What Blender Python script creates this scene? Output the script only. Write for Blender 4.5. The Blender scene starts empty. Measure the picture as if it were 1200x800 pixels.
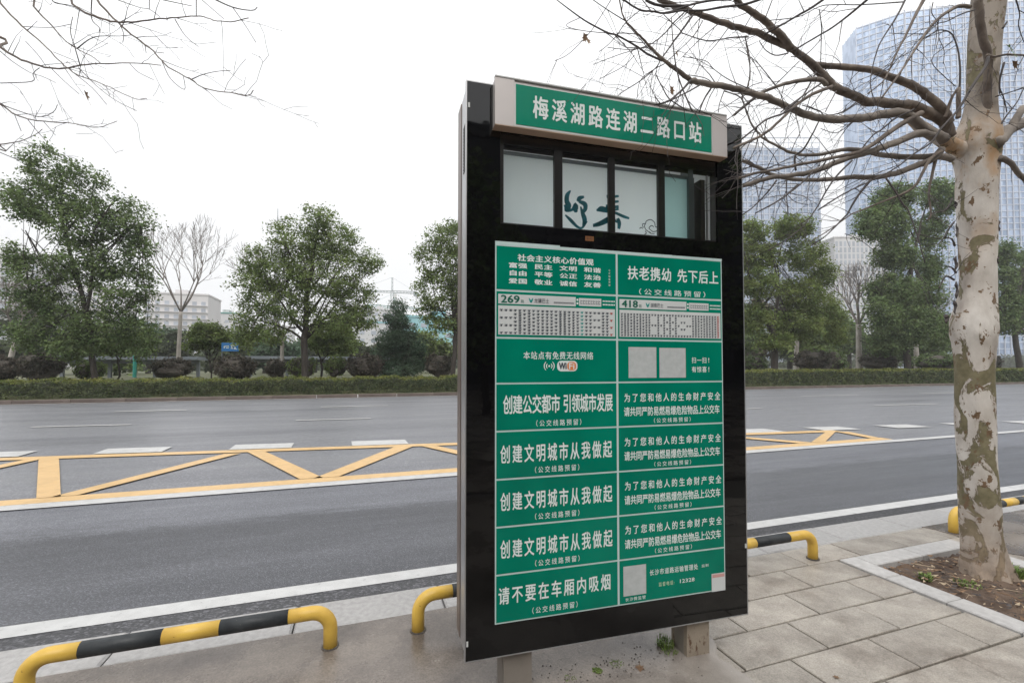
import bpy, bmesh, math, random
import numpy as np
from mathutils import Vector, Matrix
rnd = random.Random(7)
S = bpy.context.scene
# ---------------- camera ----------------
TH = math.radians(18.657); PT = math.radians(1.5)
cd = bpy.data.cameras.new('camera'); cam = bpy.data.objects.new('camera', cd); S.collection.objects.link(cam)
cam.location = (0, 0, 1.5); cam.rotation_euler = (math.pi/2 + PT, 0, -TH)
cd.sensor_width = 36; cd.lens = 16.0; cd.shift_y = 16/1200; cd.clip_start = .05; cd.clip_end = 6000
S.camera = cam
# ---------------- sky, sun, exposure ----------------
SUN_EL, SUN_ROT = math.radians(52), math.radians(200)
w = bpy.data.worlds.new("World"); S.world = w; w.use_nodes = True
nt = w.node_tree; nt.nodes.clear()
N = nt.nodes.new; Lk = nt.links.new
sky = N('ShaderNodeTexSky'); sky.sky_type = 'NISHITA'; sky.sun_disc = False; sky.sun_elevation = SUN_EL; sky.sun_rotation = SUN_ROT; sky.dust_density = 4; sky.air_density = 1.0
# overcast cloud cover: brighter towards the zenith, soft cloud structure, with the clear sky only faintly mixed in
tc = N('ShaderNodeTexCoord'); sep = N('ShaderNodeSeparateXYZ'); Lk(tc.outputs['Generated'], sep.inputs[0])
mr = N('ShaderNodeMapRange'); mr.inputs[1].default_value = 0; mr.inputs[2].default_value = 1; mr.inputs[3].default_value = 8.1; mr.inputs[4].default_value = 11.5
Lk(sep.outputs['Z'], mr.inputs[0])
nz = N('ShaderNodeTexNoise'); nz.inputs['Scale'].default_value = 2.2; nz.inputs['Detail'].default_value = 3; Lk(tc.outputs['Generated'], nz.inputs['Vector'])
nr = N('ShaderNodeMapRange'); nr.inputs[3].default_value = .97; nr.inputs[4].default_value = 1.03; Lk(nz.outputs[0], nr.inputs[0])
mu = N('ShaderNodeMath'); mu.operation = 'MULTIPLY'; Lk(mr.outputs[0], mu.inputs[0]); Lk(nr.outputs[0], mu.inputs[1])
cc = N('ShaderNodeMixRGB'); cc.blend_type = 'MULTIPLY'; cc.inputs[0].default_value = 1; cc.inputs[1].default_value = (.985, .99, 1, 1); Lk(mu.outputs[0], cc.inputs[2])
mx = N('ShaderNodeMixRGB'); mx.inputs[0].default_value = .96; Lk(sky.outputs[0], mx.inputs[1]); Lk(cc.outputs[0], mx.inputs[2])
bgn = N('ShaderNodeBackground'); bgn.inputs[1].default_value = .1; Lk(mx.outputs[0], bgn.inputs[0])
wo = N('ShaderNodeOutputWorld'); Lk(bgn.outputs[0], wo.inputs[0])
sd = bpy.data.lights.new('sun', 'SUN'); sd.energy = 1.5; sd.use_shadow = True; sd.angle = math.radians(50); sd.color = (1, .97, .92)
sun = bpy.data.objects.new('sun', sd); S.collection.objects.link(sun)
sun.rotation_euler = (math.pi/2 - SUN_EL, 0, math.pi - SUN_ROT)
sun.location = (0, 0, 30)
S.view_settings.view_transform = 'Standard'; S.view_settings.look = 'None'; S.view_settings.exposure = .62; S.view_settings.gamma = 1
S.cycles.use_denoising = True
S.cycles.max_bounces = 8; S.cycles.transparent_max_bounces = 16; S.cycles.volume_bounces = 0
S.cycles.sample_clamp_indirect = 6

# ---------------- helpers ----------------
COL = S.collection
def setp(o, label=None, cat=None, group=None, kind=None):
    if label: o['label'] = label
    if cat: o['category'] = cat
    if group: o['group'] = group
    if kind: o['kind'] = kind
    return o
def empty(name, loc=(0, 0, 0), rz=0, **k):
    o = bpy.data.objects.new(name, None); o.empty_display_size = .2; COL.objects.link(o); o.location = loc; o.rotation_euler = (0, 0, rz)
    return setp(o, **k)
class MB:
    def __init__(s): s.v = []; s.f = []; s.m = []
    def quad(s, pts, mi=0):
        b = len(s.v); s.v += [tuple(p) for p in pts]; s.f.append(tuple(range(b, b+len(pts)))); s.m.append(mi); return s
    def box(s, x0, x1, y0, y1, z0, z1, mi=0):
        b = len(s.v)
        s.v += [(x0, y0, z0), (x1, y0, z0), (x1, y1, z0), (x0, y1, z0), (x0, y0, z1), (x1, y0, z1), (x1, y1, z1), (x0, y1, z1)]
        for q in ((0, 3, 2, 1), (4, 5, 6, 7), (0, 1, 5, 4), (1, 2, 6, 5), (2, 3, 7, 6), (3, 0, 4, 7)): s.f.append(tuple(b+i for i in q)); s.m.append(mi)
        return s
    def slab(s, x0, x1, y0, y1, z0, z1, c=.004, rg=None):   # box with chamfered top edge
        b = len(s.v); j = (lambda: rg.uniform(-c*.6, c*.6)) if rg else (lambda: 0)
        s.v += [(x0, y0, z0), (x1, y0, z0), (x1, y1, z0), (x0, y1, z0), (x0, y0, z1-c), (x1, y0, z1-c), (x1, y1, z1-c), (x0, y1, z1-c),
                (x0+c+j(), y0+c+j(), z1), (x1-c+j(), y0+c+j(), z1), (x1-c+j(), y1-c+j(), z1), (x0+c+j(), y1-c+j(), z1)]
        for q in ((0, 1, 5, 4), (1, 2, 6, 5), (2, 3, 7, 6), (3, 0, 4, 7), (4, 5, 9, 8), (5, 6, 10, 9), (6, 7, 11, 10), (7, 4, 8, 11), (8, 9, 10, 11)):
            s.f.append(tuple(b+i for i in q)); s.m.append(0)
        return s
    def tube(s, pts, rad, n=8, cap=True, mi=0, wob=0):
        P = [Vector(p) for p in pts]; R = rad if hasattr(rad, '__len__') else [rad]*len(P)
        up = Vector((0, 0, 1)); b0 = len(s.v); prev = None
        for i, p in enumerate(P):
            d = (P[min(i+1, len(P)-1)] - P[max(i-1, 0)])
            if d.length < 1e-9: d = Vector((0, 0, 1))
            d.normalize()
            if prev is None:
                a = d.cross(up) if abs(d.z) < .95 else d.cross(Vector((1, 0, 0)))
            else: a = prev - d*prev.dot(d)
            if a.length < 1e-6: a = d.orthogonal()
            a.normalize(); prev = a; c = d.cross(a)
            for k in range(n):
                t = 2*math.pi*k/n; r = R[i]*(1+(rnd.uniform(-wob, wob) if wob else 0))
                s.v.append(tuple(p + a*(r*math.cos(t)) + c*(r*math.sin(t))))
        for i in range(len(P)-1):
            for k in range(n):
                k2 = (k+1) % n
                s.f.append((b0+i*n+k, b0+i*n+k2, b0+(i+1)*n+k2, b0+(i+1)*n+k)); s.m.append(mi)
        if cap:
            s.f.append(tuple(b0+k for k in reversed(range(n)))); s.m.append(mi)
            s.f.append(tuple(b0+(len(P)-1)*n+k for k in range(n))); s.m.append(mi)
        return s
    def mesh(s, name, mats, smooth=False):
        me = bpy.data.meshes.new(name); me.from_pydata(s.v, [], s.f)
        for m in (mats if isinstance(mats, (list, tuple)) else [mats]): me.materials.append(m)
        if isinstance(mats, (list, tuple)): me.polygons.foreach_set('material_index', s.m)
        if smooth: me.polygons.foreach_set('use_smooth', [True]*len(me.polygons))
        me.update(); return me
    def build(s, name, mats, parent=None, smooth=False, **k):
        return inst(name, s.mesh(name, mats, smooth), parent, **k)
def inst(name, me, parent=None, loc=None, rz=0, **k):
    o = bpy.data.objects.new(name, me); COL.objects.link(o)
    if parent: o.parent = parent
    if loc: o.location = loc
    if rz: o.rotation_euler = (0, 0, rz)
    return setp(o, **k)
def copy_tree(o, parent=None):
    c = o.copy(); COL.objects.link(c); c.parent = parent
    for ch in list(o.children): copy_tree(ch, c)
    return c
def crom(pts, sub):   # Catmull-Rom through points (x,y,z,r)
    P = [np.array(p, float) for p in pts]; out = []
    for i in range(len(P)-1):
        p0 = P[max(i-1, 0)]; p1 = P[i]; p2 = P[i+1]; p3 = P[min(i+2, len(P)-1)]
        for k in range(sub):
            t = k/sub
            out.append(.5*((2*p1)+(-p0+p2)*t+(2*p0-5*p1+4*p2-p3)*t*t+(-p0+3*p1-3*p2+p3)*t**3))
    out.append(P[-1]); return out

# ---------------- materials ----------------
def mat(name, col, rough=.6, metal=0, spec=.5, var=None, vscale=5, detail=4, bump=0, bscale=60, rr=None, rscale=3, island=0, objvar=0, stretch=None, coat=0, trans=0):
    """procedural surface: base colour mixed with `var` by noise, optional roughness noise, bump, per-object and per-leaf variation"""
    m = bpy.data.materials.new(name); m.use_nodes = True; n = m.node_tree; B = n.nodes['Principled BSDF']; A = n.nodes.new; L = n.links.new
    B.inputs['Base Color'].default_value = (*col, 1); B.inputs['Roughness'].default_value = rough; B.inputs['Metallic'].default_value = metal
    B.inputs['Specular IOR Level'].default_value = spec
    if coat: B.inputs['Coat Weight'].default_value = coat; B.inputs['Coat Roughness'].default_value = .04
    t = A('ShaderNodeTexCoord'); vec = t.outputs['Object']
    if stretch:
        mp = A('ShaderNodeMapping'); mp.inputs['Scale'].default_value = stretch; L(vec, mp.inputs[0]); vec = mp.outputs[0]
    cur = None
    if var:
        z = A('ShaderNodeTexNoise'); z.inputs['Scale'].default_value = vscale; z.inputs['Detail'].default_value = detail; z.inputs['Roughness'].default_value = .6; L(vec, z.inputs['Vector'])
        r = A('ShaderNodeValToRGB'); r.color_ramp.elements[0].position = .35; r.color_ramp.elements[1].position = .65
        r.color_ramp.elements[0].color = (*col, 1); r.color_ramp.elements[1].color = (*var, 1); L(z.outputs[0], r.inputs[0]); cur = r.outputs[0]
    if island or objvar:
        h = A('ShaderNodeHueSaturation')
        if cur: L(cur, h.inputs['Color'])
        else: h.inputs['Color'].default_value = (*col, 1)
        if island: g = A('ShaderNodeNewGeometry'); src = g.outputs['Random Per Island']
        else: g = A('ShaderNodeObjectInfo'); src = g.outputs['Random']
        a = island or objvar
        q = A('ShaderNodeMapRange'); q.inputs[3].default_value = 1-a; q.inputs[4].default_value = 1+a; L(src, q.inputs[0]); L(q.outputs[0], h.inputs['Value'])
        if island:
            q2 = A('ShaderNodeMapRange'); q2.inputs[3].default_value = .485; q2.inputs[4].default_value = .51; L(src, q2.inputs[0]); L(q2.outputs[0], h.inputs['Hue'])
        cur = h.outputs[0]
    if cur: L(cur, B.inputs['Base Color'])
    if rr:
        z = A('ShaderNodeTexNoise'); z.inputs['Scale'].default_value = rscale; z.inputs['Detail'].default_value = 3; L(vec, z.inputs['Vector'])
        q = A('ShaderNodeMapRange'); q.inputs[1].default_value = .35; q.inputs[2].default_value = .65; q.inputs[3].default_value = rough; q.inputs[4].default_value = rr; L(z.outputs[0], q.inputs[0]); L(q.outputs[0], B.inputs['Roughness'])
    if bump:
        z = A('ShaderNodeTexNoise'); z.inputs['Scale'].default_value = bscale; z.inputs['Detail'].default_value = 4; L(vec, z.inputs['Vector'])
        b = A('ShaderNodeBump'); b.inputs['Strength'].default_value = min(1, bump); b.inputs['Distance'].default_value = .004 if bscale > 20 else .02; L(z.outputs[0], b.inputs['Height']); L(b.outputs[0], B.inputs['Normal'])
    if trans: B.inputs['Subsurface Weight'].default_value = 0
    return m
def nodes_of(m): return m.node_tree, m.node_tree.nodes, m.node_tree.links, m.node_tree.nodes['Principled BSDF']

M = {}
def asphalt(name, c1, c2, r1, r2, agg, fine=170, worn=False):
    m = bpy.data.materials.new(name); m.use_nodes = True; t, n, l, B = nodes_of(m)
    co = n.new('ShaderNodeTexCoord')
    mp = n.new('ShaderNodeMapping'); mp.inputs['Scale'].default_value = (.12, 1.0, 1); l.new(co.outputs['Object'], mp.inputs[0])
    big = n.new('ShaderNodeTexNoise'); big.inputs['Scale'].default_value = 1.1; big.inputs['Detail'].default_value = 6; big.inputs['Roughness'].default_value = .65; l.new(mp.outputs[0], big.inputs['Vector'])
    r = n.new('ShaderNodeValToRGB'); r.color_ramp.elements[0].position = .3; r.color_ramp.elements[1].position = .7; r.color_ramp.elements[0].color = (*c1, 1); r.color_ramp.elements[1].color = (*c2, 1); l.new(big.outputs[0], r.inputs[0])
    fn = n.new('ShaderNodeTexVoronoi'); fn.inputs['Scale'].default_value = fine; l.new(co.outputs['Object'], fn.inputs['Vector'])
    hv = n.new('ShaderNodeSeparateColor'); l.new(fn.outputs['Color'], hv.inputs[0])
    pw = n.new('ShaderNodeMath'); pw.operation = 'POWER'; pw.inputs[1].default_value = 4; l.new(hv.outputs[0], pw.inputs[0])
    mr_ = n.new('ShaderNodeMapRange'); mr_.inputs[3].default_value = .78; mr_.inputs[4].default_value = agg; l.new(pw.outputs[0], mr_.inputs[0])
    x = n.new('ShaderNodeMixRGB'); x.blend_type = 'MULTIPLY'; x.inputs[0].default_value = 1; l.new(r.outputs[0], x.inputs[1]); l.new(mr_.outputs[0], x.inputs[2])
    # sparse dark repair smudges and cracks
    ck = n.new('ShaderNodeTexNoise'); ck.inputs['Scale'].default_value = .45; ck.inputs['Detail'].default_value = 8; l.new(mp.outputs[0], ck.inputs['Vector'])
    cr = n.new('ShaderNodeValToRGB'); cr.color_ramp.elements[0].position = .30; cr.color_ramp.elements[0].color = (.72, .72, .74, 1); cr.color_ramp.elements[1].position = .42; cr.color_ramp.elements[1].color = (1, 1, 1, 1); l.new(ck.outputs[0], cr.inputs[0])
    y = n.new('ShaderNodeMixRGB'); y.blend_type = 'MULTIPLY'; y.inputs[0].default_value = 1; l.new(x.outputs[0], y.inputs[1]); l.new(cr.outputs[0], y.inputs[2])
    out = y.outputs[0]
    if worn:   # scuffed lighter band along the seam with the next lane, its edge frayed
        gp_ = n.new('ShaderNodeNewGeometry'); sy = n.new('ShaderNodeSeparateXYZ'); l.new(gp_.outputs['Position'], sy.inputs[0])
        mq = n.new('ShaderNodeMapping'); mq.inputs['Scale'].default_value = (.35, 1.6, 1); l.new(gp_.outputs['Position'], mq.inputs[0])
        q1 = n.new('ShaderNodeTexNoise'); q1.inputs['Scale'].default_value = 5.5; q1.inputs['Detail'].default_value = 9; q1.inputs['Roughness'].default_value = .72; l.new(mq.outputs[0], q1.inputs['Vector'])
        ad = n.new('ShaderNodeMath'); ad.operation = 'MULTIPLY_ADD'; ad.inputs[1].default_value = 1.5; l.new(q1.outputs[0], ad.inputs[0]); l.new(sy.outputs['Y'], ad.inputs[2])
        ms = n.new('ShaderNodeMapRange'); ms.inputs[1].default_value = 6.1; ms.inputs[2].default_value = 6.3; l.new(ad.outputs[0], ms.inputs[0])
        mw = n.new('ShaderNodeMixRGB'); mw.blend_type = 'MULTIPLY'; l.new(ms.outputs[0], mw.inputs[0]); l.new(out, mw.inputs[1]); mw.inputs[2].default_value = (1.55, 1.55, 1.56, 1); out = mw.outputs[0]
    l.new(out, B.inputs['Base Color'])
    rm = n.new('ShaderNodeMapRange'); rm.inputs[1].default_value = .35; rm.inputs[2].default_value = .65; rm.inputs[3].default_value = r1; rm.inputs[4].default_value = r2; l.new(big.outputs[0], rm.inputs[0]); l.new(rm.outputs[0], B.inputs['Roughness'])
    b = n.new('ShaderNodeBump'); b.inputs['Strength'].default_value = .5; b.inputs['Distance'].default_value = .004; l.new(fn.outputs['Distance'], b.inputs['Height']); l.new(b.outputs[0], B.inputs['Normal'])
    return m
M['asphalt'] = asphalt('asphalt_damp', (.165, .168, .185), (.235, .238, .256), .5, .34, 1.4, 60)
M['asphalt_near'] = asphalt('asphalt_bus_lane', (.060, .062, .070), (.105, .108, .122), .46, .30, 2.1, 130, True)
M['asphalt_worn'] = asphalt('asphalt_worn_edge', (.115, .115, .125), (.18, .18, .195), .6, .42, 2.4, 90)
M['gutter'] = asphalt('gutter_asphalt', (.016, .016, .018), (.060, .060, .066), .6, .4, 3.2, 70)
def paint(name, col, wear=.5):
    m = mat(name, col, .5, var=tuple(c*.86 for c in col), vscale=9, detail=6, rr=.35, bump=.3, bscale=140)
    t, n, l, B = nodes_of(m)
    co = n.new('ShaderNodeTexCoord'); z = n.new('ShaderNodeTexNoise'); z.inputs['Scale'].default_value = 14; z.inputs['Detail'].default_value = 9; z.inputs['Roughness'].default_value = .75; l.new(co.outputs['Object'], z.inputs['Vector'])
    r = n.new('ShaderNodeValToRGB'); r.color_ramp.elements[0].position = .30; r.color_ramp.elements[0].color = (.35, .35, .37, 1); r.color_ramp.elements[1].position = .30+.12*wear; r.color_ramp.elements[1].color = (1, 1, 1, 1); l.new(z.outputs[0], r.inputs[0])
    x = n.new('ShaderNodeMixRGB'); x.blend_type = 'MULTIPLY'; x.inputs[0].default_value = wear; src = B.inputs['Base Color'].links[0].from_socket
    l.new(src, x.inputs[1]); l.new(r.outputs[0], x.inputs[2]); l.new(x.outputs[0], B.inputs['Base Color'])
    return m
M['white_paint'] = paint('road_paint_white', (.52, .52, .515), .9)
M['yellow_paint'] = paint('road_paint_yellow', (.64, .43, .205), .8)
M['kerb'] = mat('granite_kerb', (.29, .282, .277), .5, var=(.38, .372, .365), vscale=30, bump=.5, bscale=120, objvar=.06, rr=.35, rscale=2)
M['pit_stone'] = mat('pale_pit_stone', (.34, .33, .322), .55, var=(.42, .41, .40), vscale=25, bump=.5, bscale=120, objvar=.05)
M['joint'] = mat('dark_joint_bed', (.06, .052, .045), .8, var=(.10, .09, .075), vscale=12, bump=.6, bscale=60)
# paving slab: beige-grey stone, stains in world space
def slabmat():
    m = mat('paving_stone', (.225, .205, .182), .42, var=(.35, .325, .292), vscale=4.5, detail=8, bump=.7, bscale=110, objvar=.10, rr=.3, rscale=1.3)
    t, n, l, B = nodes_of(m)
    g = n.new('ShaderNodeNewGeometry')
    z = n.new('ShaderNodeTexNoise'); z.inputs['Scale'].default_value = 1.5; z.inputs['Detail'].default_value = 7; z.inputs['Roughness'].default_value = .7; l.new(g.outputs['Position'], z.inputs['Vector'])
    r = n.new('ShaderNodeValToRGB'); r.color_ramp.elements[0].position = .32; r.color_ramp.elements[0].color = (.60, .545, .50, 1); r.color_ramp.elements[1].position = .50; r.color_ramp.elements[1].color = (1.08, 1.06, 1.03, 1); l.new(z.outputs[0], r.inputs[0])
    v = n.new('ShaderNodeTexVoronoi'); v.inputs['Scale'].default_value = 190; l.new(g.outputs['Position'], v.inputs['Vector'])
    sc = n.new('ShaderNodeSeparateColor'); l.new(v.outputs['Color'], sc.inputs[0]); q = n.new('ShaderNodeMapRange'); q.inputs[3].default_value = .80; q.inputs[4].default_value = 1.2; l.new(sc.outputs[0], q.inputs[0])
    x = n.new('ShaderNodeMixRGB'); x.blend_type = 'MULTIPLY'; x.inputs[0].default_value = 1; src = B.inputs['Base Color'].links[0].from_socket; l.new(src, x.inputs[1]); l.new(r.outputs[0], x.inputs[2])
    y = n.new('ShaderNodeMixRGB'); y.blend_type = 'MULTIPLY'; y.inputs[0].default_value = 1; l.new(x.outputs[0], y.inputs[1]); l.new(q.outputs[0], y.inputs[2]); l.new(y.outputs[0], B.inputs['Base Color'])
    return m
M['slab'] = slabmat()
def concretemat():   # wet, brownish cement, glossy where the film of water lies
    m = bpy.data.materials.new('wet_concrete'); m.use_nodes = True; t, n, l, B = nodes_of(m)
    g = n.new('ShaderNodeNewGeometry')
    z = n.new('ShaderNodeTexNoise'); z.inputs['Scale'].default_value = 1.5; z.inputs['Detail'].default_value = 8; z.inputs['Roughness'].default_value = .62; l.new(g.outputs['Position'], z.inputs['Vector'])
    r = n.new('ShaderNodeValToRGB'); e = r.color_ramp.elements; e[0].position = .34; e[0].color = (.070, .057, .048, 1); e[1].position = .62; e[1].color = (.205, .178, .155, 1); l.new(z.outputs[0], r.inputs[0])
    v = n.new('ShaderNodeTexNoise'); v.inputs['Scale'].default_value = 120; v.inputs['Detail'].default_value = 5; l.new(g.outputs['Position'], v.inputs['Vector'])
    q = n.new('ShaderNodeMapRange'); q.inputs[1].default_value = .3; q.inputs[2].default_value = .7; q.inputs[3].default_value = .72; q.inputs[4].default_value = 1.28; l.new(v.outputs[0], q.inputs[0])
    x = n.new('ShaderNodeMixRGB'); x.blend_type = 'MULTIPLY'; x.inputs[0].default_value = 1; l.new(r.outputs[0], x.inputs[1]); l.new(q.outputs[0], x.inputs[2])
    # grit and moss specks
    s2 = n.new('ShaderNodeTexNoise'); s2.inputs['Scale'].default_value = 22; s2.inputs['Detail'].default_value = 9; s2.inputs['Roughness'].default_value = .8; l.new(g.outputs['Position'], s2.inputs['Vector'])
    r2 = n.new('ShaderNodeValToRGB'); e = r2.color_ramp.elements; e[0].position = .33; e[0].color = (.42, .40, .36, 1); e[1].position = .40; e[1].color = (1, 1, 1, 1); l.new(s2.outputs[0], r2.inputs[0])
    y = n.new('ShaderNodeMixRGB'); y.blend_type = 'MULTIPLY'; y.inputs[0].default_value = .8; l.new(x.outputs[0], y.inputs[1]); l.new(r2.outputs[0], y.inputs[2]); sx = n.new('ShaderNodeSeparateXYZ'); l.new(g.outputs['Position'], sx.inputs[0]); ax = n.new('ShaderNodeMath'); ax.operation = 'ADD'; l.new(sx.outputs['X'], ax.inputs[0])
    nn = n.new('ShaderNodeMath'); nn.operation = 'MULTIPLY_ADD'; nn.inputs[1].default_value = 1.6; nn.inputs[2].default_value = -.8; l.new(z.outputs[0], nn.inputs[0]); l.new(nn.outputs[0], ax.inputs[1])
    fm = n.new('ShaderNodeMapRange'); fm.inputs[1].default_value = 1.25; fm.inputs[2].default_value = 1.75; l.new(ax.outputs[0], fm.inputs[0])
    f2 = n.new('ShaderNodeMapRange'); f2.inputs[1].default_value = 3.0; f2.inputs[2].default_value = 2.4; l.new(sx.outputs['X'], f2.inputs[0]); f3 = n.new('ShaderNodeMath'); f3.operation = 'MULTIPLY'; l.new(fm.outputs[0], f3.inputs[0]); l.new(f2.outputs[0], f3.inputs[1])
    yy = n.new('ShaderNodeMixRGB'); l.new(f3.outputs[0], yy.inputs[0]); l.new(y.outputs[0], yy.inputs[1]); yy.inputs[2].default_value = (.30, .272, .245, 1); l.new(yy.outputs[0], B.inputs['Base Color'])
    rm = n.new('ShaderNodeMapRange'); rm.inputs[1].default_value = .36; rm.inputs[2].default_value = .58; rm.inputs[3].default_value = .10; rm.inputs[4].default_value = .34; l.new(z.outputs[0], rm.inputs[0]); l.new(rm.outputs[0], B.inputs['Roughness'])
    b = n.new('ShaderNodeBump'); b.inputs['Strength'].default_value = .35; b.inputs['Distance'].default_value = .003; l.new(v.outputs[0], b.inputs['Height']); l.new(b.outputs[0], B.inputs['Normal'])
    return m
M['concrete'] = concretemat()
M['grass'] = mat('grass_lawn', (.055, .075, .03), .8, var=(.12, .115, .06), vscale=.6, bump=.6, bscale=30)
M['mound_soil'] = mat('planting_soil', (.05, .042, .03), .9, var=(.07, .075, .03), vscale=1.5, bump=.6, bscale=30)
M['far_kerb'] = mat('stained_kerb', (.075, .056, .048), .7, var=(.14, .11, .095), vscale=.8, bump=.4, bscale=50)
M['soil'] = mat('pit_soil', (.055, .036, .026), .9, var=(.13, .088, .062), vscale=9, detail=8, bump=1, bscale=70)
M['black_glass'] = mat('black_glass', (.003, .003, .0035), .025, spec=.5, bump=.05, bscale=3)
M['steel'] = mat('brushed_casing', (.40, .40, .41), .38, metal=.75, var=(.5, .5, .51), vscale=3, stretch=(1, 1, .1))
M['brown_metal'] = mat('brown_back_casing', (.16, .125, .11), .4, metal=.3, var=(.2, .16, .14), vscale=3)
M['beige_metal'] = mat('beige_header_metal', (.44, .405, .395), .42, metal=.3, var=(.48, .445, .43), vscale=2)
M['tan_metal'] = mat('tan_header_lip', (.52, .37, .27), .45, metal=.2, var=(.44, .31, .23), vscale=3)
M['trim'] = mat('pale_trim', (.55, .56, .55), .35)
def greenmat(name, c, d):   # printed film: soft unevenness from the print, glossy
    return mat(name, c, .14, var=d, vscale=2.6, detail=2, bump=.05, bscale=4, spec=.18)
M['green'] = greenmat('green_print', (.0, .190, .122), (.0, .150, .098))
M['green_head'] = greenmat('green_header_print', (.0, .205, .125), (.0, .17, .105))
M['green_dark'] = mat('dark_green_print', (.0, .10, .065), .3)
M['blank'] = mat('blank_card_paper', (.40, .42, .42), .4, var=(.46, .48, .48), vscale=30)
M['print_white'] = mat('white_print', (.66, .71, .70), .35, spec=.3)
M['film_white'] = mat('white_film', (.44, .55, .54), .3, var=(.50, .60, .59), vscale=3)
M['card'] = mat('card_paper', (.52, .54, .54), .4, var=(.57, .585, .58), vscale=4)
M['ink'] = mat('dark_ink', (.05, .06, .075), .4)
M['ink_teal'] = mat('teal_ink', (.0, .25, .22), .4)
M['ink_red'] = mat('red_ink', (.35, .05, .04), .4)
M['orange'] = mat('orange_print', (.62, .20, .06), .4)
M['blind'] = mat('white_blind', (.50, .565, .565), .5, var=(.54, .60, .595), vscale=2)
M['blind2'] = mat('greenish_blind', (.34, .47, .46), .5, var=(.40, .52, .50), vscale=2)
def blindmat(name, c, v):
    m = mat(name, c, .5, var=v, vscale=2.5); t, n, l, B = nodes_of(m); o = [q for q in n if q.type == 'OUTPUT_MATERIAL'][0]
    tr = n.new('ShaderNodeBsdfTranslucent'); tr.inputs[0].default_value = (*v, 1); x = n.new('ShaderNodeMixShader'); x.inputs[0].default_value = .86; l.new(B.outputs[0], x.inputs[1]); l.new(tr.outputs[0], x.inputs[2]); l.new(x.outputs[0], o.inputs[0]); return m
M['blind'] = blindmat('white_blind_cloth', (.80, .84, .84), (.93, .97, .97)); M['blind2'] = blindmat('greenish_blind_cloth', (.55, .70, .69), (.66, .82, .81))
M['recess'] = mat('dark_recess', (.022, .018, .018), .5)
M['mullion'] = mat('dark_mullion', (.035, .027, .027), .35)
M['grey_metal'] = mat('grey_inner_metal', (.16, .18, .19), .4, metal=.4)
M['brush'] = mat('brush_paint_teal', (.03, .26, .33), .5, var=(.03, .15, .18), vscale=20)
M['post'] = mat('post_metal', (.22, .195, .17), .45, metal=.3, var=(.27, .24, .21), vscale=5)
def rusty():
    m = mat('rusted_post', (.27, .225, .175), .55, var=(.22, .18, .14), vscale=6, bump=.4, bscale=60)
    t, n, l, B = nodes_of(m); co = n.new('ShaderNodeTexCoord'); mp = n.new('ShaderNodeMapping'); mp.inputs['Scale'].default_value = (1, 1, .45); l.new(co.outputs['Object'], mp.inputs[0])
    z = n.new('ShaderNodeTexNoise'); z.inputs['Scale'].default_value = 26; z.inputs['Detail'].default_value = 8; z.inputs['Roughness'].default_value = .7; l.new(mp.outputs[0], z.inputs['Vector'])
    r = n.new('ShaderNodeValToRGB'); r.color_ramp.elements[0].position = .55; r.color_ramp.elements[1].position = .62; r.color_ramp.elements[0].color = (0, 0, 0, 1); l.new(z.outputs[0], r.inputs[0])
    x = n.new('ShaderNodeMixRGB'); l.new(r.outputs[0], x.inputs[0]); l.new(B.inputs['Base Color'].links[0].from_socket, x.inputs[1]); x.inputs[2].default_value = (.10, .055, .03, 1); l.new(x.outputs[0], B.inputs['Base Color'])
    return m
M['rust'] = rusty()
M['hoop_yellow'] = mat('yellow_guard_paint', (.66, .43, .075), .32, var=(.54, .33, .055), vscale=7, detail=7, bump=.25, bscale=50, rr=.5)
def chips(m, c, th, sc=28):
    t, n, l, B = nodes_of(m); co = n.new('ShaderNodeTexCoord'); z = n.new('ShaderNodeTexNoise'); z.inputs['Scale'].default_value = sc; z.inputs['Detail'].default_value = 8; z.inputs['Roughness'].default_value = .7; l.new(co.outputs['Object'], z.inputs['Vector'])
    r = n.new('ShaderNodeValToRGB'); r.color_ramp.elements[0].position = th; r.color_ramp.elements[1].position = th+.02; r.color_ramp.elements[0].color = (0, 0, 0, 1); l.new(z.outputs[0], r.inputs[0]); x = n.new('ShaderNodeMixRGB'); l.new(r.outputs[0], x.inputs[0]); l.new(B.inputs['Base Color'].links[0].from_socket, x.inputs[1]); x.inputs[2].default_value = (*c, 1); l.new(x.outputs[0], B.inputs['Base Color'])
chips(M['hoop_yellow'], (.14, .075, .03), .66)
M['hoop_black'] = mat('black_guard_paint', (.014, .017, .020), .42, spec=.35, var=(.038, .042, .045), vscale=9, detail=7, bump=.3, bscale=60, rr=.55)
chips(M['hoop_black'], (.14, .14, .13), .66, 34)
M['glass'] = bpy.data.materials.new('clear_glass'); M['glass'].use_nodes = True
def glassmat(m, tint=(.985, .995, .99)):
    t, n, l = m.node_tree, m.node_tree.nodes, m.node_tree.links; n.clear()
    o = n.new('ShaderNodeOutputMaterial'); tr = n.new('ShaderNodeBsdfTransparent'); tr.inputs[0].default_value = (*tint, 1)
    gl = n.new('ShaderNodeBsdfGlossy'); gl.inputs['Roughness'].default_value = .02; fr = n.new('ShaderNodeFresnel'); fr.inputs[0].default_value = 1.5
    mxs = n.new('ShaderNodeMixShader'); l.new(fr.outputs[0], mxs.inputs[0]); l.new(tr.outputs[0], mxs.inputs[1]); l.new(gl.outputs[0], mxs.inputs[2]); l.new(mxs.outputs[0], o.inputs[0])
glassmat(M['glass'])
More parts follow.
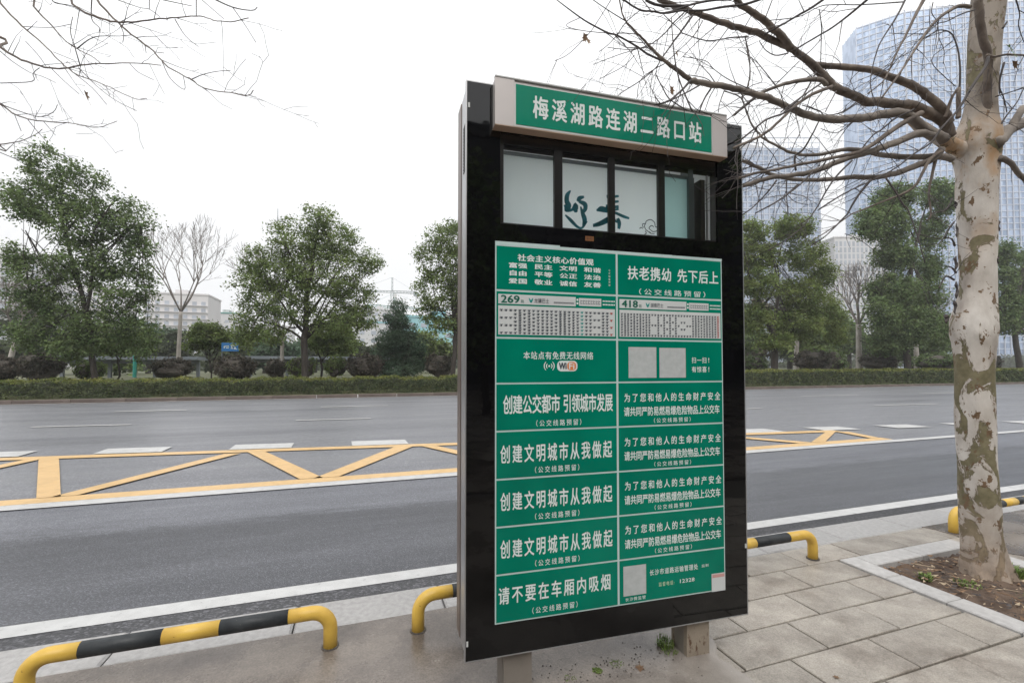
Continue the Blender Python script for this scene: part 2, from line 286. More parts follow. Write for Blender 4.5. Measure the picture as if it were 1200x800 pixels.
def add_translucency(m, k, c):
    t, n, l, B = nodes_of(m); o = [q for q in n if q.type == 'OUTPUT_MATERIAL'][0]; tr = n.new('ShaderNodeBsdfTranslucent'); hs = n.new('ShaderNodeHueSaturation'); hs.inputs['Value'].default_value = c; hs.inputs['Saturation'].default_value = 1.1
    l.new(B.inputs['Base Color'].links[0].from_socket, hs.inputs['Color']); l.new(hs.outputs[0], tr.inputs[0]); x = n.new('ShaderNodeMixShader'); x.inputs[0].default_value = k; l.new(B.outputs[0], x.inputs[1]); l.new(tr.outputs[0], x.inputs[2]); l.new(x.outputs[0], o.inputs[0])
M['leaf_dark'] = mat('evergreen_leaves', (.062, .096, .040), .6, var=(.16, .21, .085), vscale=1.2, island=.5, spec=.2)
M['leaf_mid'] = mat('olive_evergreen_leaves', (.082, .118, .042), .6, var=(.18, .225, .08), vscale=1.2, island=.5, spec=.2)
M['leaf_yel'] = mat('yellowish_leaves', (.085, .122, .038), .6, var=(.175, .21, .068), vscale=.9, island=.45, spec=.2)
M['leaf_blue'] = mat('bluegreen_leaves', (.055, .095, .060), .6, var=(.095, .14, .085), vscale=.7, island=.4, spec=.3)
M['leaf_purple'] = mat('purple_shrub_leaves', (.048, .050, .034), .6, var=(.105, .088, .072), vscale=2.5, island=.5, spec=.3)
M['leaf_hedge_lit'] = mat('hedge_leaves_lit', (.085, .115, .032), .6, var=(.20, .20, .06), vscale=1.6, island=.5, spec=.3)  # brighter copy for the hedge top, its light put into the colour
M['leaf_hedge_shade'] = mat('hedge_leaves_shaded', (.038, .060, .024), .6, var=(.11, .125, .055), vscale=2.2, island=.5, spec=.3)  # darker copy for the hedge front, its shade put into the colour
M['leaf_far'] = mat('distant_leaves', (.05, .065, .04), .7, var=(.085, .10, .055), vscale=.25, island=.3, spec=.2)
M['leaf_brown'] = mat('brownish_twigs', (.10, .085, .06), .7, var=(.13, .12, .07), vscale=.4, island=.3, spec=.2)
for k_ in ('leaf_dark', 'leaf_mid', 'leaf_yel', 'leaf_blue', 'leaf_hedge_lit', 'leaf_hedge_shade', 'leaf_purple', 'leaf_far'): add_translucency(M[k_], .38, 1.6)
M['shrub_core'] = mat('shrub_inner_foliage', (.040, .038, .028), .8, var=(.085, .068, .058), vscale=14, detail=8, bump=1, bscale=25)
M['dead_leaf'] = mat('dead_leaf', (.16, .085, .045), .7, var=(.24, .15, .08), vscale=20, objvar=.3)
M['fresh_leaf'] = mat('fresh_green_leaf', (.14, .28, .05), .5)
M['grass_blade'] = mat('weed_blades', (.10, .17, .03), .6, var=(.16, .22, .05), vscale=9, island=.3)
M['bark_dark'] = mat('dark_bark', (.026, .021, .017), .9, var=(.050, .041, .034), vscale=8, bump=.7, bscale=30, stretch=(1, 1, .3))
M['bark_white'] = mat('limewashed_bark', (.46, .43, .40), .8, var=(.27, .24, .21), vscale=2.2, detail=7, bump=.5, bscale=30, stretch=(1, 1, .5))
M['bark_grey'] = mat('bare_branch_bark', (.15, .13, .12), .85, var=(.25, .22, .20), vscale=3)
M['twig'] = mat('plane_twig_bark', (.040, .033, .033), .75, var=(.075, .062, .058), vscale=6)
def barkmat(name, limb=False):
    m = bpy.data.materials.new(name); m.use_nodes = True; t, n, l, B = nodes_of(m); B.inputs['Roughness'].default_value = .75; B.inputs['Specular IOR Level'].default_value = .3
    g = n.new('ShaderNodeNewGeometry'); pos = g.outputs['Position']; sp = n.new('ShaderNodeSeparateXYZ'); l.new(pos, sp.inputs[0])
    def noise(s, d, r, st=(1, 1, 1), off=(0, 0, 0), dist=0):
        mp = n.new('ShaderNodeMapping'); mp.inputs['Scale'].default_value = st; mp.inputs['Location'].default_value = off; l.new(pos, mp.inputs[0])
        z = n.new('ShaderNodeTexNoise'); z.inputs['Scale'].default_value = s; z.inputs['Detail'].default_value = d; z.inputs['Roughness'].default_value = r; z.inputs['Distortion'].default_value = dist; l.new(mp.outputs[0], z.inputs['Vector']); return z.outputs[0]
    def ramp(src, stops):
        r = n.new('ShaderNodeValToRGB'); e = r.color_ramp.elements
        while len(e) < len(stops): e.new(.5)
        for a, (p, c) in zip(e, stops): a.position = p; a.color = (*c, 1) if len(c) == 3 else c
        l.new(src, r.inputs[0]); return r.outputs[0]
    def mix(f, a, b, bt='MIX'):
        x = n.new('ShaderNodeMixRGB'); x.blend_type = bt
        for s_, v in zip(x.inputs, (f, a, b)):
            if isinstance(v, (int, float)): s_.default_value = v
            elif isinstance(v, tuple): s_.default_value = (*v, 1)
            else: l.new(v, s_)
        return x.outputs[0]
    if limb:
        base = ramp(noise(9, 6, .6, (1, 1, 1)), [(.3, (.075, .060, .051)), (.5, (.135, .108, .09)), (.7, (.23, .19, .155))])
        l.new(base, B.inputs['Base Color'])
    else:
        base = ramp(noise(5, 7, .6, (1, 1, .5)), [(.3, (.28, .245, .215)), (.46, (.44, .40, .36)), (.66, (.60, .565, .525))])
        # warm orange-tan flush round the crotch
        zm = n.new('ShaderNodeMapRange'); zm.inputs[1].default_value = 2.2; zm.inputs[2].default_value = 2.75; l.new(sp.outputs['Z'], zm.inputs[0])
        fl = ramp(noise(4, 4, .6, (1, 1, .6), (3, 1, 2)), [(.45, (0, 0, 0)), (.62, (1, 1, 1))])
        f1 = n.new('ShaderNodeMath'); f1.operation = 'MULTIPLY'; l.new(zm.outputs[0], f1.inputs[0]); l.new(fl, f1.inputs[1])
        base = mix(f1.outputs[0], base, (.40, .26, .15))
        # grey upper stem
        zu = n.new('ShaderNodeMapRange'); zu.inputs[1].default_value = 3.05; zu.inputs[2].default_value = 3.4; l.new(sp.outputs['Z'], zu.inputs[0])
        base = mix(zu.outputs[0], base, ramp(noise(6, 6, .6, (1, 1, .35), (7, 0, 0)), [(.35, (.13, .11, .09)), (.6, (.30, .26, .22))]))
        # flaked olive patches, strongest on the lower half
        zl = n.new('ShaderNodeMapRange'); zl.inputs[1].default_value = 1.45; zl.inputs[2].default_value = 2.0; zl.inputs[3].default_value = .055; zl.inputs[4].default_value = 0; l.new(sp.outputs['Z'], zl.inputs[0])
        pn = noise(5.2, 6, .68, (1, 1, .62), (.4, .1, .35), .9)
        ad = n.new('ShaderNodeMath'); ad.operation = 'ADD'; l.new(pn, ad.inputs[0]); l.new(zl.outputs[0], ad.inputs[1])
        pm_ = ramp(ad.outputs[0], [(.575, (0, 0, 0)), (.585, (1, 1, 1))])
        olive = ramp(noise(16, 5, .6), [(.35, (.125, .11, .062)), (.65, (.205, .18, .11))])
        base = mix(pm_, base, olive)
        rim = ramp(ad.outputs[0], [(.555, (1, 1, 1)), (.575, (.72, .66, .6)), (.59, (1, 1, 1))]); base = mix(1.0, base, rim, 'MULTIPLY')
        # small dark brown flakes
        bm = ramp(noise(15, 5, .65, (1, 1, .8), (5, 2, 1)), [(.60, (0, 0, 0)), (.612, (1, 1, 1))])
        base = mix(bm, base, (.15, .095, .055))
        # brown, earth-stained foot
        zf = n.new('ShaderNodeMapRange'); zf.inputs[1].default_value = .55; zf.inputs[2].default_value = .05; zf.inputs[3].default_value = 0; zf.inputs[4].default_value = .75; l.new(sp.outputs['Z'], zf.inputs[0])
        base = mix(zf.outputs[0], base, ramp(noise(11, 6, .65), [(.35, (.16, .11, .075)), (.6, (.36, .27, .20))]))
        l.new(base, B.inputs['Base Color'])
    b1 = n.new('ShaderNodeBump'); b1.inputs['Strength'].default_value = .6; b1.inputs['Distance'].default_value = .012; l.new(noise(13, 8, .65, (1, 1, .45), (5, 2, 1)), b1.inputs['Height'])
    if not limb:
        b2 = n.new('ShaderNodeBump'); b2.inputs['Strength'].default_value = .9; b2.inputs['Distance'].default_value = .006; b2.invert = True; l.new(pm_, b2.inputs['Height']); l.new(b1.outputs[0], b2.inputs['Normal']); b1 = b2
    l.new(b1.outputs[0], B.inputs['Normal'])
    return m
M['bark'] = barkmat('plane_bark'); M['bark_limb'] = barkmat('plane_limb_bark', True); M['bark_limb_pale'] = mat('pale_plane_limb_bark', (.115, .096, .083), .8, var=(.225, .192, .162), vscale=7, detail=7, bump=.6, bscale=40)
M['spire'] = mat('spire_concrete', (.13, .14, .16), .8)
M['far_wall'] = mat('pale_tower_wall', (.50, .50, .51), .7, var=(.56, .55, .55), vscale=.05)
M['far_win'] = mat('far_window_glass', (.34, .37, .42), .2, objvar=.15)  # glass tone lightened, so part of the distance haze sits in the colour
M['pink_wall'] = mat('pinkish_apartment_wall', (.56, .54, .545), .8, var=(.60, .58, .58), vscale=.1)  # pinkish wall, lightened too so it looks faded by haze
M['white_slab'] = mat('white_floor_edge', (.50, .53, .60), .5)
M['steel_far'] = mat('dull_crane_steel', (.25, .30, .30), .6)
M['cyan'] = mat('cyan_site_netting', (.20, .44, .49), .7, var=(.28, .50, .54), vscale=.3)
M['shelter'] = mat('grey_shelter_metal', (.14, .16, .18), .5, var=(.19, .21, .23), vscale=1)
M['teal_paint'] = mat('teal_painted_steel', (.02, .22, .18), .5)
M['blue_sign'] = mat('blue_sign_face', (.03, .17, .42), .4)
def towerglass(name, a, b, du, dz):
    m = bpy.data.materials.new(name); m.use_nodes = True; t, n, l, B = nodes_of(m)
    uv = n.new('ShaderNodeUVMap'); sp = n.new('ShaderNodeSeparateXYZ'); l.new(uv.outputs[0], sp.inputs[0])
    fl = []
    for ax, d in (('X', du), ('Y', dz)):
        q = n.new('ShaderNodeMath'); q.operation = 'DIVIDE'; q.inputs[1].default_value = d; l.new(sp.outputs[ax], q.inputs[0]); f = n.new('ShaderNodeMath'); f.operation = 'FLOOR'; l.new(q.outputs[0], f.inputs[0]); fl.append(f.outputs[0])
    cb = n.new('ShaderNodeCombineXYZ'); l.new(fl[0], cb.inputs[0]); l.new(fl[1], cb.inputs[1]); wn = n.new('ShaderNodeTexWhiteNoise'); wn.noise_dimensions = '3D'; l.new(cb.outputs[0], wn.inputs['Vector'])
    r = n.new('ShaderNodeValToRGB'); e = r.color_ramp.elements; e[0].position = .0; e[0].color = (*a, 1); e[1].position = .8; e[1].color = (*b, 1); l.new(wn.outputs[0], r.inputs[0]); l.new(r.outputs[0], B.inputs['Base Color'])
    B.inputs['Roughness'].default_value = .22; B.inputs['Metallic'].default_value = .55
    return m
M['tower_glass'] = towerglass('blue_curtain_glass', (.19, .27, .41), (.40, .50, .67), 1.5, 3.3)
M['tower_glass2'] = towerglass('grey_blue_curtain_glass', (.17, .23, .33), (.36, .43, .55), 1.6, 3.4)
M['tower_glass3'] = towerglass('dim_office_glass', (.012, .014, .018), (.05, .055, .065), 1.6, 3.2)
M['dark_wall'] = mat('dark_office_wall', (.05, .05, .055), .6, var=(.08, .08, .085), vscale=.4)

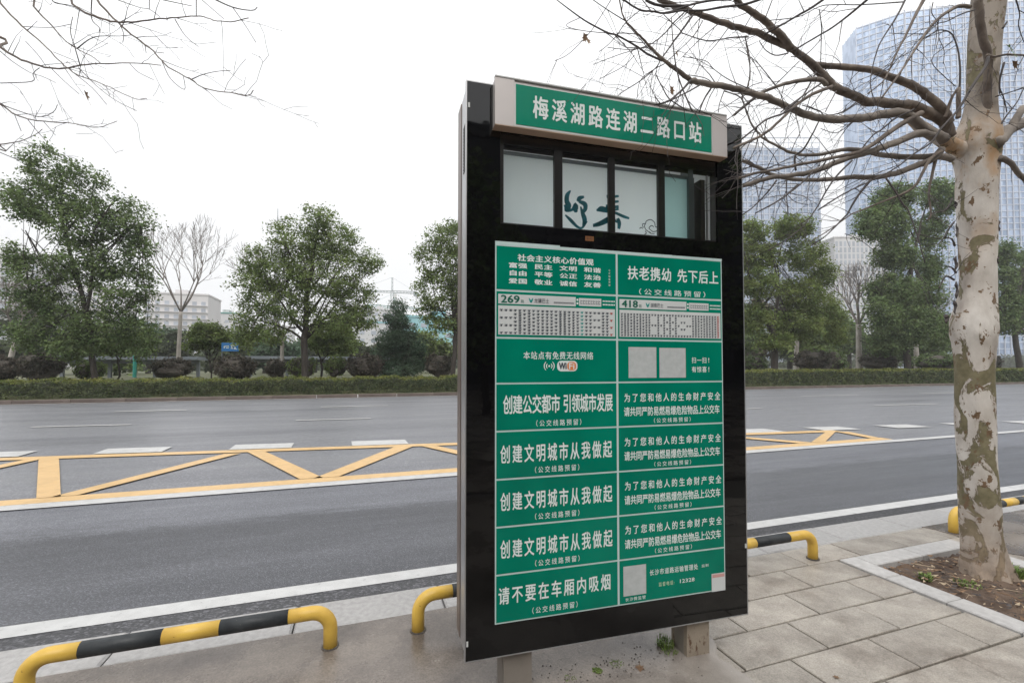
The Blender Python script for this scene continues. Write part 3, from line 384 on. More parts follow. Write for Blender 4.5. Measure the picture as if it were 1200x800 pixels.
# ---- measured tree and drawing data (world coordinates, metres) ----
RIGHT=[['', [3.927, 2.008, 3.119, 0.0347], [3.857, 2.0, 3.205, 0.0331], [3.702, 2.014, 3.254, 0.0312], [3.552, 2.029, 3.284, 0.0296], [3.492, 2.036, 3.277, 0.029], [3.312, 2.056, 3.274, 0.0272], [3.172, 2.071, 3.261, 0.0258], [3.076, 2.078, 3.289, 0.0248], [2.936, 2.09, 3.316, 0.0235], [2.839, 2.092, 3.363, 0.0224], [2.728, 2.092, 3.432, 0.021], [2.601, 2.097, 3.481, 0.0198], [2.533, 2.099, 3.504, 0.0192], [2.392, 2.108, 3.531, 0.0181], [2.255, 2.116, 3.549, 0.0172], [2.131, 2.125, 3.551, 0.0164], [1.909, 2.136, 3.574, 0.0152], [1.811, 2.14, 3.582, 0.0148], [1.666, 2.146, 3.595, 0.0144], [1.6, 2.147, 3.608, 0.0143]], ['', [2.549, 2.093, 3.49, 0.0221], [2.456, 2.073, 3.531, 0.02], [2.361, 2.06, 3.552, 0.0184], [2.292, 2.048, 3.57, 0.0173], [2.166, 2.031, 3.586, 0.0159], [2.081, 2.02, 3.589, 0.0153], [2.023, 2.004, 3.612, 0.015]], ['', [3.867, 1.974, 3.183, 0.0293], [3.809, 1.974, 3.252, 0.0276], [3.685, 1.987, 3.335, 0.0253], [3.555, 2.003, 3.397, 0.0233], [3.385, 2.028, 3.437, 0.0213], [3.218, 2.053, 3.47, 0.0197], [3.077, 2.075, 3.473, 0.0186], [2.98, 2.091, 3.467, 0.0181], [2.874, 2.108, 3.46, 0.0177], [2.779, 2.122, 3.461, 0.0175]], ['', [3.769, 1.957, 3.049, 0.0314], [3.651, 1.957, 3.069, 0.03], [3.531, 1.955, 3.095, 0.0286], [3.407, 1.948, 3.137, 0.0271], [3.31, 1.947, 3.143, 0.0261], [3.137, 1.948, 3.103, 0.0244], [3.006, 1.948, 3.061, 0.0232], [2.878, 1.947, 3.029, 0.022], [2.703, 1.945, 2.992, 0.0205], [2.533, 1.94, 2.977, 0.0191], [2.389, 1.932, 2.98, 0.018], [2.258, 1.922, 2.992, 0.017], [2.154, 1.913, 2.999, 0.0162], [2.02, 1.902, 2.995, 0.0154], [1.891, 1.891, 2.987, 0.0147], [1.766, 1.878, 2.973, 0.0141], [1.645, 1.865, 2.956, 0.0137], [1.575, 1.856, 2.951, 0.0135]], ['', [1.575, 1.856, 2.951, 0.0114], [1.512, 1.863, 2.986, 0.0097], [1.457, 1.869, 3.014, 0.0083], [1.41, 1.874, 3.043, 0.0072], [1.355, 1.878, 3.084, 0.0059], [1.3, 1.881, 3.127, 0.0048], [1.254, 1.884, 3.161, 0.0041], [1.223, 1.886, 3.186, 0.0037], [1.198, 1.883, 3.227, 0.0033], [1.181, 1.875, 3.28, 0.0031]], ['', [3.577, 1.918, 3.018, 0.0235], [3.459, 1.924, 3.025, 0.0223], [3.343, 1.929, 2.976, 0.021], [3.178, 1.937, 2.907, 0.0193], [3.029, 1.943, 2.846, 0.0178], [2.873, 1.948, 2.793, 0.0164], [2.707, 1.953, 2.727, 0.015], [2.568, 1.954, 2.665, 0.0139], [2.368, 1.957, 2.609, 0.0127], [2.207, 1.958, 2.575, 0.0119], [2.07, 1.957, 2.524, 0.0113], [1.947, 1.955, 2.484, 0.0111]], ['', [3.949, 2.005, 2.959, 0.0223], [3.837, 2.027, 2.973, 0.0208], [3.615, 2.072, 2.954, 0.0181], [3.451, 2.105, 2.954, 0.0161], [3.332, 2.128, 2.966, 0.0147], [3.181, 2.157, 2.981, 0.013], [3.096, 2.173, 2.971, 0.0121], [2.949, 2.203, 2.932, 0.0106], [2.824, 2.227, 2.919, 0.0093], [2.721, 2.246, 2.931, 0.0084], [2.617, 2.264, 2.967, 0.0074], [2.513, 2.28, 3.015, 0.0064], [2.437, 2.287, 3.086, 0.0056], [2.388, 2.284, 3.171, 0.0049], [2.349, 2.28, 3.255, 0.0043], [2.373, 2.256, 3.321, 0.0039], [2.374, 2.238, 3.403, 0.0035], [2.323, 2.22, 3.565, 0.0031]], ['', [3.812, 1.997, 3.005, 0.0221], [3.738, 2.008, 2.93, 0.0209], [3.591, 2.034, 2.87, 0.0192], [3.479, 2.055, 2.824, 0.0179], [3.336, 2.08, 2.785, 0.0165], [3.227, 2.1, 2.769, 0.0155], [3.12, 2.118, 2.767, 0.0146], [2.971, 2.144, 2.743, 0.0134], [2.823, 2.17, 2.728, 0.0124], [2.678, 2.194, 2.723, 0.0115], [2.524, 2.219, 2.74, 0.0108], [2.452, 2.228, 2.771, 0.0105], [2.38, 2.238, 2.793, 0.0103], [2.299, 2.249, 2.818, 0.0102]], ['', [3.504, 1.938, 3.177, 0.0166], [3.457, 1.936, 3.149, 0.0161], [3.259, 1.927, 3.039, 0.0143], [3.076, 1.914, 2.925, 0.0127], [2.972, 1.905, 2.86, 0.0118], [2.873, 1.898, 2.806, 0.0111], [2.818, 1.894, 2.783, 0.0107], [2.609, 1.881, 2.716, 0.0094], [2.358, 1.86, 2.637, 0.008], [2.119, 1.835, 2.561, 0.0069], [1.948, 1.814, 2.506, 0.0064], [1.804, 1.793, 2.452, 0.0061]], ['', [3.402, 1.92, 3.168, 0.007], [3.377, 1.922, 3.155, 0.0068], [3.243, 1.932, 3.09, 0.0055], [3.118, 1.938, 2.998, 0.0045], [3.032, 1.943, 2.941, 0.004], [2.947, 1.942, 2.855, 0.0036], [2.941, 1.943, 2.85, 0.0036], [2.9, 1.941, 2.803, 0.0035]], ['', [2.649, 1.91, 3.162, 0.0091], [2.466, 1.886, 3.069, 0.0083], [2.309, 1.858, 2.966, 0.0076], [2.237, 1.842, 2.912, 0.0073], [2.089, 1.805, 2.788, 0.0068], [1.953, 1.771, 2.688, 0.0063], [1.782, 1.733, 2.595, 0.006], [1.711, 1.716, 2.558, 0.0059]], ['', [2.178, 1.761, 2.872, 0.0051], [2.088, 1.77, 2.822, 0.0048], [1.992, 1.779, 2.78, 0.0045], [1.911, 1.785, 2.717, 0.0043], [1.84, 1.789, 2.66, 0.0041], [1.789, 1.793, 2.628, 0.0041]], ['', [2.665, 1.957, 3.201, 0.0139], [2.603, 1.954, 3.222, 0.0129], [2.436, 1.958, 3.181, 0.0107], [2.304, 1.959, 3.13, 0.0092], [2.163, 1.958, 3.06, 0.0079], [2.086, 1.955, 3.002, 0.0073], [2.008, 1.95, 2.936, 0.0068], [1.943, 1.945, 2.882, 0.0066]], ['', [3.853, 1.758, 3.509, 0.0089], [3.816, 1.756, 3.434, 0.0084], [3.723, 1.763, 3.326, 0.0077], [3.641, 1.768, 3.221, 0.007], [3.548, 1.773, 3.106, 0.0063], [3.414, 1.786, 2.981, 0.0055], [3.325, 1.791, 2.88, 0.0049], [3.191, 1.806, 2.796, 0.0044], [3.046, 1.821, 2.694, 0.0038], [2.887, 1.839, 2.611, 0.0033], [2.65, 1.865, 2.498, 0.0028], [2.487, 1.88, 2.401, 0.0026]], ['', [3.752, 1.966, 2.972, 0.0109], [3.648, 1.975, 2.902, 0.0097], [3.571, 1.975, 2.804, 0.0086], [3.482, 1.975, 2.696, 0.0074], [3.359, 1.986, 2.628, 0.0064], [3.204, 2.001, 2.568, 0.0053], [2.972, 2.022, 2.475, 0.0039], [2.944, 2.025, 2.462, 0.0038], [2.79, 2.034, 2.363, 0.0031], [2.641, 2.043, 2.277, 0.0029]], ['', [3.775, 2.011, 2.946, 0.0111], [3.731, 2.014, 2.812, 0.0083], [3.698, 2.015, 2.69, 0.0064], [3.693, 2.003, 2.538, 0.005], [3.66, 2.01, 2.499, 0.0049]], ['', [3.082, 1.988, 2.691, 0.0083], [2.958, 1.985, 2.57, 0.0063], [2.855, 1.977, 2.448, 0.0047], [2.828, 1.976, 2.424, 0.0045], [2.663, 1.973, 2.291, 0.0031], [2.537, 1.974, 2.218, 0.0028]], ['', [2.765, 1.884, 2.723, 0.0056], [2.625, 1.878, 2.608, 0.0047], [2.527, 1.868, 2.505, 0.0041], [2.441, 1.855, 2.403, 0.0036], [2.304, 1.841, 2.268, 0.003], [2.169, 1.833, 2.179, 0.0027], [2.042, 1.828, 2.112, 0.0025]], ['', [2.449, 1.888, 2.611, 0.0049], [2.33, 1.867, 2.519, 0.0041], [2.188, 1.845, 2.426, 0.0035], [2.04, 1.822, 2.341, 0.0031]], ['', [2.371, 1.916, 2.54, 0.0056], [2.241, 1.917, 2.442, 0.0042], [2.059, 1.921, 2.343, 0.0033]], ['', [2.168, 1.879, 2.523, 0.0048], [2.089, 1.873, 2.44, 0.004], [1.983, 1.868, 2.348, 0.0033], [1.913, 1.866, 2.302, 0.0032]], ['', [3.164, 1.722, 3.685, 0.0096], [3.066, 1.719, 3.546, 0.0076], [2.979, 1.715, 3.412, 0.006], [2.897, 1.712, 3.299, 0.0049], [2.796, 1.703, 3.141, 0.0037], [2.747, 1.703, 3.082, 0.0034], [2.638, 1.707, 2.999, 0.0031]], ['', [3.927, 1.879, 3.95, 0.0118], [3.79, 1.872, 3.914, 0.0108], [3.665, 1.863, 3.841, 0.0099], [3.537, 1.851, 3.752, 0.0089], [3.377, 1.827, 3.613, 0.0077], [3.203, 1.793, 3.44, 0.0065], [2.968, 1.741, 3.209, 0.0052], [2.712, 1.683, 2.976, 0.0045]], ['', [2.947, 1.692, 3.604, 0.0054], [2.881, 1.698, 3.492, 0.0046], [2.809, 1.707, 3.39, 0.0039], [2.747, 1.713, 3.299, 0.0033], [2.692, 1.713, 3.166, 0.0028], [2.664, 1.709, 3.061, 0.0025], [2.664, 1.699, 2.992, 0.0025]], ['', [3.832, 1.809, 3.852, 0.0046], [3.717, 1.823, 3.805, 0.004], [3.595, 1.836, 3.737, 0.0035], [3.512, 1.846, 3.705, 0.0031], [3.397, 1.854, 3.6, 0.0026], [3.295, 1.86, 3.497, 0.0023], [3.155, 1.873, 3.411, 0.0019], [3.028, 1.883, 3.328, 0.0018]], ['', [3.863, 1.917, 3.379, 0.0072], [3.867, 1.912, 3.514, 0.0059], [3.856, 1.912, 3.63, 0.005], [3.837, 1.916, 3.708, 0.0045], [3.809, 1.924, 3.766, 0.0041], [3.763, 1.939, 3.79, 0.0039], [3.708, 1.958, 3.785, 0.0038], [3.644, 1.981, 3.737, 0.0037]], ['', [3.855, 1.924, 3.195, 0.0143], [3.86, 1.922, 3.233, 0.0136], [3.858, 1.918, 3.398, 0.0119]], ['', [3.768, 1.954, 3.195, 0.0121], [3.774, 1.94, 3.228, 0.0105], [3.772, 1.914, 3.31, 0.0078], [3.787, 1.89, 3.358, 0.0071]], ['', [4.04, 1.85, 3.621, 0.0094], [4.132, 1.856, 3.635, 0.0084], [4.299, 1.864, 3.692, 0.0071], [4.584, 1.874, 3.756, 0.006]], ['', [4.232, 1.906, 3.069, 0.0432], [4.331, 1.919, 3.132, 0.0409], [4.48, 1.938, 3.229, 0.0378], [4.657, 1.952, 3.309, 0.035], [4.915, 1.972, 3.441, 0.0321], [5.185, 1.992, 3.592, 0.031]], ['', [4.481, 1.924, 3.221, 0.0269], [4.53, 1.928, 3.305, 0.0239], [4.617, 1.925, 3.405, 0.0221]], ['', [4.262, 1.899, 2.969, 0.0191], [4.321, 1.896, 2.961, 0.0179], [4.398, 1.894, 2.936, 0.0165], [4.473, 1.897, 2.886, 0.0153], [4.602, 1.893, 2.84, 0.0145]], ['', [4.26, 1.893, 3.199, 0.006], [4.307, 1.876, 3.269, 0.0048], [4.372, 1.851, 3.359, 0.0037], [4.4, 1.84, 3.419, 0.0032], [4.447, 1.821, 3.519, 0.0028]], ['', [4.357, 1.836, 4.089, 0.0047], [4.435, 1.85, 4.007, 0.0035], [4.46, 1.869, 3.945, 0.0029], [4.554, 1.882, 3.85, 0.0024]], ['', [3.956, 1.847, 3.992, 0.0234], [4.013, 1.87, 3.865, 0.0231], [4.086, 1.885, 3.744, 0.0228], [4.143, 1.89, 3.67, 0.0226], [4.186, 1.917, 3.534, 0.0224], [4.254, 1.957, 3.324, 0.0224], [4.293, 1.978, 3.206, 0.0224], [4.328, 2.0, 3.087, 0.0226]], ['', [2.641, 1.692, 3.523, 0.0066], [2.63, 1.776, 3.503, 0.0057], [2.609, 1.867, 3.482, 0.0049], [2.584, 1.935, 3.473, 0.0045], [2.538, 2.045, 3.455, 0.0043]], ['', [2.412, 1.769, 3.523, 0.0067], [2.361, 1.813, 3.487, 0.0059], [2.313, 1.852, 3.464, 0.0053], [2.247, 1.904, 3.429, 0.0047], [2.179, 1.957, 3.396, 0.0045]], ['', [2.939, 1.695, 3.583, 0.0033], [2.644, 1.731, 3.518, 0.0028], [2.453, 1.753, 3.485, 0.0025], [2.359, 1.763, 3.457, 0.0023], [2.219, 1.777, 3.376, 0.0022], [2.039, 1.795, 3.326, 0.0021]], ['', [2.177, 1.952, 3.604, 0.0068], [2.046, 1.956, 3.54, 0.0063], [1.899, 1.961, 3.489, 0.0058], [1.756, 1.964, 3.435, 0.0053], [1.627, 1.966, 3.403, 0.005], [1.509, 1.967, 3.359, 0.0047], [1.429, 1.966, 3.349, 0.0045], [1.368, 1.966, 3.337, 0.0044], [1.307, 1.962, 3.345, 0.0043], [1.245, 1.957, 3.361, 0.0043]], ['', [1.842, 1.962, 3.515, 0.0056], [1.664, 1.966, 3.44, 0.0039], [1.527, 1.967, 3.363, 0.0033]], ['', [2.0, 2.012, 3.6, 0.0069], [1.851, 2.004, 3.546, 0.0058], [1.716, 1.994, 3.483, 0.0051], [1.584, 1.982, 3.404, 0.0045], [1.506, 1.974, 3.363, 0.0044]], ['', [1.479, 2.085, 3.515, 0.0069], [1.524, 2.07, 3.491, 0.0069], [1.59, 2.048, 3.48, 0.0068], [1.701, 2.01, 3.484, 0.0068]], ['', [1.793, 2.084, 3.506, 0.0066], [1.709, 2.068, 3.391, 0.0055], [1.64, 2.054, 3.301, 0.0047], [1.583, 2.042, 3.223, 0.0041], [1.527, 2.029, 3.147, 0.0035], [1.492, 2.019, 3.095, 0.0032], [1.382, 2.003, 2.993, 0.0026], [1.251, 1.985, 2.889, 0.0022], [1.232, 1.975, 2.851, 0.0021]], ['', [1.747, 2.1, 3.522, 0.0042], [1.656, 2.085, 3.424, 0.0036], [1.588, 2.072, 3.341, 0.0031], [1.494, 2.058, 3.254, 0.0026], [1.397, 2.048, 3.197, 0.0022], [1.265, 2.033, 3.123, 0.0018], [1.111, 2.011, 3.027, 0.0015]], ['', [0.885, 1.975, 3.28, 0.0021], [1.014, 1.959, 3.206, 0.0032], [1.086, 1.949, 3.174, 0.0037], [1.159, 1.938, 3.148, 0.0041], [1.203, 1.931, 3.142, 0.0043], [1.307, 1.915, 3.098, 0.0047], [1.367, 1.907, 3.066, 0.0049], [1.465, 1.891, 3.038, 0.005]], ['', [1.199, 1.925, 3.138, 0.0025], [1.251, 1.93, 3.218, 0.0022], [1.334, 1.928, 3.3, 0.0021]], ['', [1.199, 1.925, 3.138, 0.0023], [1.139, 1.918, 3.068, 0.0015], [1.089, 1.913, 3.022, 0.0012]], ['', [1.144, 1.913, 3.126, 0.0019], [1.015, 1.947, 3.133, 0.0015], [0.94, 1.965, 3.153, 0.0013], [1.003, 1.938, 3.187, 0.0012]], ['', [1.199, 1.925, 3.148, 0.0025], [1.259, 1.929, 3.165, 0.0022], [1.328, 1.934, 3.178, 0.0021]], ['', [1.197, 1.973, 3.357, 0.0021], [1.107, 1.971, 3.206, 0.0017], [1.059, 1.972, 3.137, 0.0015], [0.96, 1.976, 3.025, 0.0013], [0.887, 1.982, 2.978, 0.0012]], ['', [1.06, 1.916, 3.273, 0.002], [1.149, 1.933, 3.26, 0.0023], [1.266, 1.953, 3.246, 0.0025]], ['', [1.293, 1.896, 3.071, 0.0021], [1.229, 1.897, 3.054, 0.0016], [1.128, 1.899, 3.043, 0.0012]], ['', [1.452, 1.896, 3.03, 0.0025], [1.372, 1.892, 2.974, 0.002], [1.3, 1.884, 2.904, 0.0016], [1.266, 1.859, 2.799, 0.0014]], ['', [1.309, 1.943, 3.073, 0.0019], [1.234, 1.93, 2.991, 0.0014], [1.096, 1.914, 2.892, 0.001]], ['', [1.847, 2.067, 3.474, 0.0028], [1.762, 2.039, 3.351, 0.0025], [1.629, 2.006, 3.21, 0.0021], [1.515, 1.978, 3.097, 0.002]], ['', [2.094, 1.986, 3.384, 0.0041], [1.973, 1.989, 3.353, 0.0036], [1.894, 1.99, 3.323, 0.0032], [1.797, 1.991, 3.297, 0.0029], [1.653, 1.988, 3.297, 0.0024], [1.622, 1.985, 3.311, 0.0024], [1.513, 1.972, 3.352, 0.0022]], ['', [2.311, 1.916, 3.291, 0.004], [2.209, 1.911, 3.253, 0.003], [2.128, 1.904, 3.262, 0.0024], [2.073, 1.89, 3.288, 0.0022]], ['', [2.079, 1.991, 3.376, 0.0037], [2.073, 1.958, 3.245, 0.0029], [2.044, 1.932, 3.118, 0.0024], [2.009, 1.919, 3.031, 0.0022]], ['', [2.157, 1.869, 3.046, 0.003], [2.034, 1.856, 3.123, 0.0021], [1.962, 1.853, 3.152, 0.0018], [1.884, 1.852, 3.172, 0.0017]], ['', [2.075, 1.897, 3.003, 0.0033], [1.872, 1.89, 3.025, 0.0024], [1.75, 1.88, 3.055, 0.002], [1.688, 1.871, 3.081, 0.0018], [1.54, 1.865, 3.066, 0.0017]], ['', [2.464, 1.969, 3.313, 0.0028], [2.243, 1.943, 3.108, 0.0027]], ['', [1.582, 1.854, 2.951, 0.0062], [1.491, 1.818, 2.854, 0.0051], [1.387, 1.782, 2.764, 0.0042], [1.284, 1.75, 2.707, 0.0038]], ['', [1.623, 1.841, 2.923, 0.0041], [1.52, 1.812, 2.849, 0.0034], [1.378, 1.77, 2.753, 0.0029]], ['', [1.751, 1.902, 2.969, 0.0047], [1.68, 1.876, 2.88, 0.0038], [1.621, 1.846, 2.786, 0.0033]], ['', [1.815, 1.881, 2.954, 0.003], [1.748, 1.842, 2.852, 0.0023], [1.713, 1.815, 2.786, 0.0021]], ['', [1.815, 1.881, 2.954, 0.0034], [1.859, 1.813, 2.886, 0.0033], [1.849, 1.769, 2.779, 0.0032]], ['', [2.053, 1.905, 2.976, 0.0066], [1.964, 1.887, 2.91, 0.0058], [1.873, 1.865, 2.831, 0.0053]], ['', [1.484, 1.878, 3.267, 0.0021], [1.48, 1.869, 3.201, 0.0024], [1.475, 1.848, 3.055, 0.003], [1.477, 1.831, 2.959, 0.0033], [1.488, 1.814, 2.879, 0.0034], [1.521, 1.775, 2.73, 0.0036]], ['', [1.411, 1.911, 2.98, 0.0025], [1.426, 1.875, 2.889, 0.0028], [1.442, 1.842, 2.816, 0.0029], [1.495, 1.784, 2.74, 0.003]], ['', [1.986, 2.021, 3.433, 0.0028], [1.89, 2.017, 3.309, 0.0021], [1.798, 2.015, 3.206, 0.0017], [1.741, 2.007, 3.109, 0.0016]], ['', [1.932, 2.039, 3.457, 0.0028], [1.762, 1.995, 3.296, 0.0021], [1.607, 1.946, 3.134, 0.0017]], ['', [1.658, 1.881, 2.968, 0.0021], [1.606, 1.914, 3.015, 0.0021], [1.712, 1.9, 3.013, 0.0021], [1.772, 1.895, 2.984, 0.0021]], ['', [2.673, 1.903, 3.136, 0.0032], [2.514, 1.856, 2.954, 0.0022]], ['', [2.593, 1.93, 3.128, 0.0027], [2.421, 1.887, 2.962, 0.0022]], ['', [2.585, 1.932, 3.178, 0.005], [2.355, 1.868, 3.021, 0.0042], [2.1, 1.788, 2.842, 0.0037]], ['', [2.604, 1.975, 3.278, 0.0051], [2.503, 1.94, 3.158, 0.0044], [2.388, 1.904, 3.039, 0.0039], [2.202, 1.857, 2.898, 0.0035]], ['', [2.478, 1.852, 3.539, 0.0026], [2.558, 1.901, 3.485, 0.0025], [2.679, 2.0, 3.372, 0.0024]], ['', [2.416, 1.984, 3.339, 0.0023], [2.495, 1.957, 3.347, 0.0023], [2.591, 1.922, 3.448, 0.0023]], ['', [2.138, 1.862, 3.515, 0.0026], [2.186, 1.952, 3.49, 0.0027]], ['', [1.914, 1.847, 2.954, 0.0021], [1.957, 1.832, 2.984, 0.002], [2.006, 1.815, 3.014, 0.0018], [1.948, 1.831, 3.134, 0.0017]], ['', [2.992, 2.005, 3.185, 0.0043], [2.819, 1.975, 3.073, 0.0036], [2.635, 1.947, 3.007, 0.0031], [2.569, 1.931, 3.013, 0.0029], [2.39, 1.897, 2.994, 0.0027]], ['', [2.674, 2.012, 3.013, 0.0038], [2.633, 2.028, 2.926, 0.0047], [2.584, 2.047, 2.838, 0.0054], [2.535, 2.065, 2.794, 0.0058], [2.54, 2.065, 2.707, 0.006]], ['', [3.009, 1.999, 3.185, 0.0038], [2.806, 1.966, 3.057, 0.0023]], ['', [2.959, 2.02, 3.049, 0.0031], [2.823, 2.014, 2.964, 0.0023], [2.683, 2.01, 2.965, 0.0019]], ['', [2.169, 1.977, 2.783, 0.0027], [2.186, 1.919, 2.694, 0.002], [2.182, 1.872, 2.601, 0.0017]], ['', [2.309, 1.936, 2.564, 0.0036], [2.31, 1.938, 2.483, 0.0028], [2.318, 1.938, 2.369, 0.0022]], ['', [2.31, 1.938, 2.491, 0.0022], [2.313, 1.888, 2.425, 0.0016], [2.332, 1.827, 2.39, 0.0013]], ['', [3.176, 1.956, 2.7, 0.0059], [3.211, 1.93, 2.617, 0.005], [3.243, 1.903, 2.521, 0.0043], [3.264, 1.89, 2.486, 0.004], [3.284, 1.858, 2.328, 0.0031], [3.298, 1.825, 2.14, 0.0027]], ['', [3.279, 1.921, 2.714, 0.0028], [3.246, 1.935, 2.641, 0.0024], [3.246, 1.935, 2.605, 0.0023]], ['', [2.575, 1.956, 2.428, 0.0027], [2.764, 1.945, 2.541, 0.0041], [2.943, 1.932, 2.628, 0.0046]], ['', [3.948, 2.013, 2.687, 0.005], [3.853, 2.005, 2.589, 0.0042], [3.732, 2.008, 2.559, 0.0038], [3.671, 2.006, 2.511, 0.0037]], ['', [3.96, 2.013, 2.52, 0.0049], [3.875, 2.009, 2.45, 0.0037], [3.781, 2.0, 2.355, 0.0027], [3.695, 2.002, 2.337, 0.0024]], ['', [3.967, 2.016, 2.352, 0.0074], [3.914, 2.006, 2.393, 0.0049], [3.832, 2.007, 2.397, 0.0037]], ['', [3.975, 2.018, 2.16, 0.0074], [3.923, 2.01, 2.191, 0.005], [3.845, 2.008, 2.197, 0.0037]], ['', [3.964, 2.023, 2.112, 0.0074], [3.882, 2.029, 2.132, 0.0053], [3.802, 2.027, 2.043, 0.0037]], ['', [3.031, 2.12, 2.377, 0.0025], [3.063, 2.109, 2.366, 0.0023], [3.149, 2.082, 2.321, 0.0018], [3.256, 2.048, 2.231, 0.0015]], ['', [3.569, 1.896, 3.899, 0.0033], [3.536, 1.887, 3.817, 0.0028], [3.543, 1.862, 3.734, 0.0023], [3.513, 1.841, 3.608, 0.0019], [3.47, 1.834, 3.529, 0.0018]], ['', [3.696, 1.86, 3.646, 0.0023], [3.638, 1.893, 3.598, 0.0023], [3.596, 1.917, 3.556, 0.0024], [3.614, 1.921, 3.495, 0.0024], [3.778, 1.893, 3.377, 0.0024]], ['', [3.703, 1.908, 3.753, 0.0026], [3.653, 1.914, 3.702, 0.0023], [3.664, 1.891, 3.593, 0.0018], [3.635, 1.885, 3.496, 0.0016]], ['', [3.158, 1.73, 3.474, 0.0026], [3.005, 1.73, 3.437, 0.002], [2.856, 1.728, 3.405, 0.0017]], ['', [2.85, 1.736, 3.173, 0.0025], [2.838, 1.692, 3.208, 0.0021], [2.836, 1.634, 3.234, 0.0018]], ['', [4.258, 1.887, 3.459, 0.0036], [4.287, 1.879, 3.379, 0.0036], [4.306, 1.875, 3.289, 0.0036]], ['', [4.285, 1.873, 3.639, 0.0072], [4.257, 1.885, 3.519, 0.0054], [4.258, 1.888, 3.419, 0.0048]], ['', [4.23, 1.898, 3.399, 0.0048], [4.353, 1.855, 3.439, 0.0033], [4.447, 1.822, 3.479, 0.0028]], ['', [4.273, 1.87, 3.879, 0.0072], [4.301, 1.859, 3.924, 0.0048]]]
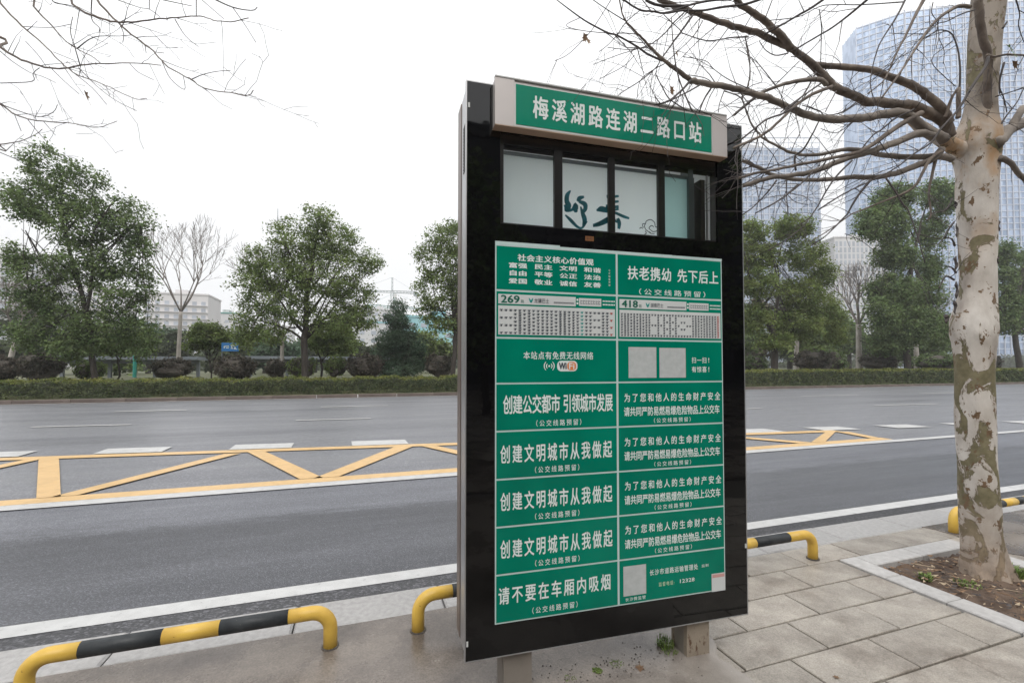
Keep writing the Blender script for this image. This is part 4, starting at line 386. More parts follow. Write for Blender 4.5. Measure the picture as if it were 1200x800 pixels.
LEFT=[['T', [-2.803, 4.674, 4.148, 0.0078], [-2.675, 4.59, 4.001, 0.0068], [-2.517, 4.494, 3.888, 0.0059], [-2.346, 4.392, 3.801, 0.005], [-2.235, 4.326, 3.758, 0.0045], [-2.072, 4.228, 3.731, 0.0039], [-1.965, 4.162, 3.736, 0.0035], [-1.756, 4.034, 3.71, 0.0028], [-1.537, 3.898, 3.675, 0.0023], [-1.332, 3.77, 3.622, 0.0021]], ['T', [-2.742, 4.434, 4.447, 0.0061], [-2.504, 4.285, 4.158, 0.0048], [-2.315, 4.168, 3.952, 0.004], [-2.135, 4.058, 3.786, 0.0033], [-2.009, 3.977, 3.646, 0.0028], [-1.923, 3.924, 3.57, 0.0026], [-1.838, 3.872, 3.503, 0.0024], [-1.661, 3.767, 3.417, 0.002], [-1.534, 3.69, 3.345, 0.0019], [-1.409, 3.615, 3.276, 0.0017], [-1.333, 3.569, 3.268, 0.0017]], ['T', [-2.543, 4.471, 4.518, 0.0065], [-2.323, 4.309, 4.199, 0.0044], [-2.161, 4.195, 4.01, 0.0033], [-2.024, 4.098, 3.855, 0.0027], [-1.932, 4.037, 3.779, 0.0023], [-1.808, 3.955, 3.699, 0.0021], [-1.737, 3.906, 3.637, 0.002]], ['T', [-2.192, 4.147, 4.314, 0.0065], [-1.942, 3.994, 4.072, 0.0052], [-1.84, 3.932, 3.99, 0.0048], [-1.708, 3.854, 3.92, 0.0043], [-1.579, 3.779, 3.873, 0.0039], [-1.453, 3.704, 3.854, 0.0035], [-1.284, 3.602, 3.842, 0.003], [-1.133, 3.511, 3.821, 0.0026], [-1.001, 3.43, 3.8, 0.0024], [-0.914, 3.377, 3.758, 0.0022], [-0.8, 3.306, 3.72, 0.0021], [-0.681, 3.231, 3.722, 0.002]], ['T', [-2.046, 4.096, 4.345, 0.0066], [-1.739, 3.893, 4.04, 0.0051], [-1.598, 3.796, 3.881, 0.0044], [-1.447, 3.692, 3.732, 0.0038], [-1.316, 3.603, 3.613, 0.0034], [-1.233, 3.54, 3.504, 0.003], [-1.094, 3.446, 3.395, 0.0026], [-1.034, 3.405, 3.355, 0.0025], [-0.945, 3.342, 3.279, 0.0023], [-0.774, 3.228, 3.219, 0.0021], [-0.678, 3.161, 3.179, 0.002], [-0.623, 3.12, 3.199, 0.0019]], ['', [-1.037, 3.413, 3.363, 0.0025], [-0.967, 3.374, 3.384, 0.0019], [-0.87, 3.32, 3.392, 0.0014], [-0.788, 3.276, 3.386, 0.0012]], ['T', [-2.847, 4.703, 3.659, 0.0052], [-2.669, 4.598, 3.552, 0.0043], [-2.55, 4.526, 3.464, 0.0038], [-2.417, 4.448, 3.4, 0.0032], [-2.251, 4.35, 3.358, 0.0027], [-2.035, 4.222, 3.317, 0.0021], [-1.964, 4.18, 3.292, 0.0019], [-1.825, 4.096, 3.257, 0.0017], [-1.67, 3.999, 3.281, 0.0016]], ['', [-2.665, 4.591, 3.549, 0.0031], [-2.495, 4.517, 3.478, 0.0023], [-2.343, 4.451, 3.431, 0.0019], [-2.243, 4.405, 3.463, 0.0017], [-2.208, 4.385, 3.517, 0.0016]], ['T', [-2.796, 4.697, 3.254, 0.0042], [-2.684, 4.636, 3.247, 0.0033], [-2.518, 4.545, 3.253, 0.0023], [-2.389, 4.472, 3.289, 0.0017], [-2.315, 4.427, 3.329, 0.0016]], ['', [-2.796, 4.697, 3.237, 0.0031], [-2.667, 4.61, 3.175, 0.0025], [-2.5, 4.495, 3.094, 0.0021]], ['', [-2.629, 4.523, 3.681, 0.0026], [-2.396, 4.444, 3.694, 0.0022], [-2.389, 4.44, 3.755, 0.0021], [-2.342, 4.423, 3.799, 0.0021]], ['', [-1.96, 4.137, 3.721, 0.0031], [-1.986, 4.123, 3.841, 0.0024], [-2.007, 4.111, 3.939, 0.002], [-1.984, 4.084, 4.036, 0.0018]], ['', [-1.953, 4.08, 3.804, 0.0031], [-1.817, 3.996, 3.864, 0.0023], [-1.621, 3.884, 3.84, 0.0017], [-1.525, 3.829, 3.832, 0.0016]], ['', [-1.561, 3.735, 3.839, 0.0025], [-1.533, 3.728, 3.766, 0.0017], [-1.539, 3.732, 3.708, 0.0015]], ['', [-1.797, 3.914, 4.079, 0.003], [-1.796, 3.918, 3.944, 0.0023], [-1.746, 3.902, 3.884, 0.002], [-1.746, 3.903, 3.854, 0.002]], ['', [-1.164, 3.497, 3.789, 0.0025], [-1.097, 3.478, 3.679, 0.0016], [-1.016, 3.452, 3.609, 0.0013]], ['', [-1.032, 3.449, 3.932, 0.0025], [-1.031, 3.452, 3.808, 0.002]], ['', [-0.926, 3.413, 3.925, 0.0041], [-0.793, 3.323, 3.833, 0.0028], [-0.665, 3.238, 3.78, 0.0021], [-0.63, 3.211, 3.79, 0.002]], ['', [-0.805, 3.374, 3.869, 0.0023], [-0.712, 3.291, 3.71, 0.0017], [-0.635, 3.219, 3.565, 0.0015]], ['', [-1.006, 3.44, 3.925, 0.0018], [-0.858, 3.394, 3.791, 0.0013]], ['', [-1.242, 3.531, 3.51, 0.002], [-1.188, 3.516, 3.398, 0.0017], [-1.101, 3.489, 3.327, 0.0016], [-1.108, 3.489, 3.412, 0.0015]], ['', [-1.245, 3.521, 3.918, 0.0022], [-1.059, 3.459, 3.876, 0.0015]], ['', [-1.576, 3.736, 3.998, 0.0022], [-1.415, 3.633, 3.909, 0.0016], [-1.337, 3.583, 3.877, 0.0014], [-1.258, 3.528, 3.805, 0.0012]], ['', [-1.325, 3.548, 3.925, 0.002], [-1.325, 3.55, 3.855, 0.002]], ['', [-1.996, 4.099, 3.649, 0.0023], [-1.818, 3.985, 3.492, 0.0015], [-1.692, 3.899, 3.344, 0.0013]], ['', [-1.937, 4.079, 3.665, 0.0023], [-1.801, 4.001, 3.52, 0.0018], [-1.652, 3.919, 3.394, 0.0014], [-1.492, 3.833, 3.299, 0.0013]], ['', [-2.143, 4.147, 3.68, 0.002], [-2.007, 4.051, 3.54, 0.0015], [-1.877, 3.959, 3.419, 0.0012]], ['', [-2.631, 4.517, 3.927, 0.0026], [-2.518, 4.454, 3.828, 0.0021], [-2.373, 4.375, 3.726, 0.0016], [-2.267, 4.318, 3.681, 0.0014], [-2.161, 4.261, 3.622, 0.0013]], ['', [-2.375, 4.325, 3.93, 0.002], [-2.284, 4.297, 3.826, 0.0017], [-2.23, 4.281, 3.746, 0.0015]], ['', [-1.538, 3.839, 3.629, 0.0018], [-1.481, 3.821, 3.569, 0.0013], [-1.381, 3.789, 3.517, 0.001]], ['', [-2.132, 4.13, 4.175, 0.003], [-2.097, 4.109, 4.129, 0.0027], [-1.965, 4.04, 4.086, 0.0021], [-1.833, 3.97, 4.005, 0.0016], [-1.64, 3.866, 3.892, 0.0013]], ['', [-2.355, 4.334, 3.348, 0.0023], [-2.294, 4.316, 3.268, 0.0016], [-2.226, 4.295, 3.189, 0.0013]], ['', [-2.242, 4.296, 3.332, 0.0018], [-2.158, 4.271, 3.229, 0.0013]], ['', [-2.454, 4.366, 3.396, 0.0018], [-2.4, 4.351, 3.26, 0.0013]], ['', [-1.35, 3.564, 3.623, 0.002], [-1.342, 3.564, 3.566, 0.0012]], ['', [-1.282, 3.543, 3.573, 0.0017], [-1.229, 3.525, 3.566, 0.001]], ['', [-2.391, 4.327, 4.041, 0.0018], [-2.157, 4.187, 3.989, 0.0014], [-1.999, 4.09, 3.982, 0.0013]], ['', [-2.178, 4.26, 3.85, 0.0016], [-2.027, 4.211, 3.786, 0.0013]]]
TRUNK=[[4.383, 2.08, -0.098, 0.162], [4.368, 2.084, -0.036, 0.147], [4.352, 2.086, 0.064, 0.128], [4.334, 2.087, 0.251, 0.114], [4.317, 2.086, 0.507, 0.114], [4.296, 2.084, 0.813, 0.109], [4.277, 2.083, 1.094, 0.113], [4.27, 2.076, 1.437, 0.114], [4.265, 2.073, 1.612, 0.118], [4.263, 2.071, 1.687, 0.126], [4.26, 2.071, 1.749, 0.131], [4.256, 2.069, 1.843, 0.131], [4.27, 2.062, 1.937, 0.119], [4.285, 2.053, 2.08, 0.105], [4.285, 2.047, 2.311, 0.104], [4.281, 2.041, 2.548, 0.109], [4.273, 2.038, 2.779, 0.118], [4.275, 2.033, 2.917, 0.12], [4.271, 2.032, 3.017, 0.131], [4.253, 2.035, 3.11, 0.149], [4.258, 2.031, 3.198, 0.14], [4.284, 2.02, 3.297, 0.107], [4.297, 2.011, 3.435, 0.091], [4.313, 1.999, 3.684, 0.091], [4.326, 1.988, 3.934, 0.093], [4.35, 1.973, 4.184, 0.099], [4.377, 1.954, 4.558, 0.112], [4.398, 1.929, 5.183, 0.113], [4.417, 1.898, 6.056, 0.098]]
BG={'T1': ([[-14.65, 28.4, 11.4, 1.03, 1.18], [-13.28, 28.4, 10.42, 1.18, 1.37], [-15.81, 28.4, 9.68, 0.73, 0.99], [-14.77, 28.4, 9.47, 1.05, 1.18], [-11.5, 28.4, 8.87, 1.27, 1.49], [-13.25, 28.4, 8.56, 1.24, 1.29], [-15.63, 28.4, 6.87, 0.62, 0.66], [-14.86, 28.4, 5.88, 1.16, 1.17], [-12.86, 28.4, 6.65, 1.45, 1.29], [-10.74, 28.4, 7.25, 0.82, 1.77], [-11.25, 28.4, 5.45, 1.21, 1.49], [-14.01, 28.4, 4.45, 1.26, 1.1], [-12.11, 28.4, 3.45, 1.45, 1.21], [-15.13, 28.4, 3.16, 0.97, 0.91], [-10.67, 28.4, 3.04, 0.82, 1.41], [-13.47, 28.4, 2.56, 1.22, 0.76], [-15.39, 28.4, 4.72, 0.85, 0.58]], [[[-12.51, 28.4, 0.64, 0.134], [-12.68, 28.4, 2.57, 0.121], [-12.92, 28.4, 3.98, 0.106], [-13.36, 28.4, 5.97, 0.092], [-13.89, 28.4, 8.29, 0.064], [-14.4, 28.4, 10.58, 0.025]], [[-12.92, 28.4, 3.98, 0.08], [-12.61, 28.4, 5.81, 0.068], [-12.57, 28.4, 7.76, 0.054], [-11.69, 28.4, 9.6, 0.028]], [[-13.36, 28.4, 5.97, 0.052], [-14.39, 28.4, 6.97, 0.025], [-15.4, 28.4, 8.14, 0.012]], [[-12.92, 28.4, 3.98, 0.053], [-14.01, 28.4, 4.45, 0.038], [-15.17, 28.4, 5.03, 0.012]], [[-12.76, 28.4, 3.21, 0.053], [-11.59, 28.4, 4.11, 0.042], [-10.7, 28.4, 5.03, 0.015]], [[-13.89, 28.4, 8.29, 0.039], [-13.1, 28.4, 9.66, 0.027], [-12.95, 28.4, 10.99, 0.013]], [[-12.68, 28.4, 2.57, 0.04], [-13.97, 28.4, 2.85, 0.025], [-14.97, 28.4, 3.16, 0.012]], [[-12.57, 28.4, 7.76, 0.041], [-11.31, 28.4, 8.54, 0.029], [-10.77, 28.4, 8.95, 0.015]]]), 'T3': ([[-2.27, 28.4, 10.01, 1.0, 0.89], [-3.38, 28.4, 8.71, 1.76, 1.27], [-1.38, 28.4, 8.89, 1.58, 1.3], [0.34, 28.4, 7.71, 1.07, 0.82], [-5.44, 28.4, 7.43, 0.91, 0.95], [-5.71, 28.4, 5.98, 1.06, 1.04], [-4.15, 28.4, 6.7, 1.72, 1.35], [-2.01, 28.4, 6.69, 2.06, 1.39], [-0.41, 28.4, 5.78, 1.33, 1.41], [-5.48, 28.4, 4.24, 1.15, 1.23], [-3.69, 28.4, 4.79, 1.57, 1.06], [-1.15, 28.4, 4.29, 1.77, 1.1], [-6.01, 28.4, 3.0, 0.65, 0.56], [-4.62, 28.4, 3.31, 0.93, 0.57], [0.22, 28.4, 4.44, 0.77, 0.81]], [[[-2.89, 28.4, 0.67, 0.188], [-2.92, 28.4, 2.96, 0.179], [-2.88, 28.4, 3.55, 0.17], [-2.77, 28.4, 5.91, 0.114], [-2.47, 28.4, 7.9, 0.077], [-2.23, 28.4, 10.16, 0.039]], [[-2.92, 28.4, 3.35, 0.094], [-3.68, 28.4, 4.4, 0.065], [-4.57, 28.4, 5.81, 0.036], [-5.23, 28.4, 7.21, 0.018]], [[-2.88, 28.4, 3.69, 0.094], [-1.98, 28.4, 4.21, 0.058], [-0.73, 28.4, 4.61, 0.04], [0.22, 28.4, 5.05, 0.02]], [[-2.84, 28.4, 4.33, 0.095], [-1.91, 28.4, 5.7, 0.058], [-0.99, 28.4, 7.26, 0.04], [0.19, 28.4, 7.85, 0.021]], [[-2.92, 28.4, 2.96, 0.075], [-3.89, 28.4, 3.67, 0.055], [-5.4, 28.4, 4.1, 0.026]], [[-2.77, 28.4, 5.91, 0.076], [-3.5, 28.4, 7.33, 0.056], [-3.95, 28.4, 8.52, 0.018]], [[-2.77, 28.4, 5.66, 0.057], [-1.69, 28.4, 7.46, 0.039], [-1.24, 28.4, 8.75, 0.02]]]), 'T4': ([[5.42, 28.4, 9.5, 1.61, 1.19], [4.14, 28.4, 8.15, 0.94, 1.28], [6.42, 28.4, 7.77, 1.74, 1.64], [4.52, 28.4, 6.3, 1.37, 1.28], [6.7, 28.4, 5.87, 1.85, 1.53], [3.99, 28.4, 4.94, 0.73, 0.64], [5.06, 28.4, 4.18, 1.17, 0.64], [8.7, 28.4, 7.09, 1.68, 1.96], [7.27, 28.4, 4.24, 1.64, 1.1], [5.58, 28.4, 10.44, 0.65, 0.43]], [[[5.67, 28.4, 0.58, 0.159], [5.77, 28.4, 3.12, 0.148], [5.93, 28.4, 4.75, 0.137], [6.14, 28.4, 6.94, 0.092], [6.03, 28.4, 9.12, 0.046]], [[5.77, 28.4, 3.93, 0.068], [4.79, 28.4, 5.24, 0.045], [4.25, 28.4, 6.82, 0.022]], [[5.93, 28.4, 4.75, 0.069], [6.98, 28.4, 5.88, 0.046], [7.83, 28.4, 7.59, 0.024]]]), 'T6': ([[29.79, 28.4, 12.37, 1.83, 1.1], [34.1, 28.4, 13.07, 1.83, 1.07], [30.82, 28.4, 10.51, 1.95, 1.39], [35.3, 28.4, 10.86, 1.83, 1.44], [37.63, 28.4, 9.42, 1.09, 1.17], [30.33, 28.4, 8.05, 1.7, 1.24], [34.94, 28.4, 7.59, 1.94, 1.43], [38.16, 28.4, 6.5, 1.57, 1.62], [30.28, 28.4, 5.49, 1.58, 1.24], [34.88, 28.4, 5.22, 2.42, 1.43], [39.55, 28.4, 4.84, 0.97, 1.49], [32.04, 28.4, 3.59, 1.45, 0.84], [27.32, 28.4, 8.88, 1.52, 2.69]], [[[32.27, 28.4, 1.01, 0.282], [32.22, 28.4, 3.45, 0.257], [32.06, 28.4, 4.29, 0.232], [31.01, 28.4, 6.34, 0.155], [29.89, 28.4, 8.37, 0.103], [29.23, 28.4, 10.73, 0.052]], [[32.14, 28.4, 3.94, 0.154], [34.39, 28.4, 4.63, 0.129], [37.34, 28.4, 5.51, 0.077], [39.91, 28.4, 6.35, 0.026]], [[32.06, 28.4, 4.43, 0.155], [32.77, 28.4, 7.48, 0.103], [33.11, 28.4, 10.69, 0.052], [34.1, 28.4, 12.92, 0.026]], [[31.01, 28.4, 6.34, 0.103], [32.14, 28.4, 8.5, 0.078], [30.83, 28.4, 11.21, 0.026]], [[34.39, 28.4, 4.63, 0.077], [35.41, 28.4, 7.25, 0.052], [36.93, 28.4, 9.52, 0.026]]]), 'T7': ([[48.36, 28.6, 17.77, 1.84, 1.29], [53.32, 28.6, 18.04, 1.72, 1.84], [44.43, 28.6, 14.61, 1.1, 1.72], [47.08, 28.6, 14.88, 1.96, 1.91], [52.81, 28.6, 14.62, 1.34, 1.83], [47.58, 28.6, 12.03, 1.83, 1.44], [53.07, 28.6, 11.3, 1.22, 1.5], [47.47, 28.6, 8.66, 2.19, 1.75], [52.08, 28.6, 8.5, 1.58, 1.98], [45.09, 28.6, 6.34, 1.46, 1.56], [48.79, 28.6, 5.51, 2.67, 1.93], [53.22, 28.6, 4.98, 1.21, 1.82], [47.31, 28.6, 3.72, 1.82, 1.11]], [[[48.75, 28.6, 0.94, 0.282], [48.63, 28.6, 4.3, 0.258], [48.87, 28.6, 7.93, 0.207], [49.83, 28.6, 11.4, 0.155], [51.33, 28.6, 15.48, 0.078], [52.69, 28.6, 18.13, 0.026]], [[49.83, 28.6, 11.4, 0.13], [48.19, 28.6, 12.57, 0.104], [45.9, 28.6, 14.28, 0.052], [44.8, 28.6, 15.6, 0.026]], [[48.87, 28.6, 7.93, 0.103], [46.29, 28.6, 8.2, 0.078], [44.6, 28.6, 8.9, 0.026]], [[48.68, 28.6, 5.91, 0.103], [51.67, 28.6, 7.65, 0.077], [53.61, 28.6, 8.57, 0.026]], [[50.64, 28.6, 13.35, 0.078], [48.87, 28.6, 15.22, 0.052], [48.34, 28.6, 17.2, 0.026]]]), 'T8': ([[65.86, 28.6, 13.49, 1.1, 1.45], [70.43, 28.6, 13.66, 2.09, 2.25], [65.14, 28.6, 10.98, 0.98, 1.63], [71.4, 28.6, 10.43, 2.2, 2.63], [65.31, 28.6, 8.27, 1.1, 1.44], [70.56, 28.6, 6.91, 2.07, 2.05], [64.61, 28.6, 6.16, 0.97, 1.26], [74.54, 28.6, 13.02, 1.23, 2.88]], [[[66.78, 28.6, 0.86, 0.283], [66.06, 28.6, 4.94, 0.232], [66.71, 28.6, 8.79, 0.181], [67.98, 28.6, 12.55, 0.078]], [[66.24, 28.6, 5.58, 0.129], [64.36, 28.6, 7.32, 0.078], [64.0, 28.6, 9.11, 0.026]], [[66.71, 28.6, 8.79, 0.104], [70.28, 28.6, 10.83, 0.052]]]), 'T5': ([[2.5, 31.0, 5.47, 0.55, 0.68], [2.34, 31.0, 4.67, 0.93, 0.68], [2.84, 31.0, 3.89, 1.11, 0.74], [2.13, 31.0, 3.3, 1.2, 0.73], [3.13, 31.0, 2.92, 1.33, 0.8], [2.03, 31.0, 2.17, 1.41, 0.79], [3.36, 31.0, 1.84, 1.34, 0.8], [2.42, 31.0, 1.27, 1.64, 0.56], [1.06, 31.0, 1.83, 0.64, 0.67], [4.15, 31.0, 2.07, 0.51, 0.69]], [[[2.48, 31.0, 0.65, 0.093], [2.52, 31.0, 3.2, 0.07], [2.5, 31.0, 5.18, 0.023]], [[2.81, 31.0, 0.65, 0.07], [3.13, 31.0, 2.64, 0.035]]]), 'small1': ([[-8.87, 33.0, 3.9, 0.8, 0.43], [-9.46, 33.0, 3.41, 0.61, 0.48], [-8.21, 33.0, 3.43, 0.63, 0.48], [-8.86, 33.0, 3.21, 0.98, 0.53], [-9.67, 33.0, 2.87, 0.39, 0.32], [-7.92, 33.0, 2.9, 0.41, 0.38]], [[[-8.73, 33.0, 1.12, 0.038], [-8.93, 33.0, 2.14, 0.028], [-9.26, 33.0, 2.83, 0.019]], [[-8.73, 33.0, 1.12, 0.038], [-8.75, 33.0, 2.14, 0.028], [-8.76, 33.0, 3.1, 0.019]], [[-8.69, 33.0, 1.12, 0.038], [-8.52, 33.0, 2.14, 0.029], [-8.25, 33.0, 3.0, 0.019]]]), 'small2': ([[-13.02, 33.0, 3.13, 1.01, 0.61], [-13.76, 33.0, 2.71, 0.68, 0.45], [-12.38, 33.0, 2.63, 0.64, 0.41]], [[[-13.44, 33.0, 0.79, 0.049], [-13.46, 33.0, 1.8, 0.049], [-13.71, 33.0, 2.41, 0.016]], [[-13.46, 33.0, 1.8, 0.033], [-13.1, 33.0, 2.62, 0.016]]]), 'small3': ([[-1.92, 33.0, 3.92, 1.5, 0.69], [-2.61, 33.0, 3.21, 0.95, 0.57], [-1.0, 33.0, 3.12, 1.09, 0.58], [-1.91, 33.0, 2.76, 1.28, 0.4]], [[[-2.32, 33.0, 0.87, 0.067], [-2.33, 33.0, 1.84, 0.067], [-2.7, 33.0, 2.64, 0.022]], [[-2.33, 33.0, 1.84, 0.045], [-1.8, 33.0, 2.65, 0.023]]])}
BARE={'a': ([-11.44, 36.0, 0.7], [-11.32, 36.0, 5.22], [-11.43, 36.0, 11.98], 0.171), 'b': ([-18.52, 33.0, 0.79], [-18.13, 33.0, 3.31], [-18.21, 33.0, 6.87], 0.166), 'c': ([40.21, 33.0, 1.17], [40.39, 33.0, 4.23], [40.51, 33.0, 9.83], 0.289), 'd': ([48.91, 33.0, 1.15], [48.92, 33.0, 5.9], [49.12, 33.0, 13.01], 0.352), 'e': ([57.93, 33.0, 1.12], [57.75, 33.0, 4.02], [57.99, 33.0, 10.88], 0.327), 'f': ([-4.74, 33.0, 0.94], [-4.72, 33.0, 3.45], [-4.79, 33.0, 9.63], 0.167)}
CAL_STROKES=[([(0.4457, 2.3438), (0.4511, 2.3284), (0.4423, 2.3117), (0.4524, 2.3063)], [0.0213, 0.0255, 0.0213, 0.0128]), ([(0.527, 2.3744), (0.5099, 2.3502), (0.5064, 2.3211), (0.5165, 2.2964), (0.5028, 2.276), (0.5335, 2.2788), (0.5541, 2.3064), (0.5527, 2.2806), (0.5643, 2.2784)], [0.0085, 0.0255, 0.0298, 0.034, 0.0255, 0.017, 0.0255, 0.034, 0.0128]), ([(0.4961, 2.3009), (0.5062, 2.2763)], [0.017, 0.0213]), ([(0.5645, 2.3235), (0.5749, 2.3406), (0.5992, 2.3507)], [0.017, 0.0255, 0.0128]), ([(0.5714, 2.3241), (0.6025, 2.3142), (0.6059, 2.2919), (0.5954, 2.2748)], [0.017, 0.0298, 0.0255, 0.0213]), ([(0.5803, 2.2992), (0.5919, 2.2648), (0.6021, 2.2334), (0.5951, 2.2038)], [0.0085, 0.0255, 0.0298, 0.017]), ([(0.498, 2.25), (0.5265, 2.227), (0.5606, 2.1978), (0.5881, 2.1936), (0.6105, 2.2309)], [0.0085, 0.0213, 0.017, 0.0128, 0.0213]), ([(0.6724, 2.2915), (0.6937, 2.3033), (0.7221, 2.2993), (0.74, 2.2977)], [0.0128, 0.0213, 0.0213, 0.0255]), ([(0.6473, 2.2049), (0.679, 2.2172), (0.7146, 2.2365), (0.7433, 2.2586)], [0.0085, 0.0213, 0.0298, 0.0298]), ([(0.7261, 2.3653), (0.7368, 2.3631), (0.7476, 2.3707)], [0.0213, 0.0255, 0.0213]), ([(0.7186, 2.3154), (0.7293, 2.3151), (0.7401, 2.3207)], [0.017, 0.0213, 0.0213]), ([(0.7331, 2.343), (0.7352, 2.3334)], [0.017, 0.0128]), ([(0.723, 2.3668), (0.7585, 2.3667), (0.7916, 2.3737)], [0.0128, 0.017, 0.0128]), ([(0.728, 2.3373), (0.7583, 2.3402), (0.7914, 2.3458)], [0.0106, 0.017, 0.0128]), ([(0.7187, 2.3123), (0.7581, 2.3136), (0.7912, 2.3191)], [0.0106, 0.017, 0.017]), ([(0.7585, 2.3764), (0.7543, 2.3398), (0.7594, 2.3041), (0.7643, 2.2563)], [0.0085, 0.0128, 0.0128, 0.0128]), ([(0.6667, 2.2896), (0.7121, 2.2901), (0.7645, 2.2865), (0.8175, 2.2706), (0.851, 2.2638)], [0.0128, 0.0213, 0.017, 0.0191, 0.0128]), ([(0.7382, 2.2901), (0.7912, 2.307)], [0.0128, 0.0128]), ([(0.7842, 2.258), (0.7933, 2.2346), (0.7905, 2.2042)], [0.0213, 0.0255, 0.017]), ([(0.7643, 2.2563), (0.7774, 2.2393), (0.7907, 2.2465)], [0.0128, 0.0128, 0.0128]), ([(0.647, 2.2129), (0.6857, 2.2256), (0.7315, 2.2511), (0.7644, 2.2684)], [0.0106, 0.0213, 0.0255, 0.0213])]
CLOUD=[([(0.9318, 2.2209), (0.9276, 2.24), (0.9451, 2.2454), (0.9496, 2.2575), (0.976, 2.2676), (0.998, 2.2538), (1.0022, 2.2344), (1.0155, 2.2276), (1.0109, 2.2115), (0.9887, 2.2058), (0.9755, 2.2126), (0.9651, 2.2236), (0.9802, 2.2366), (0.9934, 2.2313)], [0.0043, 0.0043, 0.0043, 0.0043, 0.0043, 0.0043, 0.0043, 0.0043, 0.0043, 0.0043, 0.0043, 0.0043, 0.0043, 0.0043]), ([(0.9451, 2.2454), (0.9389, 2.2293), (0.9492, 2.2105), (0.9754, 2.1985)], [0.0043, 0.0043, 0.0043, 0.0043]), ([(0.91, 2.2152), (0.9188, 2.2221), (0.9274, 2.2166)], [0.0043, 0.0043, 0.0043]), ([(0.9422, 2.2061), (0.9491, 2.1949), (0.9385, 2.1862)], [0.0043, 0.0043, 0.0043]), ([(0.9623, 2.2037), (0.9754, 2.1954), (0.9974, 2.1947)], [0.0034, 0.0034, 0.0034])]
STUB_P=[(4.316, 2.049, 3.011), (4.116, 2.061, 3.088), (3.89, 2.062, 3.134), (3.669, 2.041, 3.165), (3.465, 2.003, 3.192)]
FLAKES=[((4.002, 2.02, 2.514), 0.1, 0.007), ((3.999, 2.028, 2.284), 0.1, 0.009), ((4.006, 2.031, 2.103), 0.12, 0.01), ((3.995, 2.038, 1.971), 0.1, 0.011), ((3.939, 2.059, 1.874), 0.07, 0.014), ((4.322, 1.943, 2.548), 0.08, 0.01), ((4.319, 1.951, 2.292), 0.06, 0.006), ((3.971, 2.006, 2.663), 0.05, 0.008)]
# ================= SETTING =================
RZ = -.10; RS = 1.6/1.5          # road surface level; markings measured at z=0 are carried down to it
ground = MB().box(-900, 1500, -700, 3.17, -.6, -.045)
struct = lambda name, mb, m, **k: mb.build(name, m, None, kind='structure', **k)
struct('ground', ground, M['joint'])
struct('road', MB().box(-900, 1500, 3.18, 25.35, -.5, RZ), M['asphalt'])
def strip(y0, y1, z, seed, m, name, jag=.05, step=.35, x0=-14, x1=60):
    r = random.Random(seed); mb = MB(); n = int((x1-x0)/step); a = []
    for i in range(n+1):
        x = x0+i*step; a.append((x, y0, y1+r.uniform(-jag, jag)))
    a = [(-300, y0, y1)] + a + [(600, y0, y1)]
    for p, q in zip(a, a[1:]): mb.quad([(p[0], p[1], z), (q[0], q[1], z), (q[0], q[2], z), (p[0], p[2], z)])
    return struct(name, mb, m)
strip(3.52, 6.62, RZ+.004, 3, M['asphalt_near'], 'bus_lane_asphalt', .004)
def gutter():
    mb = MB(); r = random.Random(4); n = 420; X0 = -12; st = .1
    for i in range(n):
        x = X0+i*st; z = RZ+.012
        mb.quad([(x, 3.17, z+.03), (x+st, 3.17, z+.03), (x+st, 3.53, z), (x, 3.53, z)])
    return mb
struct('gutter', gutter(), M['gutter'])
# ---- markings ----
def mk(polys, name, m, z=RZ+.016, sub=0):
    mb = MB()
    for p in polys: mb.quad([(x*RS, y*RS, z) for x, y in p])
    return struct(name, mb, m)
def ribbon(x0, x1, f0, f1, step=1.5):
    out = []; n = max(1, int((x1-x0)/step))
    for i in range(n):
        a = x0+(x1-x0)*i/n; b = x0+(x1-x0)*(i+1)/n; out.append([(a, f0(a)), (b, f0(b)), (b, f1(b)), (a, f1(a))])
    return out
mk(ribbon(-40, 90, lambda x: 3.295, lambda x: 3.44), 'edge_line_marking', M['white_paint'])
mk(ribbon(-40, 10.4, lambda x: 6.19, lambda x: 6.405) + ribbon(10.4, 90, lambda x: 6.19, lambda x: 6.37), 'bay_line_marking', M['white_paint'])
yt = lambda x: 9.80-.1235*(x+5.56); yb = lambda x: yt(x)-.27
Y = ribbon(-14, 10.45, lambda x: 6.41, lambda x: 6.66) + ribbon(-14, 10.6, yb, yt)
mk(Y, 'yellow_bay_outline_marking', M['yellow_paint'])
D = [[(-4.88, 9.45), (-3.44, 6.64), (-3.22, 6.64), (-4.60, 9.41)], [(-2.16, 9.0), (-3.32, 6.65), (-3.08, 6.65), (-1.9, 8.98)], [(-1.82, 9.06), (-.72, 6.65), (-.44, 6.65), (-1.54, 9.02)],
     [(.66, 8.78), (-.55, 6.65), (-.24, 6.65), (1.0, 8.74)], [(1.14, 8.70), (2.10, 6.65), (2.36, 6.65), (1.40, 8.66)], [(3.5, 8.42), (2.42, 6.65), (2.72, 6.65), (3.8, 8.38)],
     [(3.9, 8.37), (4.9, 6.65), (5.2, 6.65), (4.2, 8.34)], [(6.4, 8.07), (5.3, 6.65), (5.6, 6.65), (6.75, 8.03)], [(7.3, 7.95), (8.16, 6.65), (8.5, 6.65), (7.6, 7.92)], [(10.12, 7.6), (8.44, 6.64), (8.84, 6.64), (10.42, 7.58)], [(10.42, 7.56), (10.16, 6.64), (10.4, 6.64), (10.70, 7.5)],
     [(-4.84, 9.42), (-5.45, 6.65), (-5.72, 6.65), (-5.06, 9.46)], [(-7.2, 9.74), (-5.85, 6.65), (-6.1, 6.65), (-7.5, 9.78)]]
mk(D, 'yellow_zigzag_marking', M['yellow_paint'], RZ+.020)
wb = lambda x: 9.71-.1285*(x+4.3)
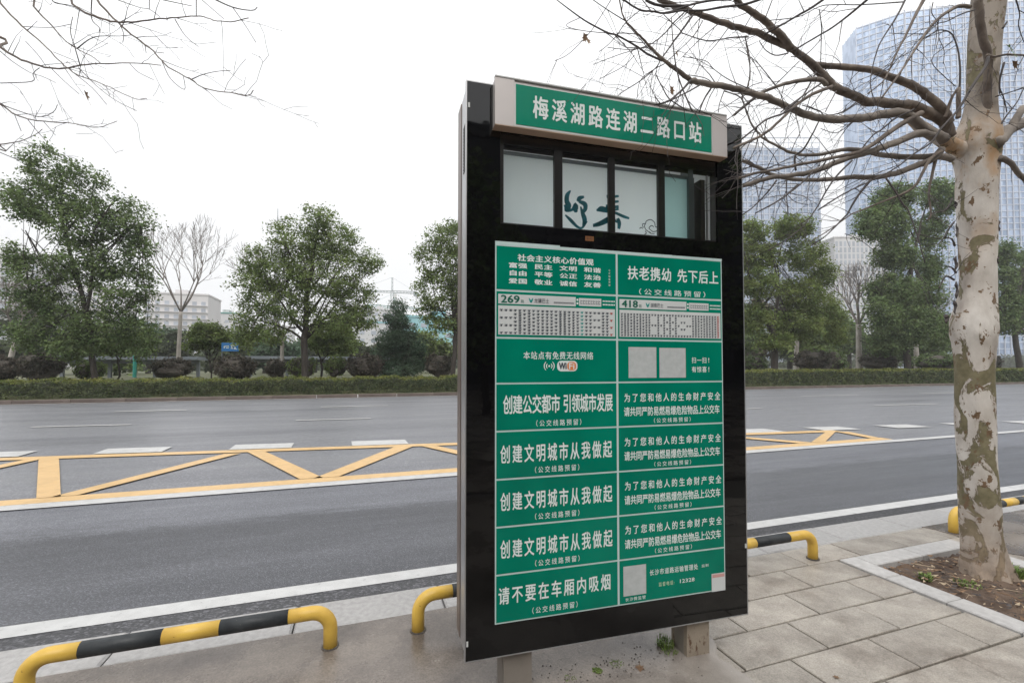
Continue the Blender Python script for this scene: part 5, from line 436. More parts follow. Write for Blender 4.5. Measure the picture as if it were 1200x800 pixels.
mk([[(x, wb(x)), (x+1.04, wb(x+1.04)), (x+1.02, wb(x+1.04)+.56), (x-.02, wb(x)+.56)] for x in [-4.30+2.1*k for k in range(-4, 22)]], 'thick_dash_marking', M['white_paint'])
L1 = lambda x: 13.82-.086*x; L2 = lambda x: 18.25-.045*x
mk([[(a, L1(a)), (b, L1(b)), (b, L1(b)+.17), (a, L1(a)+.17)] for a, b in ((-19.8, -17.6), (-13.7, -11.6), (-7.68, -5.58), (-1.64, .36), (4.7, 6.9), (11.4, 13.79), (18.98, 22.2))]
   + [[(a, L2(a)), (b, L2(b)), (b, L2(b)+.22), (a, L2(a)+.22)] for a, b in ((-20.5, -18.3), (-14, -11.9), (-7.7, -5.62), (-1.32, 1.1), (5.2, 7.6), (12.8, 15.8), (21.5, 25.5), (30.1, 34.2))], 'lane_dash_marking', M['white_paint'])
mk(ribbon(-60, 160, lambda x: 23.35, lambda x: 23.55, 5), 'far_edge_line_marking', M['white_paint'])
# ---- far kerb, planted mound, lawn ----
fk = empty('far_kerb', (0, 25.3, 0), kind='structure')
km = MB().slab(0, 1.98, 0, .16, RZ-.1, .085, .02).mesh('kerb_stone', M['far_kerb'])
for i in range(62): inst('kerb_stone', km, fk, (-26+i*2, 0, rnd.uniform(-.006, .006)))
def zt(x): return float(np.interp(x, [-30, -15, 5, 27, 50, 90, 400], [.72, .74, .80, 1.06, 1.12, 1.12, 1.0]))
mb = MB(); xs = [-900, -300, -100] + list(range(-40, 100, 4)) + [140, 300, 700, 1500]; ys = [(25.44, .0), (25.9, .05), (27.0, .75), (28.2, 1.0), (40, 1.0), (120, 1.0), (700, 1.0), (2500, 1.0)]
for i in range(len(xs)-1):
    for j in range(len(ys)-1):
        q = []
        for a, b in ((i, j), (i+1, j), (i+1, j+1), (i, j+1)):
            q.append((xs[a], ys[b][0], .06+(zt(xs[a])-.06)*ys[b][1]))
        mb.quad(q)
struct('park_ground', mb, M['grass'])
# ---- pavement ----
kb = empty('kerb', (0, 3.02, 0), kind='structure')
kmesh = MB().slab(0, .868, -.165, .165, -.22, 0, .012).mesh('kerb_stone', M['kerb'])
for i in range(-12, 62):
    inst('kerb_stone', kmesh, kb, (-1.22+.876*i+.004, 0, rnd.uniform(-.003, .003)))
pv = empty('slab_paving', (3, 1.5, 0), kind='structure')
PX0, PX1, PY0, PY1 = 3.545, 4.875, 1.21, 2.572      # tree pit, outer edge
rows = [(2.852-.2625*(k+1), 2.852-.2625*k) for k in range(13)]
g2 = .0058
variants = {}
def slabmesh(L, wd):
    k = (round(L, 3), round(wd, 3))
    if k not in variants: variants[k] = [MB().slab(g2, L-g2, g2, wd-g2, -.04, 0, .005, random.Random(q)).mesh('paving_slab', M['slab']) for q in range(3)]
    return variants[k][rnd.randrange(3)]
for k, (y0, y1) in enumerate(rows):
    off = 2.97 if k % 2 else 2.685
    x = off - .5675*4
    while x < 6.9:
        a, b = x, x+.5675
        segs = [(a, b)]
        if y0 < PY1-.02 and y1 > PY0+.02:
            segs = [(s, e) for s, e in ((a, min(b, PX0)), (max(a, PX1), b)) if e-s > .04]
        for s, e in segs:
            if s < 1.05: continue
            inst('paving_slab', slabmesh(e-s, y1-y0), pv, (s-3, y0-1.5, rnd.uniform(-.0015, .0015)))
        x = b
# poured cement either side of the slabs, ragged where it was smeared over them
def cement(name, left=True):
    mb = MB(); r = random.Random(11 if left else 12); ysn = [2.853-.045*i for i in range(90)]
    e = []
    for i, y in enumerate(ysn):
        if left: x = 1.80+.03*math.sin(i*.37+1)+.03*math.sin(i*.83)+r.uniform(-.02, .02) + max(0, (y-2.3))*.35
        else: x = 5.02+.05*math.sin(i*.4)+r.uniform(-.015, .015)
        e.append((x, y))
    for p, q in zip(e, e[1:]):
        o = -60 if left else 90
        mb.quad([(o, p[1], .004), (o, q[1], .004), (q[0], q[1], .004), (p[0], p[1], .004)] if left else [(p[0], p[1], .004), (q[0], q[1], .004), (o, q[1], .004), (o, p[1], .004)])
    for p, q in zip(e, e[1:]): mb.quad([(p[0], p[1], .004), (q[0], q[1], .004), (q[0], q[1], -.02), (p[0], p[1], -.02)])
    return struct(name, mb, M['concrete'])
cement('cement_pavement', True); cement('cement_driveway', False)
struct('plaza', MB().box(-200, 300, -200, rows[-1][0]-.9, -.04, -.012), M['concrete'])
# ---- tree pit ----
pit = empty('tree_pit_edging', (4.2, 1.9, 0), label='pale granite edging stones framing the earth round the near mottled tree', cat='tree pit edging')
def stone(x0, x1, y0, y1):
    h = .012; MB().slab(x0-4.2+.003, x1-4.2-.003, y0-1.9+.003, y1-1.9-.003, -.12, h, .006).build('edging_stone', M['pit_stone'], pit)
W_ = .165
ysn = [PY1, 2.245, 1.892, 1.545, PY0]
for a, b in zip(ysn[1:], ysn): stone(PX0, PX0+W_, a, b)
for a, b in zip([PX0+W_, 4.25], [4.25, PX1]): stone(a, b, PY1-W_, PY1)
for a, b in zip([PY0, 1.70], [1.70, PY1-W_]): stone(PX1-W_, PX1, a, b)
for a, b in zip([PX0+W_, 4.2], [4.2, PX1-W_]): stone(a, b, PY0, PY0+W_)
mb = MB(); n = 44; hx = (PX1-PX0-2*W_+.02)/n; hy = (PY1-PY0-2*W_+.02)/n; r = random.Random(5)
Hh = [[-.035+.03*math.exp(-((PX0+W_+i*hx-4.2)**2+(PY0+W_+j*hy-1.95)**2)/.12)+r.uniform(-.008, .008)+.008*math.sin(i*.7+j*.4) for i in range(n+1)] for j in range(n+1)]
for j in range(n):
    for i in range(n):
        mb.quad([(PX0+W_-.01+(i+a)*hx, PY0+W_-.01+(j+b)*hy, Hh[j+b][i+a]) for a, b in ((0, 0), (1, 0), (1, 1), (0, 1))])
mb.build('pit_soil', M['soil'], None, True, kind='stuff', label='brown earth inside the edging of the near tree pit', cat='soil')
# litter: twigs, bark chips and dead leaves on the soil
mb = MB(); r = random.Random(21)
for i in range(420):
    x = r.uniform(PX0+W_+.02, PX1-W_-.02); y = r.uniform(PY0+W_+.02, PY1-W_-.02); a = r.uniform(0, 6.28); z = r.uniform(-.012, .012)
    if i % 3 == 0:
        L = r.uniform(.03, .14); q = r.uniform(-.4, .4); mb.tube([(x, y, z), (x+L*.5*math.cos(a), y+L*.5*math.sin(a), z+.006), (x+L*math.cos(a+q), y+L*math.sin(a+q), z)], r.uniform(.0012, .003), 4, mi=r.choice([0, 1, 2]))
    else:
        s = r.uniform(.008, .028); c, d = math.cos(a), math.sin(a)
        mb.quad([(x+s*c, y+s*d, z+r.uniform(0, .012)), (x-s*.6*d, y+s*.6*c, z), (x-s*c, y-s*d, z+r.uniform(0, .015)), (x+s*.5*d, y-s*.5*c, z)], r.choice([0, 1, 2, 2]))
mb.build('pit_litter', [M['dead_leaf'], M['twig'], mat('pale_straw', (.36, .28, .19), .7)], None, kind='stuff', label='fallen twigs, bark chips and dead leaves strewn on the pit earth', cat='leaf litter')
def tuft(name, x, y, z, h, n, sp, label, seed, leafy=False):
    r = random.Random(seed); mb = MB()
    for i in range(n):
        a = r.uniform(0, 6.28); rr_ = sp*math.sqrt(r.random()); bx, by = rr_*math.cos(a), rr_*math.sin(a); hh = h*r.uniform(.5, 1); b = r.uniform(0, 6.28); ln = r.uniform(.2, .8)*hh; wd = r.uniform(.0015, .003)*(2 if leafy else 1)
        c, d = math.cos(b), math.sin(b); tx, ty = bx+ln*c, by+ln*d
        mb.quad([(bx-wd*d, by+wd*c, 0), (bx+wd*d, by-wd*c, 0), (bx+.4*ln*c+wd*d, by+.4*ln*d-wd*c, hh*.7), (bx+.4*ln*c-wd*d, by+.4*ln*d+wd*c, hh*.7)])
        mb.quad([(bx+.4*ln*c-wd*d, by+.4*ln*d+wd*c, hh*.7), (bx+.4*ln*c+wd*d, by+.4*ln*d-wd*c, hh*.7), (tx, ty, hh*(.9 if leafy else .75))])
    mb.v = [(a*.8, b*.8, c*.75) for a, b, c in mb.v]; o = mb.build(name, M['grass_blade'], None, label=label, cat='weed'); o.location = (x, y, z)
    return o
tuft('grass_tuft', 1.585, 2.10, .002, .06, 150, .06, 'bright grass tuft growing against the foot of the rusted sign post', 1)
tuft('grass_tuft', 1.565, 2.04, .002, .03, 60, .05, 'low sprigs spreading just in front of the bright grass tuft by the sign post', 8)
tuft('moss_clump', 1.13, 2.03, .003, .010, 130, .030, 'small moss clump on the dirty cement between the two sign posts', 2, True)
tuft('moss_clump', 1.25, 2.05, .003, .007, 60, .045, 'thin scattered sprigs right of the moss clump under the sign', 3, True)
tuft('moss_clump', .98, 2.02, .003, .007, 30, .04, 'faint sprigs left of the moss clump, nearer the left sign post', 33, True)
tuft('weed', 3.86, 2.18, -.02, .07, 90, .05, 'leafy weed at the left side of the tree pit', 4, True)
tuft('weed', 4.02, 2.02, -.015, .04, 110, .09, 'low green weeds against the left foot of the near trunk', 5, True)
tuft('weed', 4.48, 1.99, -.01, .13, 170, .07, 'dense dark weed right behind the foot of the near trunk', 6, True)
tuft('weed', 4.18, 1.76, -.02, .03, 90, .10, 'short moss and weeds in front of the near trunk base', 7, True)
# grit on the damp cement below the sign
mb = MB(); r = random.Random(31)
for i in range(170):
    x = r.gauss(1.15, .28); y = r.gauss(2.04, .07); s = r.uniform(.002, .006); a = r.uniform(0, 6.28); c, d = s*math.cos(a), s*math.sin(a)
    mb.quad([(x+c, y+d, .005), (x-d, y+c, .005), (x-c, y-d, .005), (x+d, y-c, .005)]); mb.quad([(x+c, y+d, .005), (x-d, y+c, .005), (x, y, .005+s)]); mb.quad([(x-c, y-d, .005), (x+d, y-c, .005), (x, y, .005+s)])
mb.build('grit', M['joint'], None, kind='stuff', label='dark grit scattered on the damp cement between the sign posts', cat='grit')
def dead(name, x, y, z, s, rz, label, m='dead_leaf', tilt=0):
    mb = MB(); pr_ = [(0, -1), (.35, -.55), (.75, -.6), (.5, -.1), (.9, .25), (.4, .35), (0, 1), (-.4, .4), (-.85, .3), (-.45, -.1), (-.7, -.6), (-.3, -.5)]
    c0 = len(mb.v); mb.v.append((0, 0, .12*s))
    for px, py in pr_: mb.v.append((px*s, py*s, .25*s*abs(px)*rnd.uniform(.5, 1.3)))
    for i in range(12): mb.f.append((c0, c0+1+i, c0+1+(i+1) % 12)); mb.m.append(0)
    mb.tube([(0, -s, .03*s), (0, -1.6*s, .1*s)], .03*s, 3)
    o = mb.build(name, M[m], None, label=label, cat='leaf'); o.location = (x, y, z); o.rotation_euler = (tilt, 0, rz); return o
dead('fallen_leaf', 2.20, 1.62, .004, .016, .8, 'small pale scrap of leaf lying on a slab right of the sign post')
dead('fallen_leaf', -2.95, 5.05, RZ+.014, .07, 1.2, 'lone dark curled leaf on the asphalt inside the yellow marking edge at left')
dead('fallen_leaf', 1.34, 1.98, .004, .03, 2.6, 'brown leaf on the wet cement just below the sign edge')
# ---- low yellow and black guard hoops ----
def hoop(xa, xb, label, segs):
    """segs: list of (x_start, x_end, black?) along the top rail"""
    r_ = .0355; zc = .195; bend = .095; root = empty('guard_hoop', ((xa+xb)/2, 2.665, 0), label=label, cat='guard rail', group='yellow and black guard hoops along the kerb')
    cx = (xa+xb)/2; a, b = xa-cx, xb-cx
    def arc(x, sgn):
        return [(x+sgn*bend*(1-math.cos(t)), 0, zc-bend+bend*math.sin(t)) for t in [math.pi/2*i/8 for i in range(9)]]
    lp = [(a, 0, -.05)] + arc(a, 1); rp = [(b, 0, -.05)] + arc(b, -1)
    first, last = segs[0], segs[-1]
    MB().tube(lp + [(first-cx, 0, zc)], r_, 20).build('yellow_bend', M['hoop_yellow'], root, True)
    MB().tube(rp + [(last-cx, 0, zc)], r_, 20).build('yellow_bend', M['hoop_yellow'], root, True)
    for i, (s, e) in enumerate(zip(segs, segs[1:])):
        MB().tube([(s-cx, 0, zc), (e-cx, 0, zc)], r_+.0006, 20).build('black_band' if i % 2 == 0 else 'yellow_band', M['hoop_black' if i % 2 == 0 else 'hoop_yellow'], root, True)
    for x in (a, b): MB().tube([(x, 0, -.01), (x, 0, .0075)], .046, 14).build('foot_collar', M['joint'], root)
    return root
hoop(-1.405, -.13, 'yellow and black guard hoop at the lower left, whole and nearest the left picture edge', [-1.205, -.885, -.645, -.335])
hoop(.335, 1.60, 'guard hoop whose bent left end shows just left of the sign, the rest hidden', [.53, .84, 1.08, 1.39])
hoop(2.12, 3.39, 'guard hoop whose right end emerges right of the big sign, beside the tree pit corner', [2.33, 2.62, 2.80, 3.13])
hoop(5.12, 6.40, 'guard hoop half hidden behind the near mottled trunk', [5.52, 5.86, 6.06, 6.2])
# ================= BUS STOP SIGN =================
SG = empty('bus_stop_sign', (.462, 2.013, 0), math.radians(-3.4), label='tall black glass bus stop sign with green Chinese route panels on two square posts', cat='bus stop sign')
# local: +x along the face, -y out of the face, z up
FW, Z0, Z1 = 1.510, .193, 2.812
wx0, wx1, wz0, wz1 = .157, 1.352, 2.165, 2.598        # display window opening
mb = MB(); mb.box(.0, wx0, 0, .014, Z0, Z1); mb.box(wx1, FW, 0, .014, Z0, Z1); mb.box(wx0, wx1, 0, .014, Z0, wz0); mb.box(wx0, wx1, 0, .014, wz1, Z1)
fp = mb.build('front_glass', M['black_glass'], SG)
mb = MB(); e = .005
mb.box(-e, 0, -.001, .02, Z0-e, Z1+e); mb.box(FW, FW+e, -.001, .02, Z0-e, Z1+e); mb.box(0, FW, -.001, .02, Z0-e, Z0); mb.box(0, FW, -.001, .02, Z1, Z1+e)
mb.build('edge_trim', M['steel'], SG)
mb = MB(); t = .02
mb.box(.004, t, .0145, .175, Z0+.004, Z1-.004); mb.box(FW-t, FW-.004, .0145, .175, Z0+.004, Z1-.004); mb.box(t, FW-t, .0145, .175, Z0+.004, Z0+.02); mb.box(t, FW-t, .0145, .175, Z1-.02, Z1-.004); mb.box(t, FW-t, .16, .175, Z0+.02, wz0-.001); mb.box(t, FW-t, .16, .175, wz1+.001, Z1-.02)
sc_ = mb.build('side_casing', M['steel'], SG)
mb = MB(); mb.box(.0, wx0, .176, .27, Z0+.008, Z1-.008); mb.box(wx1, FW, .176, .27, Z0+.008, Z1-.008); mb.box(wx0, wx1, .176, .27, Z0+.008, wz0); mb.box(wx0, wx1, .176, .27, wz1, Z1-.008); mb.build('back_casing', M['brown_metal'], SG)
mb = MB(); mb.box(.03, wx0, .271, .279, Z0+.05, Z1-.05); mb.box(wx1, FW-.03, .271, .279, Z0+.05, Z1-.05); mb.box(wx0, wx1, .271, .279, Z0+.05, wz0); mb.box(wx0, wx1, .271, .279, wz1, Z1-.05); mb.build('back_glass', M['black_glass'], SG)
mb = MB(); k0 = .0555; mb.quad([(wx0+.002, k0, wz0+.002), (wx1-.002, k0, wz0+.002), (wx1-.002, .27, wz0+.002), (wx0+.002, .27, wz0+.002)]); mb.quad([(wx0+.002, k0, wz1-.002), (wx0+.002, .27, wz1-.002), (wx1-.002, .27, wz1-.002), (wx1-.002, k0, wz1-.002)])
for q_ in (wx0+.002, wx1-.002): mb.quad([(q_, k0, wz0+.002), (q_, k0, wz1-.002), (q_, .27, wz1-.002), (q_, .27, wz0+.002)])
mb.build('reflector_lining', mat('reflector_lining', (.8, .82, .82), .6), SG)  # white reflector added behind the blinds to brighten them
MB().quad([(wx0, .275, wz0), (wx1, .275, wz0), (wx1, .275, wz1), (wx0, .275, wz1)]).build('rear_pane', M['glass'], SG)
mb = MB()
for i in range(15): z = 2.425+i*.0152; mb.box(.001, .0045, .06, .115, z, z+.0075)
mb.build('louvre_slots', M['recess'], sc_, kind='stuff')
for x, z in ((.009, 2.70), (.007, .27), (FW-.007, .55), (FW-.007, 2.69)): MB().box(x-.004, x+.004, -.004, 0, z-.011, z+.011).build('edge_clip', M['trim'], SG)
for x0, m_ in ((.183, 'post'), (1.159, 'rust')):
    mb = MB(); mb.box(x0, x0+.1345, .03, .1645, -.05, Z0-.006); p_ = mb.build('post', M[m_], SG)
    mb = MB(); mb.box(x0-.0012, x0+.0001, .055, .135, 0, Z0-.01); mb.build('side_cover', M['post'], p_)
# ---- lettering ----
_tc = {}
def glyphs(body, bold=0, sx=1):
    k = (body, bold)
    if k in _tc: return _tc[k]
    cu = bpy.data.curves.new('txt', 'FONT'); cu.body = body; cu.size = 1; cu.resolution_u = 2; cu.offset = 0; cu.fill_mode = 'FRONT'
    o = bpy.data.objects.new('txt', cu); COL.objects.link(o); bpy.context.view_layer.update()
    me = bpy.data.meshes.new_from_object(o.evaluated_get(bpy.context.evaluated_depsgraph_get()))
    bpy.data.objects.remove(o); bpy.data.curves.remove(cu)
    v = np.zeros(len(me.vertices)*3); me.vertices.foreach_get('co', v); v = v.reshape(-1, 3); f = [tuple(p.vertices) for p in me.polygons]; bpy.data.meshes.remove(me)
    if bold:   # heavier strokes: the outline is laid down several times, each pass shifted by a stroke fraction
        V = []; F = []
        for i, (dx, dy) in enumerate(((0, 0), (bold, 0), (-bold, 0), (0, bold*.8), (0, -bold*.8))):
            b = len(V)*1; w_ = v+np.array([dx, dy, 0]); w_[:, 2] = i; V += [tuple(q) for q in w_]; F += [tuple(b+a for a in p) for p in f]
        v = np.array(V); f = F
    _tc[k] = (v, f); return _tc[k]
_mc = {}
def text(body, x0, x1, z0, z1, mat_, parent, bold=.012, y=-.0022, name='lettering', slant=0, per=False):
    key = (body, round(x1-x0, 3), round(z1-z0, 3), mat_.name, bold, y)
    if key not in _mc:
        V = []; Fc = []
        if per:   # every character in its own cell, so spacing follows the photo
            n = len(body); cw = (x1-x0)/(n-(1-per)) if n > 1 else (x1-x0)
            for i, ch in enumerate(body):
                if ch == ' ': continue
                v, f = glyphs(ch, bold); b = len(V)
                # full-width cell is 1 em: glyph drawn inside roughly 0..1, baseline offset -.12.. .88
                for q in v: V.append((i*cw+q[0]*cw*per, -.00004*q[2], (q[1]+.10)*(z1-z0)))
                Fc += [tuple(b+a for a in p) for p in f]
        else:
            v, f = glyphs(body, bold); mn = v.min(0); mxx = v.max(0); sx = (x1-x0)/(mxx[0]-mn[0]); sz = (z1-z0)/(mxx[1]-mn[1])
            V = [((q[0]-mn[0])*sx, -.00004*q[2], (q[1]-mn[1])*sz) for q in v]; Fc = f
        me = bpy.data.meshes.new(name); me.from_pydata(V, [], Fc); me.materials.append(mat_); _mc[key] = me
    o = bpy.data.objects.new(name, _mc[key]); COL.objects.link(o); o.parent = parent; o.location = (x0, y, z0); return o
# ---- header light box ----
hd = MB(); hy0 = -.055
hx0, hx1, hz0, hz1 = .121, 1.369, 2.589, 2.812
hd.box(hx0, hx1, hy0+.006, -.0005, hz0+.012, hz1+.006)
HB = hd.build('header_box', M['beige_metal'], SG)
mb = MB()
for a, b in ((hx0-.002, .211), (1.280, hx1+.002)): MB().box(a, b, hy0, hy0+.0055, 2.602, hz1+.008).build('end_plate', M['beige_metal'], HB)
MB().box(hx0-.002, hx1+.002, hy0, -.0008, 2.5985, 2.6008).build('bottom_lip', M['tan_metal'], HB)
MB().box(hx0-.002, hx1+.002, hy0-.003, hy0+.02, hz1+.0085, hz1+.014).build('top_rail', M['trim'], HB)
MB().box(.2115, 1.2795, hy0+.001, hy0+.0055, 2.604, 2.806).build('panel_rim', M['trim'], HB)
MB().box(.2175, 1.2745, hy0-.0008, hy0+.0008, 2.613, 2.800).build('header_panel', M['green_head'], HB)
text('梅溪湖路连湖二路口站', .298, 1.214, 2.652, 2.764, M['print_white'], HB, .024, hy0-.0016, per=.84)
# ---- display window ----
def boxat(name, x0, x1, y0, y1, z0, z1, m, par=SG): return MB().box(x0, x1, y0, y1, z0, z1).build(name, M[m], par)
mb = MB(); d0, d1 = .0145, .14
mb.quad([(wx0, d0, wz0), (wx1, d0, wz0), (wx1, d1, wz0), (wx0, d1, wz0)]); mb.quad([(wx0, d0, wz1), (wx0, d1, wz1), (wx1, d1, wz1), (wx1, d0, wz1)])
mb.quad([(wx0, d0, wz0), (wx0, d1, wz0), (wx0, d1, wz1), (wx0, d0, wz1)]); mb.quad([(wx1, d0, wz0), (wx1, d0, wz1), (wx1, d1, wz1), (wx1, d1, wz0)])
WR = mb.build('display_recess', M['recess'], SG)
yb0 = .045
for a, b, zt_, m_ in ((.170, .440, 2.514, 'blind'), (.466, .728, 2.510, 'blind'), (.748, 1.012, 2.507, 'blind'), (1.040, 1.196, 2.504, 'blind2')):
    bl = boxat('blind', a, b, yb0, yb0+.004, wz0+.0, zt_, m_, WR)
    boxat('blind_roller', a, b, yb0-.006, yb0+.014, zt_+.0015, zt_+.016, 'grey_metal', WR)
for a, b in ((.432, .474), (1.006, 1.044)): boxat('mullion', a, b, .018, .036, wz0+.001, wz1-.001, 'mullion', WR)
boxat('mullion', .722, .758, .020, .034, wz0+.001, wz1-.001, 'mullion', WR)
boxat('jamb', wx0+.001, wx0+.020, .016, .05, wz0+.001, wz1-.001, 'mullion', WR)
boxat('inner_frame', 1.1975, 1.225, .03, .10, wz0+.001, wz1-.03, 'grey_metal', WR); boxat('inner_frame', 1.240, 1.246, .05, .10, wz0+.001, 2.52, 'grey_metal', WR)
boxat('inner_frame', 1.262, 1.290, .02, .10, wz0+.001, 2.50, 'mullion', WR); boxat('seal_strip', 1.302, 1.308, .018, .03, wz0+.004, 2.525, 'trim', WR)
boxat('lower_rail', wx0+.001, wx1-.001, .017, .028, wz0+.0005, wz0+.012, 'mullion', WR)
boxat('shade_board', wx0+.001, wx1-.001, .036, .0375, 2.532, wz1-.001, 'recess', WR)  # added dark board, stands in for the shaded band above the blinds
boxat('upper_rail', wx0+.001, wx1-.001, .018, .034, wz1-.045, wz1-.002, 'mullion', WR)
MB().quad([(wx0+.0005, .004, wz0+.0005), (wx1-.0005, .004, wz0+.0005), (wx1-.0005, .004, wz1-.0005), (wx0+.0005, .004, wz1-.0005)]).build('window_pane', M['glass'], SG)
# calligraphy and cloud drawing on the blinds (traced brush strokes as flat paint)
def stroke(mb, pts, w, y=yb0-.0012):
    P_ = crom([(a, b, c, 0) for (a, b), c in zip(pts, w)], 5); up = []; dn = []
    for i in range(len(P_)):
        a = P_[max(i-1, 0)]; b = P_[min(i+1, len(P_)-1)]; dx, dz = b[0]-a[0], b[1]-a[1]; L = math.hypot(dx, dz) or 1; nx, nz_ = -dz/L, dx/L; ww = P_[i][2]*.5
        up.append((P_[i][0]+nx*ww, y, P_[i][1]+nz_*ww)); dn.append((P_[i][0]-nx*ww, y, P_[i][1]-nz_*ww))
    for i in range(len(P_)-1): mb.quad([dn[i], dn[i+1], up[i+1], up[i]])
mb = MB()
for pts, w_ in CAL_STROKES: stroke(mb, pts, [q*.85 for q in w_])
mb.build('calligraphy', M['brush'], WR)
mb = MB()
for pts, w_ in CLOUD: stroke(mb, pts, w_)
mb.build('cloud_drawing', M['ink'], WR)
MB().box(.585, .630, -.0006, .0, 2.117, 2.140).build('orange_tag', mat('dull_orange_tag', (.20, .075, .02), .4), SG)
text('安检', .590, .625, 2.122, 2.136, M['recess'], SG, 0, -.0011)
# ---- printed sheet ----
SH = MB().box(.133, 1.372, -.0012, -.0001, .337, 2.066).build('poster_sheet', M['film_white'], SG)
MB().box(.133, .452, -.0011, -.0001, 2.0665, 2.083).build('sheet_strip', M['film_white'], SG); MB().box(.4525, 1.070, -.0010, -.0001, 2.0665, 2.077).build('sheet_strip', M['film_white'], SG); MB().box(1.0705, 1.374, -.0011, -.0001, 2.0665, 2.076).build('sheet_strip', M['film_white'], SG)
LX = (.139, .7475); RX = (.7585, 1.3665)
ZR = [(1.8595, 2.061), (1.640, 1.850), (1.4285, 1.631), (1.2095, 1.4205), (.9905, 1.2015), (.7745, .9825), (.5595, .7665), (.343, .5515)]
def gp(col, row, m='green'):
    x0, x1 = (LX, RX)[col]; z0, z1 = ZR[row]; return MB().box(x0, x1, -.0020, -.0013, z0, z1).build('green_panel', M[m], SG)
PN = [[gp(c, r_, 'green') for r_ in range(8)] for c in (0, 1)]
Wt = M['print_white']
p = PN[0][0]
text('社会主义核心价值观', .240, .628, 1.996, 2.030, Wt, p, .03, per=.97)
for z, ws in ((1.962, '富强 民主 文明 和谐'), (1.926, '自由 平等 公正 法治'), (1.889, '爱国 敬业 诚信 友善')):
    for k, w2 in enumerate(ws.split()): x = .196+.1265*k; text(w2, x, x+.092, z, z+.026, Wt, p, .03, per=.97)
for i, ch in enumerate('公交线路预留'): text(ch, .708, .717, 1.972-i*.0145, 1.982-i*.0145, Wt, p, 0)
p = PN[1][0]
text('扶老携幼', .812, 1.066, 1.938, 2.010, Wt, p, .02, per=.95); text('先下后上', 1.098, 1.352, 1.938, 2.010, Wt, p, .02, per=.95)
def sub(p, x0, x1, z0, z1): text('（公交线路预留）', x0, x1, z0, z1, Wt, p, .008, per=.80)
sub(p, .845, 1.300, 1.865, 1.897)
# row 2: route cards
def route(p, x0, x1, num, name2, seed, ncol, dense):
    z0, z1 = 1.650, 1.785
    MB().box(x0, x1, -.0028, -.0021, z0, z1).build('route_table', M['card'], p)
    hb = MB().box(x0, x0+.385, -.0028, -.0021, 1.793, 1.838).build('route_name_strip', M['card'], p); w3 = x0+.402
    MB().box(w3, w3+.118, -.0028, -.0021, 1.796, 1.834).build('route_end_strip', M['card'], p)
    text(num, x0+.012, x0+.103, 1.797, 1.834, M['green_dark'], p, .03, -.0034); text('路', x0+.108, x0+.124, 1.799, 1.815, M['green_dark'], p, 0, -.0034)
    mb = MB(); cx = x0+.158; 
    for s in (-1, 1):
        stroke(mb, [(cx, 1.803), (cx+s*.004, 1.812), (cx+s*.010, 1.824)], [.006, .008, .003], -.0034)
    mb.build('company_emblem', M['ink_teal'], p)
    text(name2, x0+.174, x0+.248, 1.802, 1.824, M['ink'], p, .01, -.0034)
    r = random.Random(seed); mb = MB(); mt = MB(); mr_ = MB()
    for i in range(22):
        a = x0+.272+i*.0048; mb.quad([(a, -.0032, 1.803), (a+.003, -.0032, 1.803), (a+.0035, -.0032, 1.811), (a+.0005, -.0032, 1.811)])
    for i in range(8):
        a = w3+.008+i*.0135; mb.quad([(a, -.0032, 1.804), (a+.0025, -.0032, 1.804), (a+.0025, -.0032, 1.825), (a, -.0032, 1.825)]); mb.quad([(a+.0045, -.0032, 1.806), (a+.0095, -.0032, 1.806), (a+.0095, -.0032, 1.810), (a+.0045, -.0032, 1.810)]); mb.quad([(a+.0045, -.0032, 1.818), (a+.0095, -.0032, 1.818), (a+.0095, -.0032, 1.822), (a+.0045, -.0032, 1.822)])
    wp = MB()
    for z in (1.803, 1.820):
        wp.quad([(w3-.013, -.0032, z), (w3-.004, -.0032, z), (w3-.004, -.0032, z+.010), (w3-.013, -.0032, z+.010)])
        for i in range(9):
            a = w3+.126+i*.0085
            if a+.006 < (x1): wp.quad([(a, -.0032, z), (a+.006, -.0032, z), (a+.006, -.0032, z+.007), (a, -.0032, z+.007)])
    wp.build('header_figures', M['print_white'], p, kind='stuff')
    cw = (x1-x0-.012)/ncol
    for c in range(ncol):
        x = x0+.008+c*cw; tgt = mt if (not dense and c == 18) else (mr_ if c >= ncol-2 and r.random() < .7 else mb)
        n = r.choice([4, 9, 9, 8, 10, 7, 8]) if not dense else (r.choice([3, 4, 9]) if 8 < c < 24 else r.choice([9, 10, 8]))
        if c < 2 and not dense: n = 4
        ht = z1-z0-.030
        for k in range(n):
            z = z1-.022-(ht*k/max(1, n-1)); s = cw*.36; h = .0048
            for dx, dz, ww, hh in ((-s, h*.45, 2*s, .0030), (-s, -h*.7, 2*s*r.uniform(.6, 1), .0028), (-s*.35, -h, s*.75, 2*h)):
                tgt.quad([(x+dx+cw*.3, -.0032-.00005*(dz > 0), z+dz), (x+dx+cw*.3+ww, -.0032-.00005*(dz > 0), z+dz), (x+dx+cw*.3+ww, -.0032-.00005*(dz > 0), z+dz+hh), (x+dx+cw*.3, -.0032-.00005*(dz > 0), z+dz+hh)])
    mb.build('stop_list_print', M['ink'], p, kind='stuff')
    if mt.f: mt.build('stop_list_print', M['ink_teal'], p, kind='stuff')
    if mr_.f: mr_.build('stop_list_print', M['ink_red'], p, kind='stuff')
route(PN[0][1], .1475, .7415, '269', '龙骧巴士', 1, 26, False)
route(PN[1][1], .7665, 1.3600, '418', '湖南巴士', 2, 34, True)
